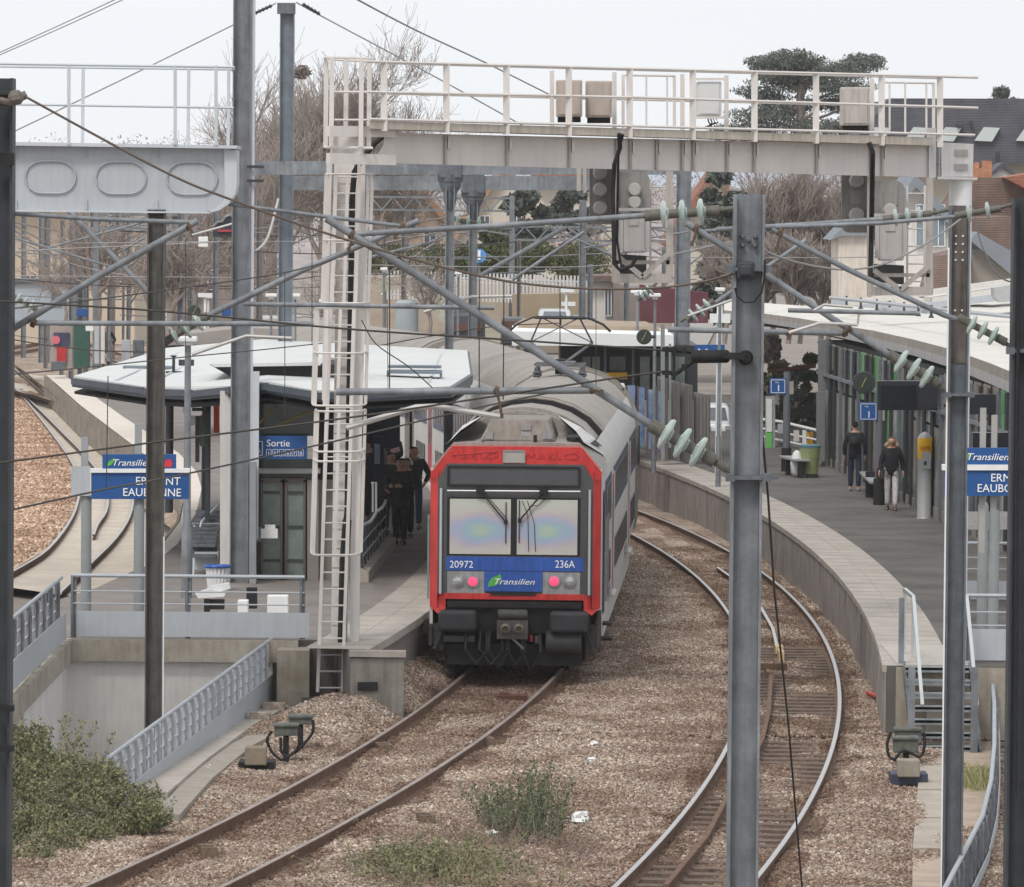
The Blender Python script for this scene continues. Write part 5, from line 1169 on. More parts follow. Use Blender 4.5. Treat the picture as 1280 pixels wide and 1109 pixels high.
# bins and bench in front
def bin_open(label,x,yb,D,h,r,mt,rim,bag=None,name='litter_bin'):
    t=thing(name,label,'litter bin',(W(x,yb,D).x,D,PZ))
    c=(W(x,yb,D).x,D,PZ)
    m_=MB()
    for k in range(18):
        a=k/18*2*math.pi; m_.bar((c[0]+math.cos(a)*r*.8,c[1]+math.sin(a)*r*.8,c[2]),(c[0]+math.cos(a)*r,c[1]+math.sin(a)*r,c[2]+h),.03,.012)
    m_.lathe(c,[(r*.70,0),(r*.74,.02),(r*.92,h*.95),(r*.80,h*.95),(r*.66,.05)],18); m_.build('bin_body',mt,t)
    m_=MB(); m_.tube([(c[0]+math.cos(a/16*2*math.pi)*r*1.08,c[1]+math.sin(a/16*2*math.pi)*r*1.08,c[2]+h) for a in range(17)],.028,6); m_.build('bin_rim',rim,t); return t
bin_open('round white ribbed litter bin with blue rim beside the very tall mast',272,735,98,.42,.2,WHITE,TBL)
t=thing('seat_with_bags','dark folding seat with a white cloth on top in front of the lift hut','seat',G(264,770,PZ))
D=91.5
m_=MB(); m_.slab([(244,742),(262,736),(282,741),(280,746),(248,748)],D,.3); m_.slab([(262,733),(286,729),(288,736),(270,741)],D+.1,.2); m_.build('white_cloth',WHITE,t)
m_=MB(); m_.prect(255,749,262,770,D,.1); m_.prect(262,750,280,762,D+.05,.2); m_.prect(308,735,321,761,D+.4,.2); m_.build('seat_frame',BLACK,t)
for i,(x0,y0,x1,y1,lb) in enumerate(((297,751,310,772,'small white box behind the stairwell railing'),(334,745,360,777,'larger white box behind the stairwell railing near its right end'))):
    m_=MB(); D=90.2 if i==0 else 89.6; m_.prect(x0,y0,x1,y1,D,.3); tag(bevel(m_.build('white_box',WHITE),.01),lb,'box')
# stairwell railing (front)
RAILG=mat('galvanised_handrail',(.36,.39,.42),.5,.2,.1,3)
def balustrade(label,path_,h,panel,posts=True,name='balustrade',fat=.05,rails=(.55,.75),zoff=None,pd=1.2,mid=True,group=None,postm=None):
    """path_: list of ground Vectors"""
    t=thing(name,label,'railing',path_[0],group)
    up=Vector((0,0,1))
    m_=MB(); m_.tube([p+up*h for p in path_],.03,8); m_.build('handrail',RAILG,t,smooth=True)
    m_=MB()
    for f in rails: m_.tube([p+up*h*f for p in path_],.013,6)
    m_.build('mid_rail',BLUEG,t)
    L_=0; last=-9; n=0
    for a,b in zip(path_[:-1],path_[1:]):
        seg=(b-a).length; k=0
        while L_+seg>=last+pd if last>=0 else n==0:
            if last<0: last=0; p=a
            else: last+=pd; p=a+(b-a)*((last-L_)/seg)
            d=(b-a).normalized(); m_=MB(); m_.box(p+up*h*.5,(.03,.05,h)); m_.box(p+up*h*.5+Vector((.02,.03,0)),(.09,.012,h)); m_.build('post',postm or GALV,t); n+=1
        L_+=seg
    if panel:
        m_=MB()
        for a,b in zip(path_[:-1],path_[1:]): o_=Vector((.07,-.05,0)); m_.prism([a+o_+up*.03,b+o_+up*.03,b+o_+up*panel,a+o_+up*panel],(.012,-.01,0))
        m_.build('kick_panel',BLUEG,t)
    return t
D=86.9
balustrade('front railing with pale kick panels along the top of the stairwell',[Vector((W(90,800,D).x,D,PZ+.02)),Vector((W(236,800,D).x,D,PZ+.02)),Vector((W(380,806,D).x,D,PZ+.02))],.97,.42,pd=1.78)
balustrade('railing with close set posts on the left side of the stairwell',[Vector((-6.98,y,.90)) for y in(74.5,80,86.8)],.98,.45,pd=1.25)
# sloping balustrade
q0=G(357,868,-.10); q1=G(135,1022,-.22)
q0=Vector((q0.x,q0.y,-.05)); q1=Vector((q1.x,q1.y,-.45))
balustrade('long pale blue balustrade with close balusters running diagonally above the green bush',[q0,q0+(q1-q0)*.5,q1],1.0,.5,pd=.62,rails=(.62,.8),postm=BLUEG)
# station name sign left
NS=thing('station_name_sign','blue ERMONT EAUBONNE station sign on grey posts in front of the far left track','station sign',G(173,742,PZ))
D=90.5
m_=MB(); m_.prect(114,590,236,624,D,.08); m_.build('name_board',BLUE,NS)
m_=MB(); m_.prect(128,568,220,588,D,.08); m_.build('brand_board',BLUE,NS)
m_=MB(); m_.prect(113,586,237,591,D-.04,.2); m_.build('divider_shelf',WHITE,NS)
m_=MB(); m_.prect(89,583,112,620,D+.02,.03); m_.build('side_plate',BLUEG,NS)
def wl(s,x,y,h,sh=0,sx=1,D=D,t=NS,nm='lettering'):
    return text(s,h*D/FPX/.70,nm,TX,t,Matrix.Translation(W(x,y,D-.012)-Vector(t.location))@FACE,shear=sh,sx=sx)
wl('ERMONT',169,606,10,0,.97); wl('EAUBONNE',153,620,10,0,.97); wl('Transilien',139,582,8,.3,1.12)
def leaf(t,x,y,s,D):
    m_=MB(); m_.slab([(x,y),(x+1*s,y-5*s),(x+4*s,y-8*s),(x+7*s,y-9*s),(x+9*s,y-12*s),(x+9*s,y-7*s),(x+6*s,y-2*s),(x+2*s,y-.5*s)],D-.01,.004); m_.build('leaf_emblem',MT['leaf_green'],t)
leaf(NS,134,583,.95,D)
m_=MB(); m_.slab([(207,575),(215,574),(214,577),(216,579),(214,584),(206,584),(206,579)],D-.01,.005); m_.build('red_emblem',mat('emblem_red',(.6,.04,.06),.5),NS)
m_=MB()
for x,y0 in((106,547),(173,530)): a=W(x,y0,D+.15); m_.box((a.x,D+.15,(a.z+2.6)/2),(.11,.1,a.z-2.6))
m_.build('upper_post',mat('post_light_grey',(.30,.32,.33),.6,0,.08,3),NS)
m_=MB()
for x in(108,174): a=W(x,640,D+.15); m_.lathe((a.x,D+.15,PZ),[(.085,0),(.085,2.0),(.06,2.05)],14)
m_.build('lower_post',mat('post_mid_grey',(.22,.235,.24),.6,0,.08,3),NS,smooth=True)
# lamp posts
def lamp(label,x,ytop,D,h_m=None,wd=30,arm=0,zb=PZ,r=.05):
    a=W(x,ytop,D); t=thing('platform_lamp',label,'lamp post',(a.x,D,zb),'lamp posts on the platforms')
    m_=MB(); m_.lathe((a.x,D,zb),[(r*1.3,0),(r*1.2,1.2),(r*.9,1.25),(r*.7,a.z-zb)],10); m_.build('pole',GALV,t,smooth=True)
    k=D/FPX; m_=MB(); m_.box((a.x,D,a.z+.04),(wd*k,.35,.09)); m_.box((a.x,D,a.z-.03),(wd*k*.5,.2,.08)); bevel(m_.build('lamp_head',WHITE,t),.02); return t
lamp('lamp post with a flat white head in front of the left canopy',235,427,96,wd=23,r=.075)
for i,(x,y,D,w_) in enumerate(((339,371,150,14),(369,371,152,13),(407,378,145,16),(797,366,150,17),(819,371,142,14),(900,364,135,12),(480,338,170,9),(573,343,175,9))):
    lamp(['far lamp post with white head just right of the very tall mast','far lamp post with white head right of the capped mast','far lamp post partly hidden by the ladder cage','far lamp post with white head behind the signal frame','lamp post with white head left of the thick grey post','lamp post with white head just left of the big middle mast','distant lamp post among the masts left of the hedge','distant lamp post between the two flared portal posts'][i],x,y,D,wd=w_)
# clocks
def clock(label,x,y,r,D,arm):
    t=thing('platform_clock',label,'clock',W(x,y,D),'platform clocks')
    k=D/FPX; m_=MB(); m_.lathe(W(x,y,D),[(r*k,0),(r*k*1.02,.1),(r*k,.16),(r*k*.9,.17)],24,(0,-1,0)); m_.build('clock_case',DARKP,t,smooth=True)
    m_=MB(); m_.lathe(W(x,y,D-.165),[(r*k*.86,0),(r*k*.86,.006)],24,(0,-1,0)); m_.build('clock_face',mat('dark_clock_face',(.035,.045,.04),.3),t)
    m_=MB(); m_.bar(W(x-3,y+6,D-.19),W(x+3,y-6,D-.19),.03,.01); m_.build('clock_hand',mat('clock_hand_pale',(.45,.5,.2),.5),t)
    m_=MB(); m_.tube([W(x,y,D+.05),W(x+arm,y,D+.05)],.04,8); m_.build('clock_arm',DARKP,t); return t
clock('round dark clock in front of the far waiting room',805,421,9.5,140,14)
clock('round dark clock on the glass front of the right building',1080,478,14,132,14)
clock('round dark clock beside the discs of the stairwell mast cantilever',243,389,8,170,8)
# ================================================================ right platform building with glass front
bd=thing('station_building','glass fronted station building with vertical green and dark glazing at right','building',G(1100,600,PZ))
A=G(1022,578,PZ); B=G(1180,655,PZ)
B=A+(B-A)*1.9; dirb=(B-A).normalized(); nb=Vector((-dirb.y,dirb.x,0)); nb=nb if nb.x<0 else -nb   # towards the platform
zt=4.9; zt_=PZ+zt-1.3
L_=(B-A).length
m_=MB(); m_.prism([A-nb*.3,B-nb*.3,B-nb*.3+Vector((0,0,3.25)),A-nb*.3+Vector((0,0,3.25))],-nb*7); m_.build('hall_interior',mat('interior_dark',(.05,.05,.048),.8,0,.3,.5),bd)
m_=MB(); m_.prism([A,B,B+Vector((0,0,.25)),A+Vector((0,0,.25))],-nb*.2); m_.build('plinth',CONCD,bd)
rr=random.Random(5); x=0; cols=[(mat('glass_pale',(.34,.36,.34),.15,0,.25,1.5,spec=.8),5),(mat('glass_dark',(.04,.05,.05),.1,0,.3,1.5,spec=.8),3),(mat('glass_green',(.10,.33,.11),.2,0,.2,2,spec=.7),2),(mat('glass_beige',(.30,.25,.20),.2,0,.3,2,spec=.6),3),(mat('glass_teal',(.10,.17,.16),.15,0,.2,2,spec=.7),3)]
bag=[c for c,n in cols for _ in range(n)]
k=0
while x<L_-.6 and k<48:
    w_=rr.uniform(.7,1.5); p=A+dirb*x-nb*.02; q=A+dirb*min(L_,x+w_); q-=nb*.02
    zsplit=rr.choice([2.0,2.5]); 
    c1=rr.choice(bag); c2=rr.choice(bag)
    for za,zb_,c in((.25,zsplit,c1),(zsplit+.06,3.22,c2)):
        m_=MB(); m_.prism([p+Vector((0,0,za)),q+Vector((0,0,za)),q+Vector((0,0,zb_)),p+Vector((0,0,zb_))],-nb*.02); m_.build('glass_pane',c,bd)
    m_=MB(); m_.box(A+dirb*(x+w_+.2)+Vector((0,0,1.62)),(.42,.05,3.1),rz=math.atan2(dirb.y,dirb.x)); m_.build('mullion',SOFF if k%3 else GALVD,bd)
    x+=w_+.40; k+=1
m_=MB(); m_.prism([A+Vector((0,0,2.35)),B+Vector((0,0,2.35)),B+Vector((0,0,2.43)),A+Vector((0,0,2.43))],nb*.06); m_.build('transom',GALV,bd)
m_=MB(); m_.prect(1024,425,1040,577,146.5,.6); m_.prect(1021,490,1031,577,145.8,.3); m_.build('corner_pier',mat('pier_grey',(.16,.16,.165),.6),bd)
m_=MB(); m_.prect(1088,500,1100,640,140,.3); m_.prect(1162,520,1180,680,127,.5); m_.build('pier',mat('pier_light_grey',(.26,.265,.27),.6),bd)
# canopy
cn=thing('station_canopy','large curved off white canopy roof in front of the right station building','canopy',W(1150,440,120))
fe=[(905,398,168),(955,403,160),(1000,407,152),(1045,418,145),(1090,430,137),(1140,443,129),(1190,460,121),(1240,480,113),(1300,508,104),(1350,532,98)]
be=[(905,384,175),(955,385,177),(1000,385,178),(1045,383,180),(1090,382,182),(1140,379,184),(1190,376,186),(1240,372,188),(1300,366,190),(1350,362,190)]
F_=[W(*p)+Vector((0,0,.0)) for p in fe]; F_=[Vector((p.x,p.y,p.z+.42)) for p in F_]; B_=[W(*p) for p in be]
fpx=[(905,388,168),(955,392,160),(1000,398,152),(1045,406,145),(1090,413,137),(1140,424,129),(1190,437,121),(1240,455,113),(1300,480,104),(1350,503,98)]
F_=[W(*p) for p in fpx]
fbx=[(905,399,168),(955,404,160),(1000,411,152),(1045,421,145),(1090,431,137),(1140,444,129),(1190,460,121),(1240,481,113),(1300,509,104),(1350,533,98)]
FM=[W(x,lerp(y0,y1,.5),D)+Vector((0,-.35,0)) for (x,y0,D),(_,y1,_) in zip(fpx,fbx)]
FB=[W(*p)+Vector((0,-.35,0)) for p in fbx]; FU=[p+Vector((.5,.8,-.15)) for p in FB]
CRM=mat('cream_roof',(.60,.58,.54),.7,0,.08,.5,streak=.12)
def ribbon(mb,rows):
    n=len(rows[0]); vs=[tuple(p) for r_ in rows for p in r_]
    mb.add(vs,[(i*n+j,i*n+j+1,(i+1)*n+j+1,(i+1)*n+j) for i in range(len(rows)-1) for j in range(n-1)])
MID=[p.lerp(q,.35)+Vector((0,0,.25)) for p,q in zip(F_,B_)]
m_=MB(); ribbon(m_,[F_,MID,B_]); m_.build('roof_skin',CRM,cn,fix=False,smooth='all')
m_=MB(); ribbon(m_,[F_,FM]); m_.build('upper_fascia',mat('weathered_fascia',(.30,.27,.235),.85,0,.2,2,.2,20,streak=.25),cn,fix=False)
m_=MB(); ribbon(m_,[FM,FB]); m_.build('lower_fascia',mat('pale_fascia',(.40,.39,.38),.8,0,.12,2,streak=.2),cn,fix=False)
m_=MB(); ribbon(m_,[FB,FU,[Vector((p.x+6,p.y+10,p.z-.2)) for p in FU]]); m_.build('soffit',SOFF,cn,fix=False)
# roof gutter frames and upper roof lights
m_=MB(); m_.tube([W(1038,372,150),W(1285,398,118)],.05,6); m_.slab([(1040,374),(1200,392),(1200,397),(1040,380)],lambda x:lerp(160,140,(x-1040)/250),.15); m_.build('roof_gutter',BLUEG,cn)
m_=MB()
for x in(1058,1076,1096,1112,1130,1148,1164): m_.lathe(W(x,lerp(384,398,(x-1058)/110),lerp(150,130,(x-1058)/110)),[(.07,0),(.03,.08),(.03,.3)],8)
m_.build('gutter_foot',DARKP,cn)
for i,(p_,D) in enumerate((([(1060,376),(1290,345),(1290,352),(1060,383)],150),([(1100,386),(1290,362),(1290,372),(1100,392)],140))):
    m_=MB(); m_.slab(p_,D,.4); m_.build('upper_roof_edge',CRM if i==0 else BLUEG,cn)
m_=MB(); m_.slab([(1242,360),(1300,350),(1300,376),(1250,378),(1243,372)],125,.8); m_.build('roof_light',mat('roof_light_grey',(.42,.43,.43),.6),cn)
m_=MB(); m_.slab([(1165,372),(1300,352),(1300,360),(1165,380)],150,3); m_.build('roof_ridge',CRM,cn)
# hanging screen
sc_=thing('departure_screen','large black departure screen hanging below the canopy right of the clock','screen',W(1135,510,118))
m_=MB(); m_.prect(1097,476,1172,513,121,.4); bevel(m_.build('screen_case',mat('screen_case_navy',(.02,.022,.03),.4),sc_),.02)
m_=MB(); m_.prect(1101,482,1146,509,120.97,.02); m_.build('screen_panel',mat('screen_black',(.008,.01,.016),.15),sc_)
m_=MB(); 
for x in(1110,1160): m_.bar(W(x,476,121.2),W(x,455,121.2),.04,.04)
m_.build('hanger',DARKP,sc_)
s2=thing('departure_screen','dark screens below the canopy between the two right hand masts','screen',W(1235,520,105))
m_=MB(); m_.prect(1208,493,1262,518,112,.4); m_.build('screen_case',MT['screen_case_navy'],s2); m_=MB(); m_.prect(1216,541,1262,561,100,.3); m_.build('ticket_display',MT['screen_black'],s2)
m_=MB(); m_.prect(1205,505,1290,600,116,.2); tag(m_.build('hall_shade_panel',SOFF),'dark panel painted as the shade under the canopy behind the right station sign','wall')  # solid slab, the shade under the canopy is put into its colour
# platform number signs
def numsign(label,x0,y0,x1,y1,D,xp,yb):
    t=signboard('platform_number_sign',label,x0,y0,x1,y1,D,[('Voie',x0+7,y0+6,2.0,0,.9),('1',(x0+x1)/2-2.5,y1-4,8,0,1.1)],group='platform number signs')
    k=D/FPX; m_=MB()
    for a,b in(((x0+2,y0+2),(x1-2,y0+2)),((x1-2,y0+2),(x1-2,y1-2)),((x1-2,y1-2),(x0+2,y1-2)),((x0+2,y1-2),(x0+2,y0+2))): m_.bar(W(*a,D-.01),W(*b,D-.01),.6*k,.6*k)
    m_.build('border',TX,t)
    m_=MB(); a=W(xp,y0-8,D+.1); b=W(xp,yb,D+.1); m_.lathe((a.x,D+.1,PZ),[(.12,0),(.12,.55),(.095,.56),(.09,a.z-PZ)],14); m_.build('pole',mat('pole_slate',(.12,.13,.145),.55,0,.1,3),t,smooth=True)
    m_=MB(); m_.lathe((a.x,D+.1,PZ+.005),[(.128,0),(.128,.6)],14); m_.build('pole_foot',BLACK,t); m_=MB(); m_.prect(x1-1,y0+4,x1+9,y1,D+.03,.08); m_.build('bracket',mat('beige_bracket',(.30,.27,.25),.6),t); return t
numsign('blue platform sign reading 1 on the nearer slate pole by the walking woman',1074,503,1097,526,127.5,1100,638)
numsign('blue platform sign reading 1 on the farther slate pole near the green bin',962,473,983,493,143,984,592)
# exit sign behind P1
t=signboard('exit_sign','small blue Sortie sign on a white post left of the big middle mast',869,431,906,446,138,[('Sortie',881,442,6,0,1.05)])
m_=MB(); m_.prect(872,438,876,440,137.98,.01); m_.prect(873,436,875,442,137.98,.01); m_.build('symbol',TX,t)
m_=MB(); a=W(900,390,138); m_.lathe((a.x,138.2,PZ),[(.08,0),(.07,a.z-PZ+.2)],10); m_.box(W(900,398,138.2),(.5,.3,.22)); m_.build('post',WHITE,t)
# tall pale posts left of thick post
t=thing('post','two thin grey posts in front of the far waiting room fence','post',W(833,560,139))
m_=MB(); m_.prect(826,405,831,575,139,.1); m_.prect(836,430,839,560,141,.1); m_.build('shaft',mat('post_mid_grey',(.22,.235,.24)),t)
# composter pillar
t=thing('ticket_validator','grey pillar with yellow top band used to validate tickets','ticket machine',G(1155,648,PZ))
c=G(1155,648,PZ)
m_=MB(); m_.lathe(c,[(.17,0),(.155,.03),(.155,1.6)],20); m_.build('pillar',mat('pillar_silver',(.36,.365,.37),.45,.2,.06,4),t,smooth=True)
m_=MB(); m_.lathe(c,[(.16,1.3),(.162,1.31),(.162,1.75),(.155,1.76)],20); m_.build('yellow_band',YEL,t,smooth=True)
m_=MB(); m_.lathe(c,[(.155,1.76),(.12,1.83),(.05,1.88),(.0,1.9)],20); m_.build('dome_top',MT['pillar_silver'],t,smooth=True)
m_=MB(); m_.box(c+Vector((.02,-.16,1.28)),(.2,.04,.36)); m_.build('slot_plate',mat('slot_plate_grey',(.42,.42,.42),.4),t); m_=MB(); m_.box(c+Vector((.0,-.19,1.22)),(.05,.02,.08)); m_.build('slot',BLACK,t)
text('2693',.125,'lettering',mat('red_lettering',(.55,.03,.01),.5),t,Matrix.Translation((-.12,-.168,1.5))@FACE,sx=.85)
# phone hood / yellow stand further
t=thing('telephone_kiosk','white hooded kiosk with a yellow band behind the ticket pillar','kiosk',G(1172,615,PZ)); D=130
m_=MB(); m_.slab([(1151,512),(1158,508),(1170,512),(1182,520),(1182,526),(1160,518),(1153,516)],D,.5); m_.build('hood',WHITE,t)
m_=MB(); m_.prect(1156,518,1172,540,D+.1,.3); m_.build('side_glass',mat('kiosk_glass',(.40,.41,.45),.3),t); m_=MB(); m_.prect(1153,532,1182,541,D,.3); m_.build('yellow_shelf',YEL,t)
m_=MB(); m_.prect(1164,541,1180,620,D+.2,.3); m_.build('stand',MT['pier_light_grey'],t)
# bench + bins right
t=thing('wheeled_bin','green tinted wheeled bin with a white sack leaning on it','bin',G(1010,597,PZ)); c=G(1012,597,PZ)
m_=MB(); m_.lathe(c,[(.20,.06),(.24,.5),(.27,.75),(.22,.75)],14); m_.build('bin_body',mat('olive_bin',(.24,.28,.13),.6,0,.2,4),t,smooth=True)
m_=MB(); m_.lathe(c,[(.28,.75),(.28,.81),(.2,.83)],14); m_.build('bin_lid',mat('teal_lid',(.08,.17,.20),.5),t,smooth=True)
m_=MB(); m_.box(c+Vector((.05,-.1,.05)),(.3,.2,.1)); m_.build('wheel',BLACK,t)
bm_=MB(); bm_.lathe(c+Vector((-.32,0,.02)),[(.08,0),(.15,.1),(.17,.35),(.10,.6),(.03,.66)],10); tag(bm_.build('sack',mat('white_sack',(.60,.60,.59),.6,0,.1,8),smooth='all'),'white plastic sack leaning against the green bin','sack')
def bench(label,xa,ya,xb,yb,grp='benches on the right platform'):
    a=G(xa,ya,PZ);b=G(xb,yb,PZ); t=thing('bench',label,'bench',a,grp); d=(b-a)
    m_=MB(); m_.bar(a+Vector((0,0,.45)),b+Vector((0,0,.45)),.4,.05); m_.build('seat',MT['pillar_silver'],t)
    for f in(.1,.9): m_=MB(); m_.box(a+d*f+Vector((0,0,.21)),(.12,.3,.42)); m_.build('leg',BLACK,t)
bench('low bench running from the farther slate pole to the green bin',983,593,1002,598)
bench('bench between the man with backpack and the slate pole',1084,614,1098,628)
m_=MB(); m_.prism([G(1082,622,PZ)+Vector(v) for v in((0,0,0),(.28,0,0),(.28,0,.62),(0,0,.6))],(0,.2,0)); tag(m_.build('luggage',BLACK),'dark upright bag standing beside the bench near the slate pole','bag')
# right station name sign
NS2=thing('station_name_sign','blue ERMONT EAUBONNE station sign between the two masts at right, partly hidden','station sign',G(1245,790,PZ)); D=86.5
m_=MB(); m_.prect(1180,587,1310,620,D,.08); m_.build('name_board',BLUE,NS2)
m_=MB(); m_.prect(1196,560,1292,581,D,.08); m_.build('brand_board',BLUE,NS2)
m_=MB(); m_.prect(1178,581,1310,588,D-.04,.2); m_.build('divider_shelf',WHITE,NS2)
wl('ERMONT',1238,602,10,0,.97,D,NS2); wl('EAUBONNE',1221,615,10,0,.97,D,NS2); wl('Transilien',1207,575,8.5,.3,1.12,D,NS2); leaf(NS2,1204,576,.9,D)
m_=MB()
for x,y0 in((1229,510),(1243,519)): a=W(x,y0,D+.2); m_.box((a.x,D+.2,(a.z+2.4)/2),(.09,.09,a.z-2.4))
m_.build('upper_post',mat('post_beige_grey',(.36,.35,.34),.6,0,.08,3),NS2)
m_=MB()
for x in(1229,1243): a=W(x,640,D+.2+(2 if x==1229 else 0)); m_.lathe((a.x,a.y,PZ-.9),[(.085,0),(.085,3.0),(.06,3.05)],14)
m_.build('lower_post',MT['post_mid_grey'],NS2,smooth=True)
# ---- stairs at the end of the right platform
ST=thing('platform_steps','grey metal steps with handrails leading down from the right platform end','steps',G(1175,920,-.3))
x0=W(1137,900,82).x; x1=W(1217,900,82).x; ys=[83.2-.30*i for i in range(7)]
for i in range(7):
    z=PZ-.02-.17*i; m_=MB(); m_.box(((x0+x1)/2,83.05-.28*i,z),(x1-x0,.27,.045)); m_.box(((x0+x1)/2,82.93-.28*i,z-.02),(x1-x0,.03,.07)); m_.build('step',mat('step_grating',(.23,.245,.25),.6,.2,.2,8),ST)
m_=MB()
for x in(x0-.02,x1+.02): m_.prism([(x,83.3,PZ-.12),(x,83.3,PZ+.06),(x,81.2,-.12),(x,81.2,-.3)],(.04,0,0))
m_.build('stringer',GALVD,ST)
for px,dx in((1135,0),(1213,0)):
    X=W(px,800,82).x
    m_=MB(); m_.box((X,81.15,.4),(.1,.06,1.35)); m_.build('newel_post',GALV,ST)
    m_=MB(); m_.box((X,83.4,PZ+.5),(.08,.06,1.0)); m_.build('newel_post',GALV,ST)
m_=MB(); X=W(1143,800,83).x
m_.bar((X,83.3,PZ+1.02),(X,81.25,.5),.05,.05); m_.bar((X,83.3,PZ+1.02),(X,85.2,PZ+1.0),.05,.05); m_.bar((X,85.2,PZ),(X,85.2,PZ+1.0),.05,.05); m_.bar((X+.08,84.4,PZ),(X+.08,84.4,PZ+.95),.05,.03)
X=W(1210,800,83).x; m_.bar((X,83.3,PZ+1.02),(X,81.25,.5),.05,.05); m_.bar((X,83.3,PZ+1.02),(X,84.2,PZ+1.0),.05,.05)
m_.build('handrail',mat('bright_steel',(.55,.57,.58)),ST)
m_=MB(); m_.box(((x0+x1)/2,83.5,PZ-.3),(x1-x0,.05,.2)); m_.build('riser_plate',DARKP,ST)
m_=MB(); m_.prism([(x0-.1,83.22,PZ+.008),(x1+.1,83.22,PZ+.008),(x1+.1,87,PZ+.008),(x0-.1,87,PZ+.008)],(0,0,.006)); tag(m_.build('tactile_paving',mat('ribbed_tactile_slab',(.42,.39,.35),.85,0,.1,3,.8,25)),'ribbed beige tactile slab at the head of the right platform steps','paving')
m_=MB(); c=G(1117,862,-.2); m_.box((c.x,83.05,.25),(.22,.2,.6)); m_.box((c.x,83.05,.6),(.26,.24,.06)); tag(bevel(m_.build('drain_box',EDGE),.01),'small pale concrete box below the tip of the right platform','box')
m_=MB(); m_.tube([G(1084,866,-.05),G(1100,872,-.0),G(1122,882,-.1)],.035,8); tag(m_.build('red_pipe',mat('red_plastic_pipe',(.42,.05,.035),.5)),'red pipe lying on the ballast beside the right steps','pipe')
# fence right of the steps
balustrade('railing with pale kick panels behind the right hand station sign posts',[Vector((W(1207,800,84).x,84,PZ)),Vector((W(1350,800,84).x,84,PZ))],1.0,.5,pd=1.5)
m_=MB(); m_.prism([(W(1207,800,84).x,83.9,-.3),(12,83.9,-.3),(12,83.9,PZ-.1),(W(1207,800,84).x,83.9,PZ-.1)],(0,.3,0)); tag(m_.build('retaining_wall',CONCM),'mossy concrete wall right of the platform steps','wall')
m_=MB(); m_.prect(1200,640,1290,662,100,.08); tag(m_.build('perforated_panel',mat('perforated_pale_panel',(.36,.36,.36),.6,0,.3,30)),'pale perforated panel behind the right sign posts','panel')
balustrade('second railing with bright handrail farther behind the right sign posts',[Vector((W(1200,740,97).x,97,PZ)),Vector((W(1330,740,97).x,97,PZ))],1.0,.35,pd=1.4)
# curved balustrade lower right
cv=[G(x,y,z) for x,y,z in []]
top=[(1240,846,84.5),(1243,880,80.5),(1243,930,75.5),(1239,975,71.5),(1228,1020,68),(1206,1063,64.5),(1182,1109,61.5),(1160,1150,59)]
pb=[W(*p) for p in top]; pb=[Vector((p.x,p.y,p.z-1.0)) for p in pb]
balustrade('curved pale balustrade sweeping to the lower right corner',pb,1.0,.55,pd=.75,rails=(.62,.8))
m_=MB(); m_.sweep([(Vector((p.x,p.y,0)),Vector((1,0,0))) for p in pb],[(-.05,-.6),(.28,-.6),(.28,.0),(-.05,.0)]); 
m_=MB(); m_.add([(p.x+o,p.y,p.z+dz) for p in pb for o,dz in((.08,0),(.40,0),(.40,-3.0),(.08,-3.0))],[(i*4+j,i*4+4+j,i*4+4+(j+1)%4,i*4+(j+1)%4) for i in range(len(pb)-1) for j in range(4)]); tag(m_.build('retaining_wall',CONC),'pale concrete wall top under the curved balustrade','wall')
m_=MB(); m_.add([(p.x+.8,p.y,p.z+.1) for p in pb]+[(p.x+5,p.y,p.z+.1) for p in pb],[(i,i+1,len(pb)+i+1,len(pb)+i) for i in range(len(pb)-1)]); m_.build('ramp',mat('ramp_dark',(.10,.09,.085),.9))['kind']='structure'
# slabs by the steps
sl_=MB(); a=[G(1152,930,-.17),G(1183,930,-.17),G(1180,1066,-.19),G(1141,1066,-.19)]
for i in range(4):
    f0=i/4+.006; f1=(i+1)/4-.006
    sl_.prism([a[0].lerp(a[3],f0),a[1].lerp(a[2],f0),a[1].lerp(a[2],f1),a[0].lerp(a[3],f1)],(0,0,.05))
tag(sl_.build('footpath_slabs',mat('path_slab',(.36,.32,.27),.9,0,.18,2,.3,25)),kind='structure')
m_=MB(); m_.prism([G(1178,925,-.2),G(1240,925,-.2),G(1235,1000,-.2),G(1200,1109,-.2),G(1140,1140,-.2),G(1141,1066,-.2)],(0,0,.03)); tag(m_.build('earth_verge',mat('sandy_earth',(.36,.29,.23),.95,0,.25,1.5,.6,25)),kind='structure')
# cable junction boxes
GRB=mat('dirty_green_box',(.11,.12,.105),.7,.1,.3,8,streak=.3)
def jbox(label,items,cables,base):
    t=thing('junction_box',label,'junction box',base)
    for x0,y0,x1,y1,D in items:
        m_=MB(); m_.prect(x0,y0,x1,y1,D,.22); m_.prect(x0-1.5,y0-1.5,x1+1.5,y0+2.5,D-.03,.28); bevel(m_.build('box',GRB,t),.015)
        m_=MB(); xm=(x0+x1)/2; m_.bar(W(xm,y1,D+.1),W(xm,y1+38,D+.1),.08,.08); m_.build('leg',BLACK,t)
    for pts,D in cables:
        m_=MB(); m_.tube(spl([W(x,y,D) for x,y in pts],4),.022,6); m_.build('cable',BLACK,t,smooth=True)
    return t
jbox('pair of green junction boxes with looping black cables left of the train track',[(343,907,372,920,78.8),(361,896,390,906,80.3)],
 [([(340,914),(334,925),(340,940),(352,951)],78.4),([(374,909),(374,930),(366,942),(352,950)],78.4),([(351,922),(352,940),(362,948)],78.4),([(391,900),(391,915),(380,930),(368,942)],79.6),([(356,922),(357,948)],78.5)],G(355,952,-.15))
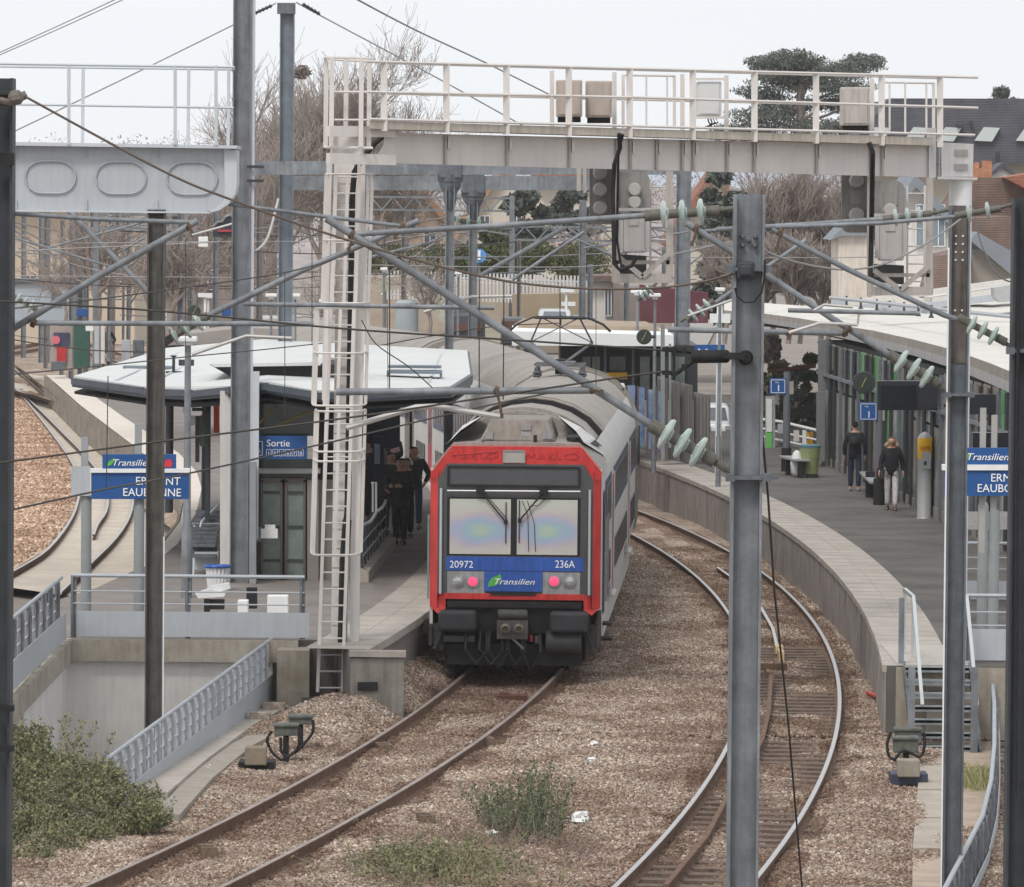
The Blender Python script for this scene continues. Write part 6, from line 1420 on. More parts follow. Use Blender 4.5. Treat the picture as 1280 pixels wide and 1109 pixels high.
jbox('dirty green junction boxes with cable loops at the foot of the right hand steps',[(1119,912,1152,921,79.8),(1117,923,1148,941,79)],
 [([(1114,915),(1109,930),(1112,946),(1122,951)],78.7),([(1154,915),(1156,930),(1150,946),(1130,938),(1118,950)],78.6)],G(1135,950,-.15))
def concbox(label,x0,y0,x1,y1,D,col,foot):
    t=thing('concrete_post_box',label,'box',G((x0+x1)/2,y1+8,-.2)); m_=MB(); m_.prect(x0,y0,x1,y1,D,.25); bevel(m_.build('block',col,t),.02)
    m_=MB(); m_.prect(x0-8,y1-4,x1+10,y1+9,D+.1,.5); m_.build('foot',foot,t)
concbox('brown wooden fronted box on a black foot left of the train track',306,934,333,957,77.3,mat('brown_board',(.22,.18,.14),.8,0,.2,6,.3,30),BLACK)
concbox('small concrete box on a navy foot below the right junction boxes',1122,950,1150,972,76.4,mat('grey_brown_block',(.27,.24,.2),.85,0,.2,6,.3,30),mat('navy_foot',(.05,.055,.09),.6))
m_=MB(); m_.lathe(G(479,876,-.1),[(.07,0),(.07,.2),(.09,.22),(.09,.34),(.05,.35)],10); tag(m_.build('marker_post',mat('marker_grey',(.25,.25,.25),.7)),'small dark stub with a pale cap at the foot of the left platform','marker')
m_=MB(); m_.tube([G(458,885,0),G(466,880,.03),G(474,870,.05)],.03,7); tag(m_.build('red_hose',mat('red_hose_plastic',(.55,.06,.04),.5)),'short red hose at the foot of the left platform end','hose')
m_=MB(); m_.prect(447,853,472,863,85.1,.06); tag(m_.build('drain_opening',BLACK),'black drain slot low in the left platform end wall','drain')
for i,(x,y,lb) in enumerate(((325,905,'rusty topped sleeper stub nearest the junction boxes'),(343,893,'pale stub with orange top at the upper end of the kerb'))):
    m_=MB(); c=G(x,y,-.1); m_.box(c+Vector((0,0,.08)),(.32,.22,.2)); m_.box(c+Vector((.18,.1,.02)),(.3,.2,.18)); tag(m_.build('broken_block',mat('rusty_block',(.14,.08,.06),.9,0,.4,8,.3,30,col2=(.5,.45,.38))),lb,'block')
# litter
rl=random.Random(11)
for x,y,s,lb in((725,1022,.11,'largest crumpled white plastic scrap right of the dark green shrub'),(739,950,.05,'small white scrap in the middle of the ballast'),(743,929,.045,'smaller white scrap above the other one on the ballast'),(616,1041,.05,'white scrap just left of the dark green shrub')):
    bm=bmesh.new(); bmesh.ops.create_icosphere(bm,subdivisions=2,radius=1)
    for v in bm.verts: v.co=Vector((v.co.x*s*1.2,v.co.y*s,v.co.z*s*.7))*(.6+.8*rl.random())
    me=bpy.data.meshes.new('litter'); bm.to_mesh(me); bm.free(); me.materials.append(WHITE); o=bpy.data.objects.new('litter',me); COL.objects.link(o); o.location=G(x,y,-.06); tag(o,lb,'litter')
# ================================================================ vegetation helpers
def leafq(mb,c,s,rr,asp=1.6,up=0):
    a=Vector((rr.gauss(0,1),rr.gauss(0,1),rr.gauss(0,1))).normalized(); b=Vector((rr.gauss(0,1),rr.gauss(0,1),rr.gauss(0,1)+up)); b=(b-a*b.dot(a)).normalized()
    a*=s*.5; b*=s*.5*asp
    mb.add([c-b,c+a*.9-b*.1,c+b,c-a*.9-b*.1],[(0,1,2,3)])
def clump(mb,c,rad,n,s,rr,asp=1.6,up=0):
    for _ in range(n):
        while True:
            v=Vector((rr.uniform(-1,1),rr.uniform(-1,1),rr.uniform(-1,1)))
            if v.length<1: break
        leafq(mb,c+Vector((v.x*rad[0],v.y*rad[1],v.z*rad[2])),s*rr.uniform(.6,1.3),rr,asp,up)
def branch(mb,p,d,L_,r,depth,rr,spread,n=3,upb=.25,tips=None,curve=.15,rmin=.009):
    q=p; pts=[p]; dd=d
    for _ in range(3):
        dd=(dd+Vector((rr.gauss(0,curve),rr.gauss(0,curve),rr.gauss(0,curve)+upb*.25))).normalized(); q=q+dd*L_/3; pts.append(q)
    mb.tube(pts,r,5 if r>.06 else 3,r1=max(r*.55,rmin),cap=False)
    if tips is not None: tips.append(q)
    if depth<=0: return
    for k in range(n):
        f=rr.uniform(.35,1) if k else 1.0
        s_=pts[min(3,int(f*3))]
        nd=(dd+Vector((rr.gauss(0,spread),rr.gauss(0,spread),rr.gauss(0,spread)+upb))).normalized()
        branch(mb,s_,nd,L_*rr.uniform(.6,.85),max(r*.5,rmin),depth-1,rr,spread,n,upb,tips,curve,rmin)
BARK=mat('bare_bark',(.24,.20,.18),.95,0,.25,2,col2=(.36,.31,.28)); BARK2=mat('reddish_twig_bark',(.29,.24,.215),.95,0,.25,2)  # bark paled, distance haze is put into these colours
def bare_tree(label,px,ybase,ytop,D,seed,wd=1.0,mt=None,depth=5,n=3,group='bare trees behind the station',r=.16,spread=.5,name='bare_tree'):
    rr=random.Random(seed); b=W(px,ybase,D); tp=W(px,ytop,D); h=tp.z-b.z
    t=thing(name,label,'tree',b,group)
    m_=MB(); m_.tube([b,b+Vector((.1,0,h*.2)),b+Vector((.0,.1,h*.36))],r,7,r1=r*.75); m_.build('trunk',mt or BARK,t)
    m_=MB(); 
    for k in range(5):
        f=rr.uniform(.2,.36); branch(m_,b+Vector((.05,0,h*f)),Vector((rr.uniform(-.6,.6)*wd,rr.uniform(-.5,.5),1)).normalized(),h*.30,r*.6,depth-1 if k else depth,rr,spread*wd,n,.22)
    m_.build('crown',mt or BARK,t,fix=False); return t,h
DG=mat('dark_conifer_green',(.075,.09,.08),.9,0,.4,2,col2=(.15,.17,.145)); MG=mat('hedge_green',(.055,.07,.03),.9,0,.3,1.5,col2=(.13,.14,.06)); OL=mat('olive_leaf',(.09,.105,.05),.85,0,.35,3,col2=(.20,.20,.095))  # conifer green lightened to carry distance haze in its colour
def leafy(label,px,ybase,ytop,D,w_px,seed,mt,n,s,name='evergreen_tree',flat=1,clumps=26,group=None,cat='tree',trunk=True):
    rr=random.Random(seed); b=W(px,ybase,D); h=W(px,ytop,D).z-b.z; hw=w_px/2/FPX*D
    t=thing(name,label,cat,b,group)
    if trunk: m_=MB(); m_.tube([b,b+Vector((0,0,h*.8))],max(.08,h*.018),6,r1=.04); m_.build('trunk',BARK,t)
    m_=MB()
    for k in range(clumps):
        f=rr.uniform(.12 if trunk else 0,.97); R_=hw*math.sqrt(max(.05,1-(2*f-.85)**2 if flat!=2 else (1.05-f)*1.2))
        a=rr.uniform(0,6.28); q=rr.uniform(.2,.95)*R_; c=b+Vector((math.cos(a)*q,math.sin(a)*q,h*f)); rad=hw*rr.uniform(.18,.34)
        clump(m_,c,(rad*1.2,rad*1.2,rad*(.5 if flat==0 else .8)),n//clumps,s,rr)
    m_.build('foliage' if cat!='tree' else 'crown',mt,t,fix=False); return t
# ================================================================ hills and far things
m_=MB(); rr=random.Random(2); xs=[-1200+i*60 for i in range(41)]
xs=[x*.3 for x in xs]; ridge=[(x,880,13.2+1.2*math.sin(x*.02+1)+.6*math.sin(x*.07)+rr.uniform(-.2,.2)) for x in xs]
m_.add([(x,850,-1) for x in xs]+ridge+[(x,940,-1) for x in xs],[(i,i+1,41+i+1,41+i) for i in range(40)]+[(41+i,41+i+1,82+i+1,82+i) for i in range(40)])
tag(m_.build('hills',mat('far_wooded_hill',(.33,.37,.43),1,0,.12,.01),fix=False),kind='structure')  # blue of the haze is painted into the hill colour
m_=MB(); xs=[-160+i*10 for i in range(33)]; rq=random.Random(4)
m_.add([(x,640,-1) for x in xs]+[(x,700,8.5+1.2*math.sin(x*.05)+rq.uniform(-.5,.5)+(2.2 if x<-40 else 0)) for x in xs]+[(x,800,-1) for x in xs],[(i,i+1,33+i+1,33+i) for i in range(32)]+[(33+i,33+i+1,66+i+1,66+i) for i in range(32)])
tag(m_.build('terrain',mat('far_brown_slope',(.30,.27,.26),1,0,.3,.15,.5,.5),fix=False),kind='structure')
m_=MB(); rr=random.Random(21)
for i in range(130):
    x=-75+i*1.25+rr.uniform(-1,1); D=rr.uniform(430,520); 
    if x>70: break
    clump(m_,Vector((x,D,rr.uniform(5,10.5))),(3.2,3,3.4),420,.13,rr,2.5)
tag(m_.build('distant_woodland',mat('far_bare_wood',(.27,.235,.225),1,0,.25,.3),fix=False),'faint brown line of distant bare woodland on the horizon','woodland',kind='stuff')
# ---- buildings
def house(label,pts_wall,D,depth,wmt,roofs=(),wins=(),name='house',group=None,extra=()):
    t=thing(name,label,'house' if name=='house' else 'building',W(sum(p[0] for p in pts_wall)/len(pts_wall),max(p[1] for p in pts_wall),D),group)
    m_=MB(); m_.slab(pts_wall,D,depth); m_.build('wall',wmt,t)
    for poly,mt,d0,th in roofs:
        m_=MB(); m_.slab(poly,d0,th); m_.build('roof',mt,t)
    for x0,y0,x1,y1,mt in wins:
        m_=MB(); m_.prect(x0,y0,x1,y1,D-.12,.1); w_=m_.build('window',mt,t)
        k=D/FPX; m_=MB()
        for a,b in(((x0,y0),(x1,y0)),((x1,y0),(x1,y1)),((x1,y1),(x0,y1)),((x0,y1),(x0,y0)),(((x0+x1)/2,y0),((x0+x1)/2,y1))): m_.bar(W(*a,D-.15),W(*b,D-.15),1.1*k,1.1*k)
        m_.build('frame',WHITE,w_)
    return t
BEI=mat('beige_render',(.56,.47,.37),.9,0,.07,.3,.1,8,streak=.06); CRE=mat('cream_render',(.62,.56,.48),.9,0,.08,.4,streak=.12); WIN=mat('house_window_dark',(.10,.11,.13),.2,0,.2,1,spec=.6)
def tile_mat(name,c1,c2,sc=5,tilt=1):
    sc*=2.2
    m=mat(name,c1,.85,0,.15,1.2,col2=c2); n=m.node_tree; b=n.nodes['Principled BSDF']
    tc=n.nodes.new('ShaderNodeTexCoord'); wv=n.nodes.new('ShaderNodeTexWave'); wv.bands_direction='Z'; wv.inputs['Scale'].default_value=sc; wv.inputs['Distortion'].default_value=.4; wv.inputs['Detail Scale'].default_value=3
    n.links.new(tc.outputs['Object'],wv.inputs['Vector']); bp=n.nodes.new('ShaderNodeBump'); bp.inputs['Strength'].default_value=.45; bp.inputs['Distance'].default_value=.05
    n.links.new(wv.outputs[0],bp.inputs['Height']); n.links.new(bp.outputs[0],b.inputs['Normal']); return m
SLATE=tile_mat('slate_tiles',(.075,.078,.095),(.12,.12,.14),2.2); BRT=tile_mat('brown_roof_tiles',(.14,.095,.08),(.24,.17,.14),2.6); RDT=tile_mat('red_roof_tiles',(.26,.10,.07),(.38,.18,.12),3); ORT=tile_mat('orange_roof_tiles',(.40,.22,.13),(.50,.33,.22),3)
house('long beige building behind the far left masts',[(-80,200),(168,205),(168,432),(-80,432)],300,10,BEI,
  [([(-80,196),(176,201),(172,236),(-80,232)],BRT,298,12)],[(30,345,46,372,WIN),(108,330,124,352,WIN),(135,262,150,285,WIN),(112,262,126,285,WIN),(140,330,155,352,WIN)],'building')
house('grey brown building between the stairwell mast and the tall mast',[(190,262),(335,262),(335,430),(190,430)],262,10,mat('grey_brown_render',(.27,.235,.21),.9,0,.2,.4,streak=.2),
  [([(185,255),(340,255),(336,268),(190,268)],BRT,261,12)],[(210,290,224,312,WIN),(250,290,264,312,WIN),(215,340,232,366,WIN),(252,338,268,362,WIN),(318,300,332,330,WIN)],'building')
t=thing('site_cabin','grey blue cabin with one window in front of the long beige building','cabin',W(60,405,240))
m_=MB(); m_.prect(10,352,90,405,240,3); bevel(m_.build('cabin_wall',mat('cabin_blue_grey',(.36,.41,.46),.6,0,.06,1),t),.15); m_=MB(); m_.prect(64,366,77,382,239.9,.1); m_.build('window',WIN,t); m_=MB(); m_.prect(6,349,92,353,239.8,3.4); m_.build('roof',GALVD,t)
house('middle gabled house with orange roof and pale wall behind the flared posts',[(470,275),(520,232),(560,275),(560,345),(470,345)],250,8,mat('peach_render',(.52,.40,.31),.9,0,.1,.5),
  [([(462,281),(520,226),(568,281),(562,285),(520,238),(468,286)],ORT,249.5,9)],[(505,262,520,292,WIN),(530,290,545,312,WIN)])
house('large cream gabled house just under the right half of the grey portal beams',[(560,300),(630,208),(668,240),(700,275),(700,350),(560,350)],270,9,CRE,
  [([(556,302),(600,236),(640,196),(650,204),(630,216),(566,306)],ORT,269.5,10)],[(600,270,612,290,WIN),(640,262,652,282,WIN)])
house('pale house with reddish roof behind the middle signal',[(640,235),(700,215),(770,215),(770,340),(640,340)],300,9,CRE,
  [([(632,238),(690,204),(775,206),(775,222),(700,220)],RDT,299,10)],[(715,232,727,250,WIN)])
house('low house behind the thick grey post, cream gable between the trees',[(835,300),(895,215),(950,300),(950,390),(835,390)],250,8,CRE,[([(828,305),(895,207),(958,305),(950,308),(895,220),(838,310)],RDT,249.5,9)],[(885,250,897,270,WIN)])
# right side houses
t=house('big slate roofed house with skylights behind the right end of the gantry',[(1090,196),(1500,196),(1500,400),(1090,400)],235,9,CRE,
  [([(1044,205),(1112,123),(1500,124),(1500,205)],SLATE,233,10)],[])
for i,x in enumerate((1102,1150,1190,1238,1290)):
    m_=MB(); m_.slab([(x-20,176),(x-8,159),(x+12,160),(x+2,177)],232.8,.2); w_=m_.build('skylight',mat('skylight_glass',(.50,.55,.54),.2,0,.1,1,spec=.7),t)
m_=MB(); m_.prect(1213,151,1216,160,232.6,.3); m_.prect(1246,190,1250,204,232.4,.4); m_.prect(1196,155,1204,159,232.6,.3); m_.build('roof_vent',DARKP,t)
t=house('small white gabled dormer between red chimneys under the slate roof',[(1240,226),(1240,216),(1254,207),(1268,217),(1268,226)],205,3,WHITE,[([(1236,218),(1254,203),(1273,219),(1268,220),(1254,209),(1240,220)],SLATE,204.8,3)])
t=thing('chimney_stack','orange brick chimney block under the right edge of the slate roof','chimney',W(1225,228,203))
m_=MB(); m_.prect(1215,210,1240,232,203,1); m_.prect(1218,203,1224,211,203.2,.5); m_.prect(1228,201,1240,211,203.2,.6); m_.build('brick_stack',mat('orange_brick',(.42,.20,.12),.9,0,.25,6,.2,20),t)
house('house with big brown tiled roof at the right behind the right hand masts',[(1160,330),(1280,330),(1400,330),(1400,400),(1160,400)],190,8,CRE,
  [([(1165,310),(1220,222),(1420,222),(1420,330),(1165,330)],BRT,189,8),([(1255,222),(1300,215),(1420,215),(1420,238),(1290,240)],RDT,188,5)],[])
house('white gabled house behind the right signal with a grey blue window',[(1120,400),(1120,262),(1145,228),(1196,285),(1185,330),(1150,400)],180,7,mat('white_render',(.66,.62,.59),.9,0,.08,.4,streak=.12),
  [([(1112,262),(1145,219),(1200,280),(1260,345),(1252,350),(1196,292),(1145,234),(1119,266)],mat('grey_blue_verge',(.20,.22,.25),.7,0,.1,1),179.6,7.5),([(1192,275),(1262,344),(1500,344),(1500,300),(1262,270)],BRT,183,6)],[(1145,256,1164,308,mat('shutter_grey_blue',(.20,.24,.28),.6)),(1165,256,1181,308,MT['shutter_grey_blue'])])
house('pale rendered wall of a small building left of the right signal cable',[(1048,292),(1084,292),(1084,385),(1048,385)],172,4,mat('stained_white_render',(.58,.52,.46),.9,0,.14,.7,streak=.2),[([(1038,300),(1052,285),(1088,289),(1088,295),(1050,295)],mat('grey_blue_verge',(.2,.22,.25)),171.8,4.4)])
house('brown roofed outbuilding between the rusty mast and the right mast',[(1215,320),(1240,302),(1266,330),(1266,370),(1215,370)],165,5,mat('grey_render_dark',(.30,.27,.24),.9,0,.1,1),
  [([(1162,375),(1175,320),(1213,312),(1216,375)],BRT,164,5),([(1212,300),(1222,290),(1300,335),(1300,345),(1262,342)],mat('grey_blue_verge',(.2,.22,.25)),164.5,5)])
# ---- bare trees, conifers
for i,(px,yb,yt,D,sd,wd,dp,lb) in enumerate((
 (350,400,100,235,1,1.0,6,'tall bare tree directly behind the capped mast, left one of the pair'),
 (400,400,78,232,2,1.1,6,'tallest bare tree behind the ladder top'),
 (455,400,110,240,3,1.1,6,'bare tree right of the ladder top behind the gantry railing'),
 (500,400,135,250,4,1.1,5,'thin bare tree under the left end of the gantry girder'),
 (320,420,150,225,5,.9,5,'bare tree left of the capped mast'),
 (250,420,250,200,6,1.2,5,'small rusty bare tree below the end of the oval beam'),
 (120,420,255,210,7,1.4,5,'small bare tree in front of the long beige building'),
 (210,430,270,190,8,1.3,5,'bare shrub tree right of the stairwell mast'))):
    bare_tree(lb,px,yb,yt-6,D,sd,wd*.85,BARK2 if i in(0,2,4,5) else BARK,dp-1 if i<5 else dp-1,5,r=.16,spread=.48)
for i,(px,yb,yt,D,sd) in enumerate(((80,420,285,225,61),(160,420,262,232,62),(185,425,290,215,63),(300,425,270,205,64),(535,430,300,190,65),(430,430,300,200,66),(735,400,250,230,67),(470,420,250,225,68))):
    bare_tree(['bare thin tree crossing the left beige wall','bare tree left behind the stairwell mast','bare thicket right behind the stairwell mast','bare thicket left of the very tall mast','bare bush beside the mossy stair parapet','bare bush seen right behind the ladder','bare tree rising behind the middle signal','bare tree between ladder and flared posts'][i],px,yb,yt,D,sd,1.3,BARK2 if i%2 else BARK,4,4,'bare shrubs and thickets around the station',.08,.55)
m_=MB(); c=W(378,90,231); clump(m_,c,(.3,.3,.22),160,.25,random.Random(1)); tag(m_.build('bird_nest',BARK,fix=False),'dark bird nest high in the bare trees right of the capped mast','nest')
for i,(px,yt,D,sd,wd) in enumerate(((930,235,205,11,.8),(965,225,200,12,.7),(1000,222,208,13,.7),(1035,228,202,14,.7),(905,300,195,15,.9),(985,300,185,16,.8),(1025,310,186,17,.8),(945,310,187,18,.9))):
    bare_tree(['bare brown tree behind the top of the big middle mast','bare tree just right of the big middle mast','bare tree under the long right part of the gantry','bare tree left of the right signal','low bare thicket left of the big middle mast','lower bare thicket above the canopy tip, middle','lower bare thicket above the canopy tip, right','lower bare thicket right behind the middle mast'][i],px,430,yt,D,sd,wd,BARK2 if i%2 else BARK,5,5,'bare brown trees right of the middle',.1,.42)
leafy('dark blue green conifer between the thick grey post and the middle mast',905,420,212,198,80,31,DG,9000,.30,clumps=34)
leafy('dark conifer mass behind the flared posts, left part',655,345,238,240,80,32,DG,6000,.34,clumps=26)
leafy('dark conifer right of the flared posts beside the middle signal',715,345,232,245,60,33,DG,5000,.34,clumps=24)
leafy('grey green conifer behind the hedge near the pale arms',610,345,290,232,60,34,MG,2500,.3,clumps=14)
leafy('pale blossoming shrub right of the dark conifers',700,345,290,225,50,35,mat('pale_blossom',(.50,.40,.38),.9,0,.2,2),1800,.22,clumps=20,name='blossom_shrub',cat='shrub')
leafy('low conifer tree top at the far right above the slate roof',1253,200,104,262,44,36,DG,2200,.36,clumps=16,flat=0)
# cedar
def cedar():
    rr=random.Random(9); D=262; b=W(1005,260,D); t=thing('cedar_tree','wide flat topped cedar behind the gantry railing','tree',b)
    m_=MB(); m_.tube([b,W(1003,180,D),W(1000,120,D),W(1005,82,D)],.35,7,r1=.1)
    cr=MB()
    tiers=[(1000,80,30),(1040,88,42),(975,96,40),(1010,104,60),(1055,84,26),(960,78,14),(1060,108,34),(960,118,46),(1035,128,50),(985,138,50),(945,142,36),(1065,132,26),(1000,156,56),(950,165,30),(1050,158,30),(915,165,20),(1080,75,8),(985,72,12)]
    for x,y,w_ in tiers:
        c=W(x,y,D+rr.uniform(-1.5,1.5)); m_.tube([W(1003,y+22,D),W((x+1003)/2,y+12,D),c],.10,5,r1=.03)
        for k in range(9):
            cc=c+Vector((rr.uniform(-1,1)*w_/2/FPX*D,rr.uniform(-1,1),rr.uniform(-.25,.25)-abs(rr.gauss(0,.1)))); clump(cr,cc,(1.05,1.05,.25),170,.065,rr,3.2)
    m_.build('trunk',BARK,t); cr.build('crown',DG,t,fix=False)
cedar()
# ---- hedge, wall, picket fence, stairs behind the train
m_=MB(); rr=random.Random(41)
hd=thing('hedge','long dark green clipped hedge on the bank behind the white picket fence','hedge',W(590,350,215))
for i in range(60): clump(m_,W(455+i*5,rr.uniform(316,340),215+rr.uniform(-1,1)),(.5,.6,.5),300,.08,rr)
m_.build('foliage',MG,hd,fix=False)
pf=thing('picket_fence','white picket fence on top of the stone wall behind the train','fence',W(600,380,209))
for i in range(62):
    x=478+i*4.6; y=lerp(338,346,i/62); m_=MB(); m_.prect(x,y,x+2.4,y+36,209,.08); m_.build('picket',MT['light_cream_box'],pf)
m_=MB(); m_.tube([W(476,345,209.1),W(770,354,209.1)],.04,5); m_.tube([W(476,368,209.1),W(770,378,209.1)],.04,5); m_.build('rail',WHITE,pf)
STW=mat('tan_stone_wall',(.38,.31,.25),.95,0,.25,1.5,.5,10,col2=(.50,.43,.35))
m_=MB(); m_.slab([(455,345),(560,350),(840,372),(840,440),(455,445)],211,6); tag(m_.build('retaining_wall',STW),'tan stone retaining wall below the white picket fence','wall')
m_=MB(); m_.slab([(500,352),(512,350),(625,415),(625,440),(590,440)],200,1.4); m_.slab([(470,348),(500,345),(505,360),(470,366)],201,2); tag(m_.build('stair_parapet',mat('mossy_pale_stone',(.34,.33,.25),.95,0,.3,2,.3,12,col2=(.52,.49,.42))),'mossy pale parapet of stairs descending behind the train','wall')
t=thing('equipment_kiosk','pale blue grey round fronted kiosk at the foot of the mossy stairs','kiosk',W(508,430,190)); m_=MB(); m_.lathe(W(508,434,190),[(.4,0),(.4,1.5),(.25,1.6)],16); m_.build('casing',mat('pale_blue_kiosk',(.34,.38,.40),.6,0,.1,2),t,smooth=True)
t=thing('parked_van','dark van with maroon stripe parked beyond the white canopy','van',W(575,430,185)); m_=MB(); m_.slab([(560,392),(600,390),(606,398),(606,428),(558,430)],185,3); bevel(m_.build('van_body',mat('dark_van_paint',(.07,.075,.085),.4),t),.1); m_=MB(); m_.prect(562,404,602,414,184.9,.1); m_.build('rear_window',mat('brown_glass',(.12,.06,.045),.3),t); m_=MB(); m_.prect(563,386,600,391,185.2,1.5); m_.build('roof_rack',GALVD,t)
t=thing('parked_van','dark van right of the first one, behind the raised tube','van',W(645,432,188)); m_=MB(); m_.slab([(627,398),(656,398),(660,404),(660,432),(626,432)],188,3); bevel(m_.build('van_body',MT['dark_van_paint'],t),.1); m_=MB(); m_.prect(631,402,655,414,187.9,.1); m_.build('rear_window',MT['brown_glass'],t)
m_=MB(); m_.prect(520,420,560,427,176,.4); tag(m_.build('maroon_board',mat('maroon_board',(.16,.02,.05),.6)),'narrow maroon board above the far train roof','board')
m_=MB(); m_.poly([G(430,440,-.2),G(880,440,-.2),G(900,400,-.2),G(430,400,-.2)]); tag(m_.build('station_yard',mat('yard_tarmac',(.30,.28,.26),.9,0,.15,.5),fix=False),kind='structure')
m_=MB(); m_.slab([(640,368),(790,366),(800,406),(640,412)],204,2); tag(m_.build('earth_bank',mat('tan_grass_bank',(.30,.25,.17),.95,0,.3,.8,.3,8,col2=(.38,.30,.22))),kind='structure')
# car with windscreen behind pantograph
def simple_car(label,x0,y0,x1,y1,D,mt,front=True,seed=0):
    """car facing the camera, real depth 4 m"""
    xm=(x0+x1)/2; k=D/FPX; wdt=(x1-x0)*k; b=W(xm,y1,D); h=(y1-y0)*k
    t=thing('parked_car',label,'car',(b.x,D,b.z)); w2=wdt/2
    def L(v): return Vector((b.x+v[0],D+v[1],b.z+v[2]))
    m_=MB(); prof=[(-.0,.25),(0,.75*h*.75),(.9,.62*h),(1.5,.97*h),(3.0,1.0*h),(3.9,.66*h),(4.1,.25)]
    m_.prism([L((-w2,y,z)) for y,z in prof],(wdt,0,0)); bevel(m_.build('body',mt,t),.12,3)
    m_=MB(); m_.add([L((-w2*.78,.86,.64*h)),L((w2*.78,.86,.64*h)),L((w2*.66,1.40,.93*h)),L((-w2*.66,1.40,.93*h))],[(0,1,2,3)]); m_.build('windscreen',WIN,t,fix=False)
    for sx in(-1,1):
        m_=MB(); m_.box(L((sx*w2*.72,-.02,.48*h)),(wdt*.18,.06,.1*h)); m_.build('headlight',MT['clear_lamp_glass'],t)
        m_=MB(); m_.lathe(L((sx*w2*.86,.75,.3)),[(.3,-.1),(.3,.1)],14,(1,0,0)); m_.build('wheel',BLACK,t)
    m_=MB(); m_.box(L((0,-.02,.3)),(wdt*.9,.08,.12)); m_.build('bumper',DARKP,t)
    return t
simple_car('pale car seen head on behind the pantograph',673,388,714,422,192,mat('silver_car_paint',(.55,.58,.60),.25,.3,.03,3))
simple_car('white car behind the grey fence left of the big middle mast',880,508,914,560,168,mat('white_car_paint',(.70,.72,.74),.3,0,.03,3))
simple_car('blue grey car behind the pale car at the pantograph',716,396,742,420,196,mat('blue_grey_car_paint',(.20,.23,.27),.3,.2,.03,3))
house('small white house with dark window right of the pantograph',[(735,350),(768,350),(768,420),(735,420)],203,4,mat('white_render',(.66,.62,.59)),[([(730,345),(772,345),(772,351),(730,351)],BRT,202.5,5)],[(756,362,764,395,WIN)])
m_=MB(); m_.slab([(768,352),(800,366),(800,425),(768,425)],200,4); tag(m_.build('grey_gate_wall',mat('taupe_panels',(.25,.21,.19),.9,0,.2,1)),'taupe panelled wall right of the small white house','wall')
m_=MB(); m_.slab([(800,356),(885,366),(885,404),(800,404)],185,1); tag(m_.build('maroon_fence',mat('maroon_panels',(.13,.045,.055),.8,0,.25,1.5)),'maroon panelled fence left of the thick grey post','fence')
# waiting room building
wr=thing('waiting_room','flat roofed glazed waiting room beyond the train with white roof edge','building',W(780,500,148))
m_=MB(); m_.slab([(700,432),(872,432),(872,500),(700,500)],149,5); m_.build('dark_wall',mat('waiting_dark',(.035,.038,.042),.5,0,.2,1),wr)
m_=MB(); m_.slab([(640,414),(842,419),(842,433),(640,432)],146,7); m_.build('roof_edge',WHITE,wr)
m_=MB(); m_.slab([(655,405),(815,409),(838,419),(640,414)],150,7); m_.build('roof_top',mat('gravel_roof_brown',(.33,.26,.20),.9,0,.15,2),wr)
for x0,x1 in((728,738),(740,750),(762,782),(800,812),(815,827),(830,842),(844,856)):
    m_=MB(); m_.prect(x0,446,x1,498,148.8,.1); m_.build('glass_pane',GLS2 if x0%4==0 else GLS,wr)
m_=MB()
for x in(755,790): m_.prect(x,432,x+3,500,147,.1)
m_.build('column',GALVD,wr)
m_=MB(); m_.prect(756,466,784,474,147.5,.3); tag(m_.build('yellow_notice',YEL),'yellow board under the waiting room roof','board')
t=thing('ticket_validator','small yellow validator left of the blue poster fence','ticket machine',W(777,512,143)); m_=MB(); m_.lathe(W(777,514,143),[(.14,0),(.14,.55),(.1,.6)],14); m_.build('body',YEL,t,smooth=True); m_=MB(); m_.lathe(W(777,484,143),[(.1,0),(.06,.1)],14); m_.build('cap',WHITE,t)
pf2=thing('poster_fence','fence of blue and white poster panels with dark posts near the right platform end','fence',W(805,565,142))
for i in range(4):
    x=784+i*12; m_=MB(); m_.prect(x,lerp(482,492,i/4),x+10,lerp(555,568,i/4),142+i*.2,.06); m_.build('poster',mat('blue_poster',(.06,.14,.34),.4,0,.3,3,col2=(.30,.38,.50)),pf2)
m_=MB()
for x in(782,796,808,820): m_.prect(x,483,x+2.5,568,141.8,.08)
m_.build('fence_post',mat('dark_red_brown_post',(.10,.07,.075),.6),pf2)
gf=thing('panel_fence','grey slatted panel fence between the poster fence and the big middle mast','fence',W(850,570,146))
for i,(x0,x1,y0) in enumerate(((822,835,470),(836,850,474),(851,866,478),(867,888,490))):
    m_=MB(); m_.slab([(x0,y0),(x1,y0+4),(x1,578),(x0,574)],146+i*.3,.08); m_.build('panel',mat('grey_slat_panel',(.23,.215,.205),.8,0,.12,5,streak=.15,stretch=(8,1,.3)),gf)
    m_=MB(); 
    for k in range(5): xx=lerp(x0,x1,(k+.5)/5); m_.prect(xx,y0+3,xx+.8,574,145.95+i*.3,.04)
    m_.build('slat',mat('slat_dark',(.14,.13,.125),.8),gf)
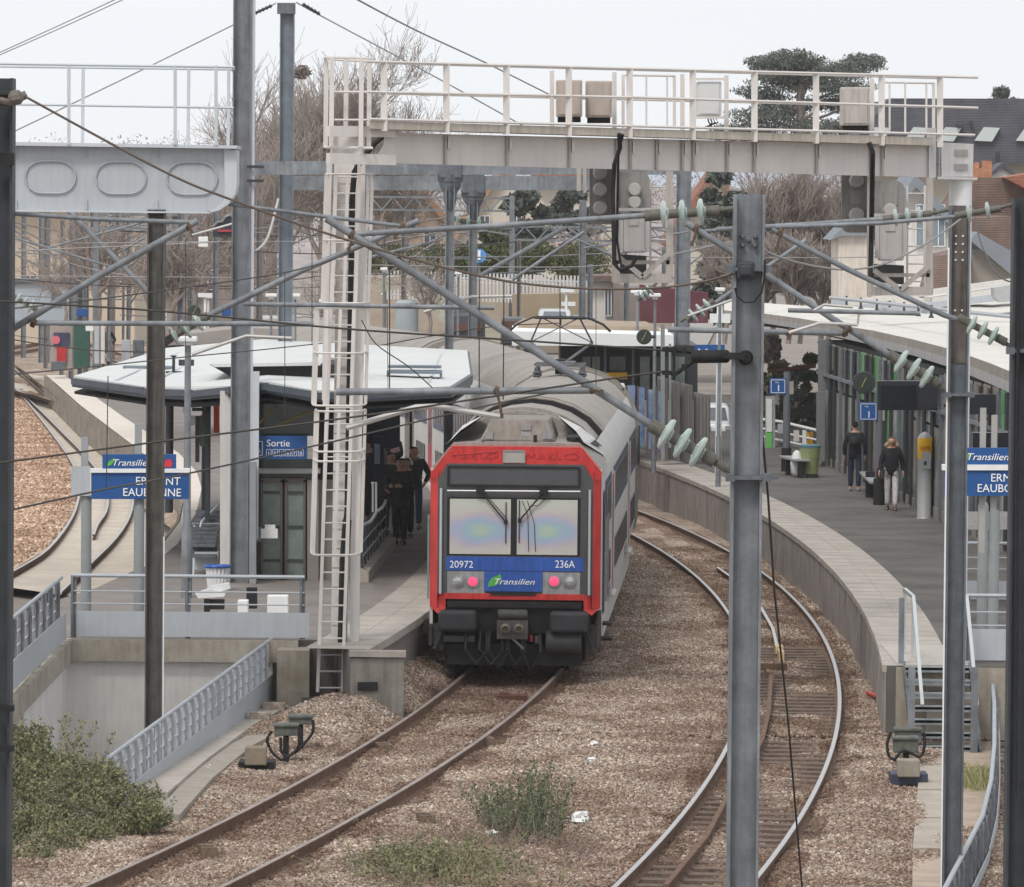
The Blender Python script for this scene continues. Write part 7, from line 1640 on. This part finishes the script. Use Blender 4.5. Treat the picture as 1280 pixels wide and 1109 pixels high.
# ramp rail + green hedge right behind platform
t=thing('ramp_railing','white handrail of a ramp with small notices behind the farther platform sign','railing',W(985,560,160)); m_=MB(); m_.tube([W(950,524,160),W(975,527,158),W(1021,538,154)],.045,6); m_.tube([W(950,535,160),W(1021,550,154)],.03,6); m_.tube([W(950,545,160),W(1021,560,154)],.03,6); m_.build('handrail',WHITE,t)
m_=MB(); m_.slab([(948,548),(1021,562),(1021,590),(948,585)],158,.2); m_.build('parapet',mat('lilac_grey_wall',(.30,.29,.31),.8),t)
for i,(x,y,x1,y1,mt) in enumerate(((992,538,999,552,CREAM),(1003,538,1008,556,WHITE),(1009,540,1016,558,YEL),(972,530,980,542,BLUEG))):
    m_=MB(); m_.prect(x,y,x1,y1,155,.06); m_.build('notice',mt,t)
t=thing('advert_totem','white and green advert totem right of the big middle mast','advert panel',W(962,575,157)); m_=MB(); m_.prect(957,496,969,575,157,.3); m_.build('frame',mat('totem_grey',(.33,.34,.34),.5),t); m_=MB(); m_.prect(958,499,965,540,156.95,.05); m_.build('white_sheet',WHITE,t); m_=MB(); m_.prect(958,541,965,562,156.95,.05); m_.build('green_sheet',mat('bright_green_sheet',(.15,.52,.12),.5),t)
for i,(x,yt,yb,w_,mt) in enumerate(((995,455,575,60,DG),(975,440,560,50,MG),(960,420,560,60,BARK2),(1010,420,560,40,MG),(935,430,590,60,DG))):
    leafy(['dark leafy shrub behind the ramp railing','green shrub left of the glass front','brown bare shrub above the farther platform sign','shrub against the corner of the station building','dark shrub hidden behind the big middle mast'][i],x,yb,yt,172+i,w_,50+i,mt,2600,.17,name='shrub',clumps=18,cat='shrub',group='shrubs behind the right platform')
m_=MB(); m_.slab([(960,462),(1020,455),(1020,460),(960,466)],168,.1); tag(m_.build('wooden_rail',mat('red_brown_wood',(.16,.06,.045),.8)),'reddish wooden bar behind the farther platform sign','rail')
# posts and masts crowd at left background
for i,(x,w_,y0,y1,D,mt,lb) in enumerate(((30,6,262,370,275,GALV,'thin pale mast at the far left behind the oval beam'),(56,14,262,400,265,GALV,'double pale mast in front of the grey blue cabin'),(101,13,262,410,258,mat('mid_brown_steel',(.19,.175,.17),.6,.1,.2,3),'brown grey mast right of the cabin'),(140,9,270,400,270,MT['mid_brown_steel'],'brown grey mast left of the stairwell mast'),(212,6,270,430,235,GALV,'thin mast right of the stairwell mast'),(325,8,250,430,175,MT['mid_brown_steel'],'brownish mast between the two tall masts'),(226,7,262,430,190,MT['mid_grey_steel'],'second thin mast right of the stairwell mast'),(270,7,262,430,185,GALV,'thin mast left of the very tall mast'),(505,6,285,440,200,MT['mid_brown_steel'],'thin brown mast above the pale blue kiosk'),(649,5,300,430,195,MT['mid_brown_steel'],'thin brown mast left of the pantograph'),(738,7,330,430,190,GALV,'short grey mast right of the pantograph'),(783,7,345,425,170,GALV,'short mast behind the signal frame'))):
    a=W(x,y0,D); m_=MB(); hpost(m_,a.x,D,-.3,a.z,w_/FPX*D,.25); o=m_.build('catenary_mast',mt); tag(o,lb,'mast',GM)
# small background items at left
def flat_item(name,label,cat,x0,y0,x1,y1,D,mt,th=.3):
    m_=MB(); m_.prect(x0,y0,x1,y1,D,th); return tag(bevel(m_.build(name,mt),.02),label,cat)
flat_item('green_cabinet','tall dark green cabinet at the end of the far left platform','cabinet',92,405,112,460,205,mat('dark_green_paint',(.03,.09,.07),.6))
t=thing('poster_board','advert board with red and blue poster at the far left platform end','poster board',W(76,463,212)); m_=MB(); m_.prect(63,408,90,463,212,.3); m_.build('board',mat('board_taupe',(.35,.30,.27),.7),t)
m_=MB(); m_.prect(67,416,87,432,211.9,.05); m_.build('poster_top',mat('navy_poster',(.05,.06,.12),.4,0,.3,6),t); m_=MB(); m_.lathe(W(70,425,211.85),[(.16,0),(.16,.03)],14,(0,-1,0)); m_.build('round_mark',mat('pink_mark',(.65,.15,.2),.5),t); m_=MB(); m_.prect(71,433,83,455,211.9,.05); m_.build('poster_bottom',mat('red_poster',(.45,.03,.03),.5),t)
flat_item('grey_box','grey box at the foot of the poster board','box',64,452,82,463,211,GALVD)
flat_item('blue_sign','small blue sign by the far left masts','sign',96,386,110,396,206,BLUE,.1)
flat_item('white_notice','white notice beside the green cabinet','sign',107,404,117,414,204,WHITE,.1)
flat_item('far_blue_sign','small blue sign between the tall masts','sign',277,383,290,395,180,BLUE,.1)
flat_item('far_blue_sign','little blue sign on the far train side under the waiting room roof','sign',655,430,668,443,150,BLUE,.1)
t=thing('route_sign','round blue sign on a thin post in front of the hedge','sign',W(599,345,205)); m_=MB(); m_.lathe(W(599,320,205),[(.26,0),(.26,.04)],16,(0,-1,0)); m_.build('disc',mat('bright_blue_sign',(.10,.30,.65),.5),t); m_=MB(); m_.tube([W(599,322,205.1),W(599,350,205.1)],.04,6); m_.build('post',GALV,t); m_=MB(); m_.bar(W(599,313,204.9),W(599,325,204.9),.1,.02); m_.build('arrow',TX,t)
# far shelter roof left of the canopy
t=thing('far_canopy','flat pale roof of a farther platform shelter behind the left canopy','canopy',W(250,440,160)); m_=MB(); m_.slab([(205,421),(300,410),(400,412),(440,426),(300,436),(205,432)],160,6); m_.build('roof',mat('taupe_roof',(.30,.27,.25),.8,0,.1,1),t); m_=MB(); m_.slab([(205,432),(440,427),(440,433),(205,438)],159.8,.3); m_.build('edge',SOFF,t)
m_=MB(); 
for x in(215,260,420): m_.prect(x,436,x+3,470,161,.1)
m_.build('column',DARKP,t)
flat_item('far_white_building','white low roofline behind the two tall masts','building',300,398,440,432,230,mat('white_low_wall',(.55,.55,.55),.7,0,.2,.6),6)
for i,(x0,y0,x1,y1,mt) in enumerate(((118,405,124,455,BLUEG),(126,402,131,455,CREAM),(133,404,138,452,GALV),(152,425,163,455,mat('striped_grey',(.38,.40,.43),.6)),(166,425,180,458,GALVD))):
    flat_item('far_post_panel',['narrow blue grey panel right of the green cabinet','narrow cream panel near the green cabinet','narrow grey panel above the dark clad person','striped grey panel above the left tip of the canopy','dark grey panel above the left tip of the canopy'][i],'panel',x0,y0,x1,y1,198+i,mt,.2)
# two-aspect far signal at left
t=thing('railway_signal','dark rounded signal board with a red arm left of the very tall mast','signal',W(270,300,140),'signal heads hung below the gantry'); D=140
m_=MB(); m_.slab([(266,284),(272,278),(278,277),(282,271),(288,269),(292,272),(292,296),(284,297),(266,296)],D,.15); m_.build('board',mat('signal_navy_black',(.035,.038,.05),.6),t); m_=MB(); m_.prect(272,287,290,290,D-.05,.05); m_.build('red_arm',mat('muted_red',(.35,.05,.07),.6),t); m_=MB(); m_.tube([W(x,y,D-.02) for x,y in((266,284),(272,278),(278,277),(282,271),(288,269),(292,272))],.035,6); m_.build('pale_rim',GALV,t)
flat_item('white_sign','small white sign plate left of the navy signal board','sign',248,296,260,309,150,WHITE,.1)

# crowd of thin far masts, bracket arms and wires
rr=random.Random(88)
for i in range(26):
    x=rr.choice([rr.uniform(195,300),rr.uniform(455,560),rr.uniform(560,850),rr.uniform(20,190)]); D=rr.uniform(205,270); yt=rr.uniform(255,320); w_=rr.choice([3,4,5,6])
    m_=MB(); a=W(x,yt,D); hpost(m_,a.x,D,-.3,a.z,w_/FPX*D,.2,.03,.03); dr=rr.choice([-1,1]); L_=rr.uniform(1.5,3.2)
    m_.tube([Vector((a.x,D-.1,a.z-.5)),Vector((a.x+dr*L_,D-.1,a.z-.1))],.035,5); m_.tube([Vector((a.x,D-.1,a.z-1.7)),Vector((a.x+dr*L_*1.1,D-.1,a.z-.3))],.045,5); m_.tube([Vector((a.x+dr*L_*.3,D-.1,a.z-1.45)),Vector((a.x+dr*L_*.95,D-.1,a.z-1.4))],.025,5)
    tag(m_.build('catenary_mast',GALV if i%3 else MT['mid_brown_steel']),'thin distant catenary mast with bracket arms among the crowd of far masts','mast','thin distant catenary masts')
for i in range(22):
    y0=rr.uniform(262,425); x0=rr.choice([-10,150,430,300]); x1=x0+rr.uniform(220,500); y1=y0+rr.uniform(-22,22); D=rr.uniform(150,240)
    P=[W(lerp(x0,x1,t_),lerp(y0,y1,t_)+9*math.sin(math.pi*t_),D+t_*15) for t_ in (0,.25,.5,.75,1)]; m_=MB(); m_.tube(P,rr.choice([.012,.016,.02]),5)
    tag(m_.build('overhead_wire',WIREL if i%2 else WIRE),'thin distant overhead wire among the crowd of far wires','wire','thin distant overhead wires')
for i,(x0,x1,y,D,lb) in enumerate(((120,300,285,205,'pale distant lattice beam left of the very tall mast'),(640,860,300,210,'thin distant portal beam behind the middle signal'),(450,640,262,218,'thin distant portal beam in front of the orange roofed house'))):
    m_=MB(); a=W(x0,y,D);b=W(x1,y+2,D)
    for dz in(0,.5): m_.bar(a+Vector((0,0,dz)),b+Vector((0,0,dz)),.08,.08)
    n_=14
    for k in range(n_): m_.bar(a.lerp(b,k/n_)+Vector((0,0,.5*(k%2))),a.lerp(b,(k+1)/n_)+Vector((0,0,.5*((k+1)%2))),.05,.05)
    for q in(a,b): m_.bar(Vector((q.x,D,-.3)),q+Vector((0,0,.6)),.2,.2)
    tag(m_.build('lattice_portal',GALV),lb,'portal frame')
for i in range(9):
    x=rr.uniform(200,330) if i%2 else rr.uniform(460,760); y=rr.uniform(335,420); D=rr.uniform(190,235); a=W(x,y,D); m_=MB(); m_.box(a,(.5,.3,.14)); m_.tube([a,Vector((a.x,D,0))],.05,6); tag(m_.build('platform_lamp',WHITE),'tiny distant lamp post with white head among the far masts','lamp post','tiny distant lamp posts')
# ================================================================ people
def skin(name,V,E_,Rd,mt,parent,sub=1,root=0,smooth=True):
    me=bpy.data.meshes.new(name); me.from_pydata([tuple(v) for v in V],E_,[])
    o=bpy.data.objects.new(name,me); COL.objects.link(o)
    md=o.modifiers.new('skin','SKIN')
    bm=bmesh.new(); bm.from_mesh(me); ly=bm.verts.layers.skin.verify(); bm.verts.ensure_lookup_table()
    for i,v in enumerate(bm.verts):
        r=Rd[i]; v[ly].radius=(r,r) if not isinstance(r,tuple) else r; v[ly].use_root=(i==root)
    bm.to_mesh(me); bm.free()
    if sub: s=o.modifiers.new('sub','SUBSURF'); s.levels=sub; s.render_levels=sub
    bpy.context.view_layer.update()
    m2=bpy.data.meshes.new_from_object(o.evaluated_get(bpy.context.evaluated_depsgraph_get())); o.modifiers.clear(); o.data=m2; bpy.data.meshes.remove(me)
    m2.materials.clear(); m2.materials.append(mt)
    for p in m2.polygons: p.use_smooth=True
    o.parent=parent; return o
def person(label,px,py,z,heading,h=1.75,stride=.0,arms='down',jacket=(.02,.02,.025),trouser=(.02,.022,.03),shoe=(.03,.03,.03),hair=(.03,.02,.015),extras=(),group=None,lean=0,wide=1.0,long=0,skinc=None,idx=[0]):
    idx[0]+=1; k=h/1.75; b=G(px,py,z); t=thing('person',label,'person',b,group,rz=R(heading))
    def v(x,y,zz): return Vector((x*k*wide if zz>.5 else x*k,(y-lean*max(0,zz-.9))*k,zz*k))
    SK=skinc or SKIN
    s=stride
    V=[];E_=[];Rd=[]
    def add(p,r,par=None):
        V.append(p);Rd.append(r*k)
        if par is not None: E_.append((par,len(V)-1))
        return len(V)-1
    pel=add(v(0,0,.95),.10); sp=add(v(0,.01,1.12),.125,pel); ch=add(v(0,0,1.34),.15,sp); nk=add(v(0,0,1.50),.058,ch); 
    hd0=add(v(0,-.015,1.575),.066,nk); hd1=add(v(0,-.02,1.64),.088,hd0); hd2=add(v(0,-.01,1.71),.075,hd1)
    nose=add(v(0,-.115,1.625),.014,hd1)
    for sx in(-1,1): add(v(sx*.088,0,1.63),.018,hd1)
    hands=[]
    armp=[]
    for sx in(-1,1):
        if arms=='down': el=v(sx*.26,.03,1.14); wr_=v(sx*.26,-.08,.90)
        elif arms=='pocket': el=v(sx*.30,.07,1.15); wr_=v(sx*.2,-.07,.98)
        elif arms=='hold': el=v(sx*.24,-.0,1.14); wr_=v(sx*.09,-.27,1.18)
        elif arms=='walk': el=v(sx*.25,.05*sx,1.14); wr_=v(sx*.27,-.10+.12*sx,.92)
        else: el=v(sx*.24,.05,1.14); wr_=v(sx*.10,-.2,1.05)
        sh=add(v(sx*.17,.0,1.42),.068,ch); e=add(el,.045,sh); w_=add(wr_,.028,e); armp.append((v(sx*.17,0,1.42),el,wr_))
        dr=(wr_-el).normalized(); pm=wr_+dr*.06*k; p_=add(pm,.033,w_)
        lat=dr.cross(Vector((1,0,0))).normalized() if abs(dr.x)<.8 else Vector((0,0,1))
        for f in range(4):
            o_=lat*((f-1.5)*.02*k); L1=[.04,.048,.044,.034][f]*k; q=add(pm+o_+dr*.045*k,.010,p_); q2=add(pm+o_+dr*(.045*k+L1)+Vector((-sx*.012*k,0,0)),.008,q); 
        th=add(wr_+dr*.035*k+lat*.045*k,.011,w_); add(wr_+dr*.075*k+lat*.055*k,.009,th)
    legs=[]
    for sx in(-1,1):
        fy=-s*sx; hp=add(v(sx*.09,0,.90),.072,pel); kn=add(v(sx*.10,fy*.45-.02*abs(s),.50),.05,hp); an=add(v(sx*.10,fy+(.0),.09),.040,kn); 
        he=add(v(sx*.10,fy+.03,.04),.034,an); to=add(v(sx*.115,fy-.17,.03),.026,he); legs.append((v(sx*.09,0,.93),v(sx*.10,fy*.45-.02*abs(s),.50),v(sx*.10,fy,.10),v(sx*.115,fy-.16,.035)))
    skin('body',V,E_,Rd,SK,t,1)
    JM=mat('jacket_%d'%idx[0],jacket,.85,0,.2,6); TM=mat('trousers_%d'%idx[0],trouser,.85,0,.2,6); SHM=mat('shoe_%d'%idx[0],shoe,.6,0,.1,5); HM=mat('hair_%d'%idx[0],hair,.9,0,.3,20)
    bz=.78-long
    V=[v(0,0,bz),v(0,.01,1.1),v(0,0,1.33),v(0,.0,1.47)]; Rd=[.205*k,.175*k,.18*k,.085*k]; E_=[(0,1),(1,2),(2,3)]
    for (a,e,w_) in armp:
        i=len(V); V+= [a,e,w_]; Rd+=[.09*k,.066*k,.048*k]; E_+=[(2,i),(i,i+1),(i+1,i+2)]
    skin('jacket',V,E_,Rd,JM,t,1)
    V=[v(0,0,.92)];Rd=[.125*k];E_=[]
    for (a,n_,f,tt) in legs: i=len(V); V+=[a,n_,f]; Rd+=[.105*k,.08*k,.066*k]; E_+=[(0,i),(i,i+1),(i+1,i+2)]
    skin('trousers',V,E_,Rd,TM,t,1)
    for (a,n_,f,tt) in legs: skin('shoe',[f+Vector((0,.05*k,-.05*k)),f+Vector((0,-.03*k,-.055*k)),tt],[(0,1),(1,2)],[.055*k,.06*k,.046*k],SHM,t,1)
    if hair:
        skin('hair',[v(0,.03,1.60),v(0,.03,1.67),v(0,.0,1.735)],[(0,1),(1,2)],[.075*k,.092*k,.072*k],HM,t,1)
    # face: eyes and mouth
    m_=MB()
    for sx in(-1,1): m_.lathe(v(sx*.033,-.098,1.648),[(.011*k,0),(.008*k,.006)],8,(0,-1,0))
    m_.build('eye',BLACK,t,local=True); m_=MB(); m_.box(v(0,-.098,1.588),(.045*k,.012,.01)); m_.build('mouth',mat('lip',(.30,.12,.10),.5),t,local=True)
    for ex in extras:
        if ex=='backpack': skin('backpack',[v(0,.2,1.12),v(0,.22,1.25),v(0,.19,1.40)],[(0,1),(1,2)],[.13*k,.15*k,.11*k],mat('backpack_black',(.018,.016,.018),.8,0,.2,8),t,1)
        if ex=='hood': skin('fur_hood',[v(-.16,-.03,1.50),v(-.12,.07,1.56),v(0,.12,1.58),v(.12,.07,1.56),v(.16,-.03,1.50)],[(0,1),(1,2),(2,3),(3,4)],[.05*k,.075*k,.08*k,.075*k,.05*k],mat('fur_tan',(.28,.20,.14),.95,0,.4,40,.6,60),t,1)
        if ex=='cap': skin('cap',[v(0,.0,1.70),v(0,.0,1.765)],[(0,1)],[.1*k,.085*k],HM,t,1)
        if ex=='scarf': skin('scarf',[v(-.08,-.04,1.49),v(0,-.09,1.47),v(.08,-.04,1.49),v(0,.07,1.52)],[(0,1),(1,2),(2,3),(3,0)],[.045*k]*4,mat('tan_scarf',(.25,.17,.11),.9,0,.3,20),t,1)
        if ex=='bag': m_=MB(); m_.box(v(-.30,-.05,.86),(.08,.26,.26)); m_.tube([v(-.28,-.05,1.0),v(-.2,-.05,1.45),v(.0,.12,1.48)],.012,6); bevel(m_.build('shoulder_bag',BLACK,t,local=True),.03)
        if ex=='phone': m_=MB(); m_.box(v(0,-.33,1.2),(.07,.012,.14),rx=.6); m_.build('phone',BLACK,t,local=True)
        if ex=='headphones': m_=MB(); m_.tube([v(.1*math.cos(a),-.0,1.65+.115*math.sin(a)) for a in [math.pi*i/8 for i in range(9)]],.014,6); m_.lathe(v(.095,0,1.64),[(.04,0),(.04,.03)],10,(1,0,0)); m_.lathe(v(-.095,0,1.64),[(.04,0),(.04,.03)],10,(-1,0,0)); m_.build('headphones',WHITE,t,local=True)
    return t
person('person in dark hooded coat and jeans with a backpack walking away on the right platform',1068,614,PZ,176,1.66,.10,'down',(.014,.016,.02),(.02,.03,.055),(.25,.25,.25),(.012,.012,.014),('backpack','cap'))
person('person in a black coat with tan fur hood and white trousers walking towards the camera',1114,638,PZ,-8,1.66,.14,'walk',(.014,.015,.02),(.52,.50,.50),(.06,.05,.05),(.12,.06,.035),('hood','bag'),lean=.1)
person('bulky person in a long black coat standing nearest on the left platform',500,681,PZ,-20,1.74,.05,'hold',(.022,.022,.026),(.022,.022,.028),(.03,.025,.025),(.012,.01,.01),('bag',),wide=1.28,long=.12)
person('person in a black coat and scarf behind the bulky one, nearest the train',517,662,PZ,10,1.74,.06,'pocket',(.035,.028,.03),(.03,.05,.09),(.03,.025,.02),(.03,.016,.012),('scarf',),wide=1.1)
person('dark clad person half hidden behind the bulky one, left of it',488,668,PZ,40,1.70,.04,'pocket',(.03,.035,.04),(.03,.04,.07),(.03,.03,.03),(.02,.014,.01),(),wide=1.1)
person('young person with dark hair and navy top standing by the navy shelter',459,652,PZ,-60,1.74,.05,'hold',(.022,.028,.045),(.018,.018,.02),(.35,.35,.36),(.012,.01,.01),('phone',))
person('person holding a red and white paper behind the others on the left platform',490,634,PZ,-30,1.76,.04,'hold',(.03,.034,.034),(.02,.02,.025),(.03,.03,.03),(.03,.018,.012),())
person('person in a pale top right behind the navy shelter panel',468,640,PZ,20,1.70,.03,'pocket',(.22,.23,.24),(.03,.03,.04),(.03,.03,.03),(.02,.014,.01),())
person('person wearing white headphones looking down between the two black coats',508,672,PZ,-10,1.62,.04,'hold',(.012,.012,.014),(.014,.014,.018),(.03,.03,.03),(.012,.01,.01),('headphones','phone'))
m_=MB(); m_.box(W(494,563,118.5),(.2,.02,.10),ry=-.3); tag(m_.build('paper',mat('white_red_paper',(.65,.40,.38),.6,0,.3,20)),'red and white paper held by a waiting person on the left platform','paper')
person('small distant person all in black at the far left platform end',132,461,.92,0,1.75,.04,'pocket',(.012,.014,.022),(.012,.012,.016),(.02,.02,.02),(.01,.01,.01),('cap',),wide=1.25,long=.2)
# ================================================================ near plants
def bush(label,lst,seed,mt,mt2,s,n,name='bush'):
    rr=random.Random(seed); t=thing(name,label,'bush',lst[0][0])
    st=MB(); lf=MB(); lf.m=0; base=lst[0][0]
    for c,rad in lst:
        clump(lf,c,rad,n,s,rr,2.0)
        for k in range(10):
            p=c+Vector((rr.uniform(-.6,.6)*rad[0],rr.uniform(-.5,.5)*rad[1],-rad[2])); q=c+Vector((rr.uniform(-1,1)*rad[0],rr.uniform(-.6,.6)*rad[1],rr.uniform(.6,1.25)*rad[2]))
            st.tube([p,p.lerp(q,.5)+Vector((rr.uniform(-.05,.05),0,.05)),q],.008,4,r1=.003,cap=False)
            for j in range(14):
                f=rr.uniform(.4,1.02); leafq(lf,p.lerp(q,f)+Vector((rr.gauss(0,.03),rr.gauss(0,.03),rr.gauss(0,.03))),s*rr.uniform(.7,1.2),rr,2.2)
    # second leaf tone
    lf2=MB()
    for c,rad in lst: clump(lf2,c+Vector((0,-.05,.05)),(rad[0]*1.05,rad[1],rad[2]*1.05),n//3,s*.9,rr,2.0)
    lf.build('foliage',mt,t,fix=False); lf2.build('young_foliage',mt2,t,fix=False); st.build('stems',BARK2,t); return t
def B_(px,py,D,rx,rz,ry=.5): return (W(px,py,D),(rx,ry,rz))
LV1=mat('bush_leaf',(.085,.10,.045),.75,0,.4,5,col2=(.17,.19,.09)); LV2=mat('bush_young_leaf',(.17,.19,.085),.75,0,.4,5,col2=(.30,.25,.15)); LV3=mat('dark_shrub_leaf',(.06,.085,.045),.7,0,.35,5,col2=(.12,.15,.08)); LV4=mat('brown_dead_leaf',(.20,.13,.09),.9,0,.3,6)
BL=[]; rb=random.Random(77)
for x,y0,y1 in ((10,930,1100),(45,925,1095),(80,960,1085),(115,965,1065),(145,975,1050),(175,1000,1045),(200,1020,1042)):
    y=y0
    while y<y1:
        BL.append(B_(x+rb.uniform(-10,10),y+rb.uniform(-6,6),lerp(73.5,66,(y-920)/190),rb.uniform(.22,.34),rb.uniform(.16,.26),.4)); y+=26
bush('large olive green bush filling the lower left corner',BL,5,LV1,LV2,.028,620)
def sprigs(label,base_px,n,hmin,hmax,spread,seed,mt,mt2,ls,name):
    """upright leafy stems standing on the ballast"""
    rr=random.Random(seed); c=G(*base_px,-.15); t=thing(name,label,'shrub' if name=='shrub' else 'weeds',c); st=MB(); lf=MB(); l2=MB()
    for i in range(n):
        p=c+Vector((rr.gauss(0,spread),rr.gauss(0,spread*2.2),0)); h=rr.uniform(hmin,hmax)*(1-.3*min(1,abs(p.x-c.x)/(spread*2+.01))); q=p+Vector((rr.gauss(0,.22)*h+(p.x-c.x)*.35,rr.gauss(0,.2)*h,h)); md=p.lerp(q,.5)+Vector((rr.gauss(0,.02),0,0))
        st.tube([p,md,q],.006,4,r1=.002,cap=False)
        for j in range(int(h*110)):
            f=rr.uniform(.12,1.03); leafq(lf if rr.random()<.7 else l2,p.lerp(q,f)+Vector((rr.gauss(0,.028),rr.gauss(0,.028),rr.gauss(0,.02))),ls*rr.uniform(.6,1.3),rr,2.6,.6)
    st.build('stems',BARK2,t); lf.build('foliage',mt,t,fix=False); l2.build('young_foliage',mt2,t,fix=False)
sprigs('dark green upright shrub growing on the ballast between the tracks',(665,1045),75,.35,.95,.26,6,LV3,MT['bush_leaf'],.022,'shrub')
sprigs('small sprig of dark green shrub left of the larger one',(622,1035),22,.25,.6,.12,16,LV3,LV2,.02,'shrub')
sprigs('low yellow green weeds at the bottom between the tracks',(555,1095),330,.12,.38,.42,8,LV2,LV1,.022,'weeds')
sprigs('low green weeds left part beside the weeds at the bottom centre',(505,1085),130,.10,.28,.22,18,LV1,LV2,.02,'weeds')
sprigs('brown dry stalks around the low weeds',(590,1060),170,.08,.30,.5,9,LV4,LV4,.014,'weeds')
sprigs('brown dry stalks right of the dark green shrub',(712,1062),70,.08,.25,.2,10,LV4,LV4,.014,'weeds')
sprigs('upright leafy shoots sticking out of the lower left bush',(60,1000),34,.6,1.15,.30,15,LV2,LV1,.026,'shrub')
def tuft(label,px,py,n,h,sp,mt,seed):
    rr=random.Random(seed); m_=MB(); c=G(px,py,-.18)
    for _ in range(n):
        p=c+Vector((rr.gauss(0,sp),rr.gauss(0,sp*2.5),0)); d=Vector((rr.gauss(0,.3),rr.gauss(0,.3),1)).normalized()*h*rr.uniform(.5,1.1); w_=Vector((.006,0,0)); b=Vector((d.x*.4,d.y*.4,-.02))
        m_.add([p-w_,p+w_,p+w_*.6+d*.6,p-w_*.6+d*.6,p+d+b],[(0,1,2,3),(3,2,4)])
    tag(m_.build('grass_tuft',mt,fix=False),label,'grass',kind='stuff')
GRS=mat('yellow_grass',(.22,.24,.09),.8,0,.3,5,col2=(.36,.33,.18))
tuft('yellow green grass tuft right of the rusty topped mast',1220,985,220,.42,.10,GRS,1)
tuft('small grass tufts at the foot of the rusty topped mast',1205,1070,120,.16,.12,GRS,2)
tuft('grass fringe at the foot of the stairwell kerb',395,880,80,.10,.2,mat('moss_grass',(.16,.19,.06),.9),3)
tuft('green weeds by the foot of the right steps',1105,882,60,.12,.12,MT['moss_grass'],4)
m_=MB(); m_.slab([(398,808),(430,808),(430,812),(398,813)],86.3,.3); tag(m_.build('moss_patch',MT['moss_grass']),'green moss patch on the slab behind the ladder foot','moss',kind='stuff')
# ================================================================ thin winter haze
m_=MB(); m_.box((0,475,7.85),(1900,1090,18.6)); hz=m_.build('haze',[],local=True)
hm=bpy.data.materials.new('haze'); hm.use_nodes=True; n=hm.node_tree; n.nodes.remove(n.nodes['Principled BSDF']); pv=n.nodes.new('ShaderNodeVolumePrincipled'); pv.inputs['Color'].default_value=(.97,.98,1,1); pv.inputs['Density'].default_value=.00016; pv.inputs['Anisotropy'].default_value=.0
n.links.new(pv.outputs[0],n.nodes['Material Output'].inputs['Volume']); hz.data.materials.append(hm); hz['kind']='stuff'
SC.cycles.volume_bounces=2
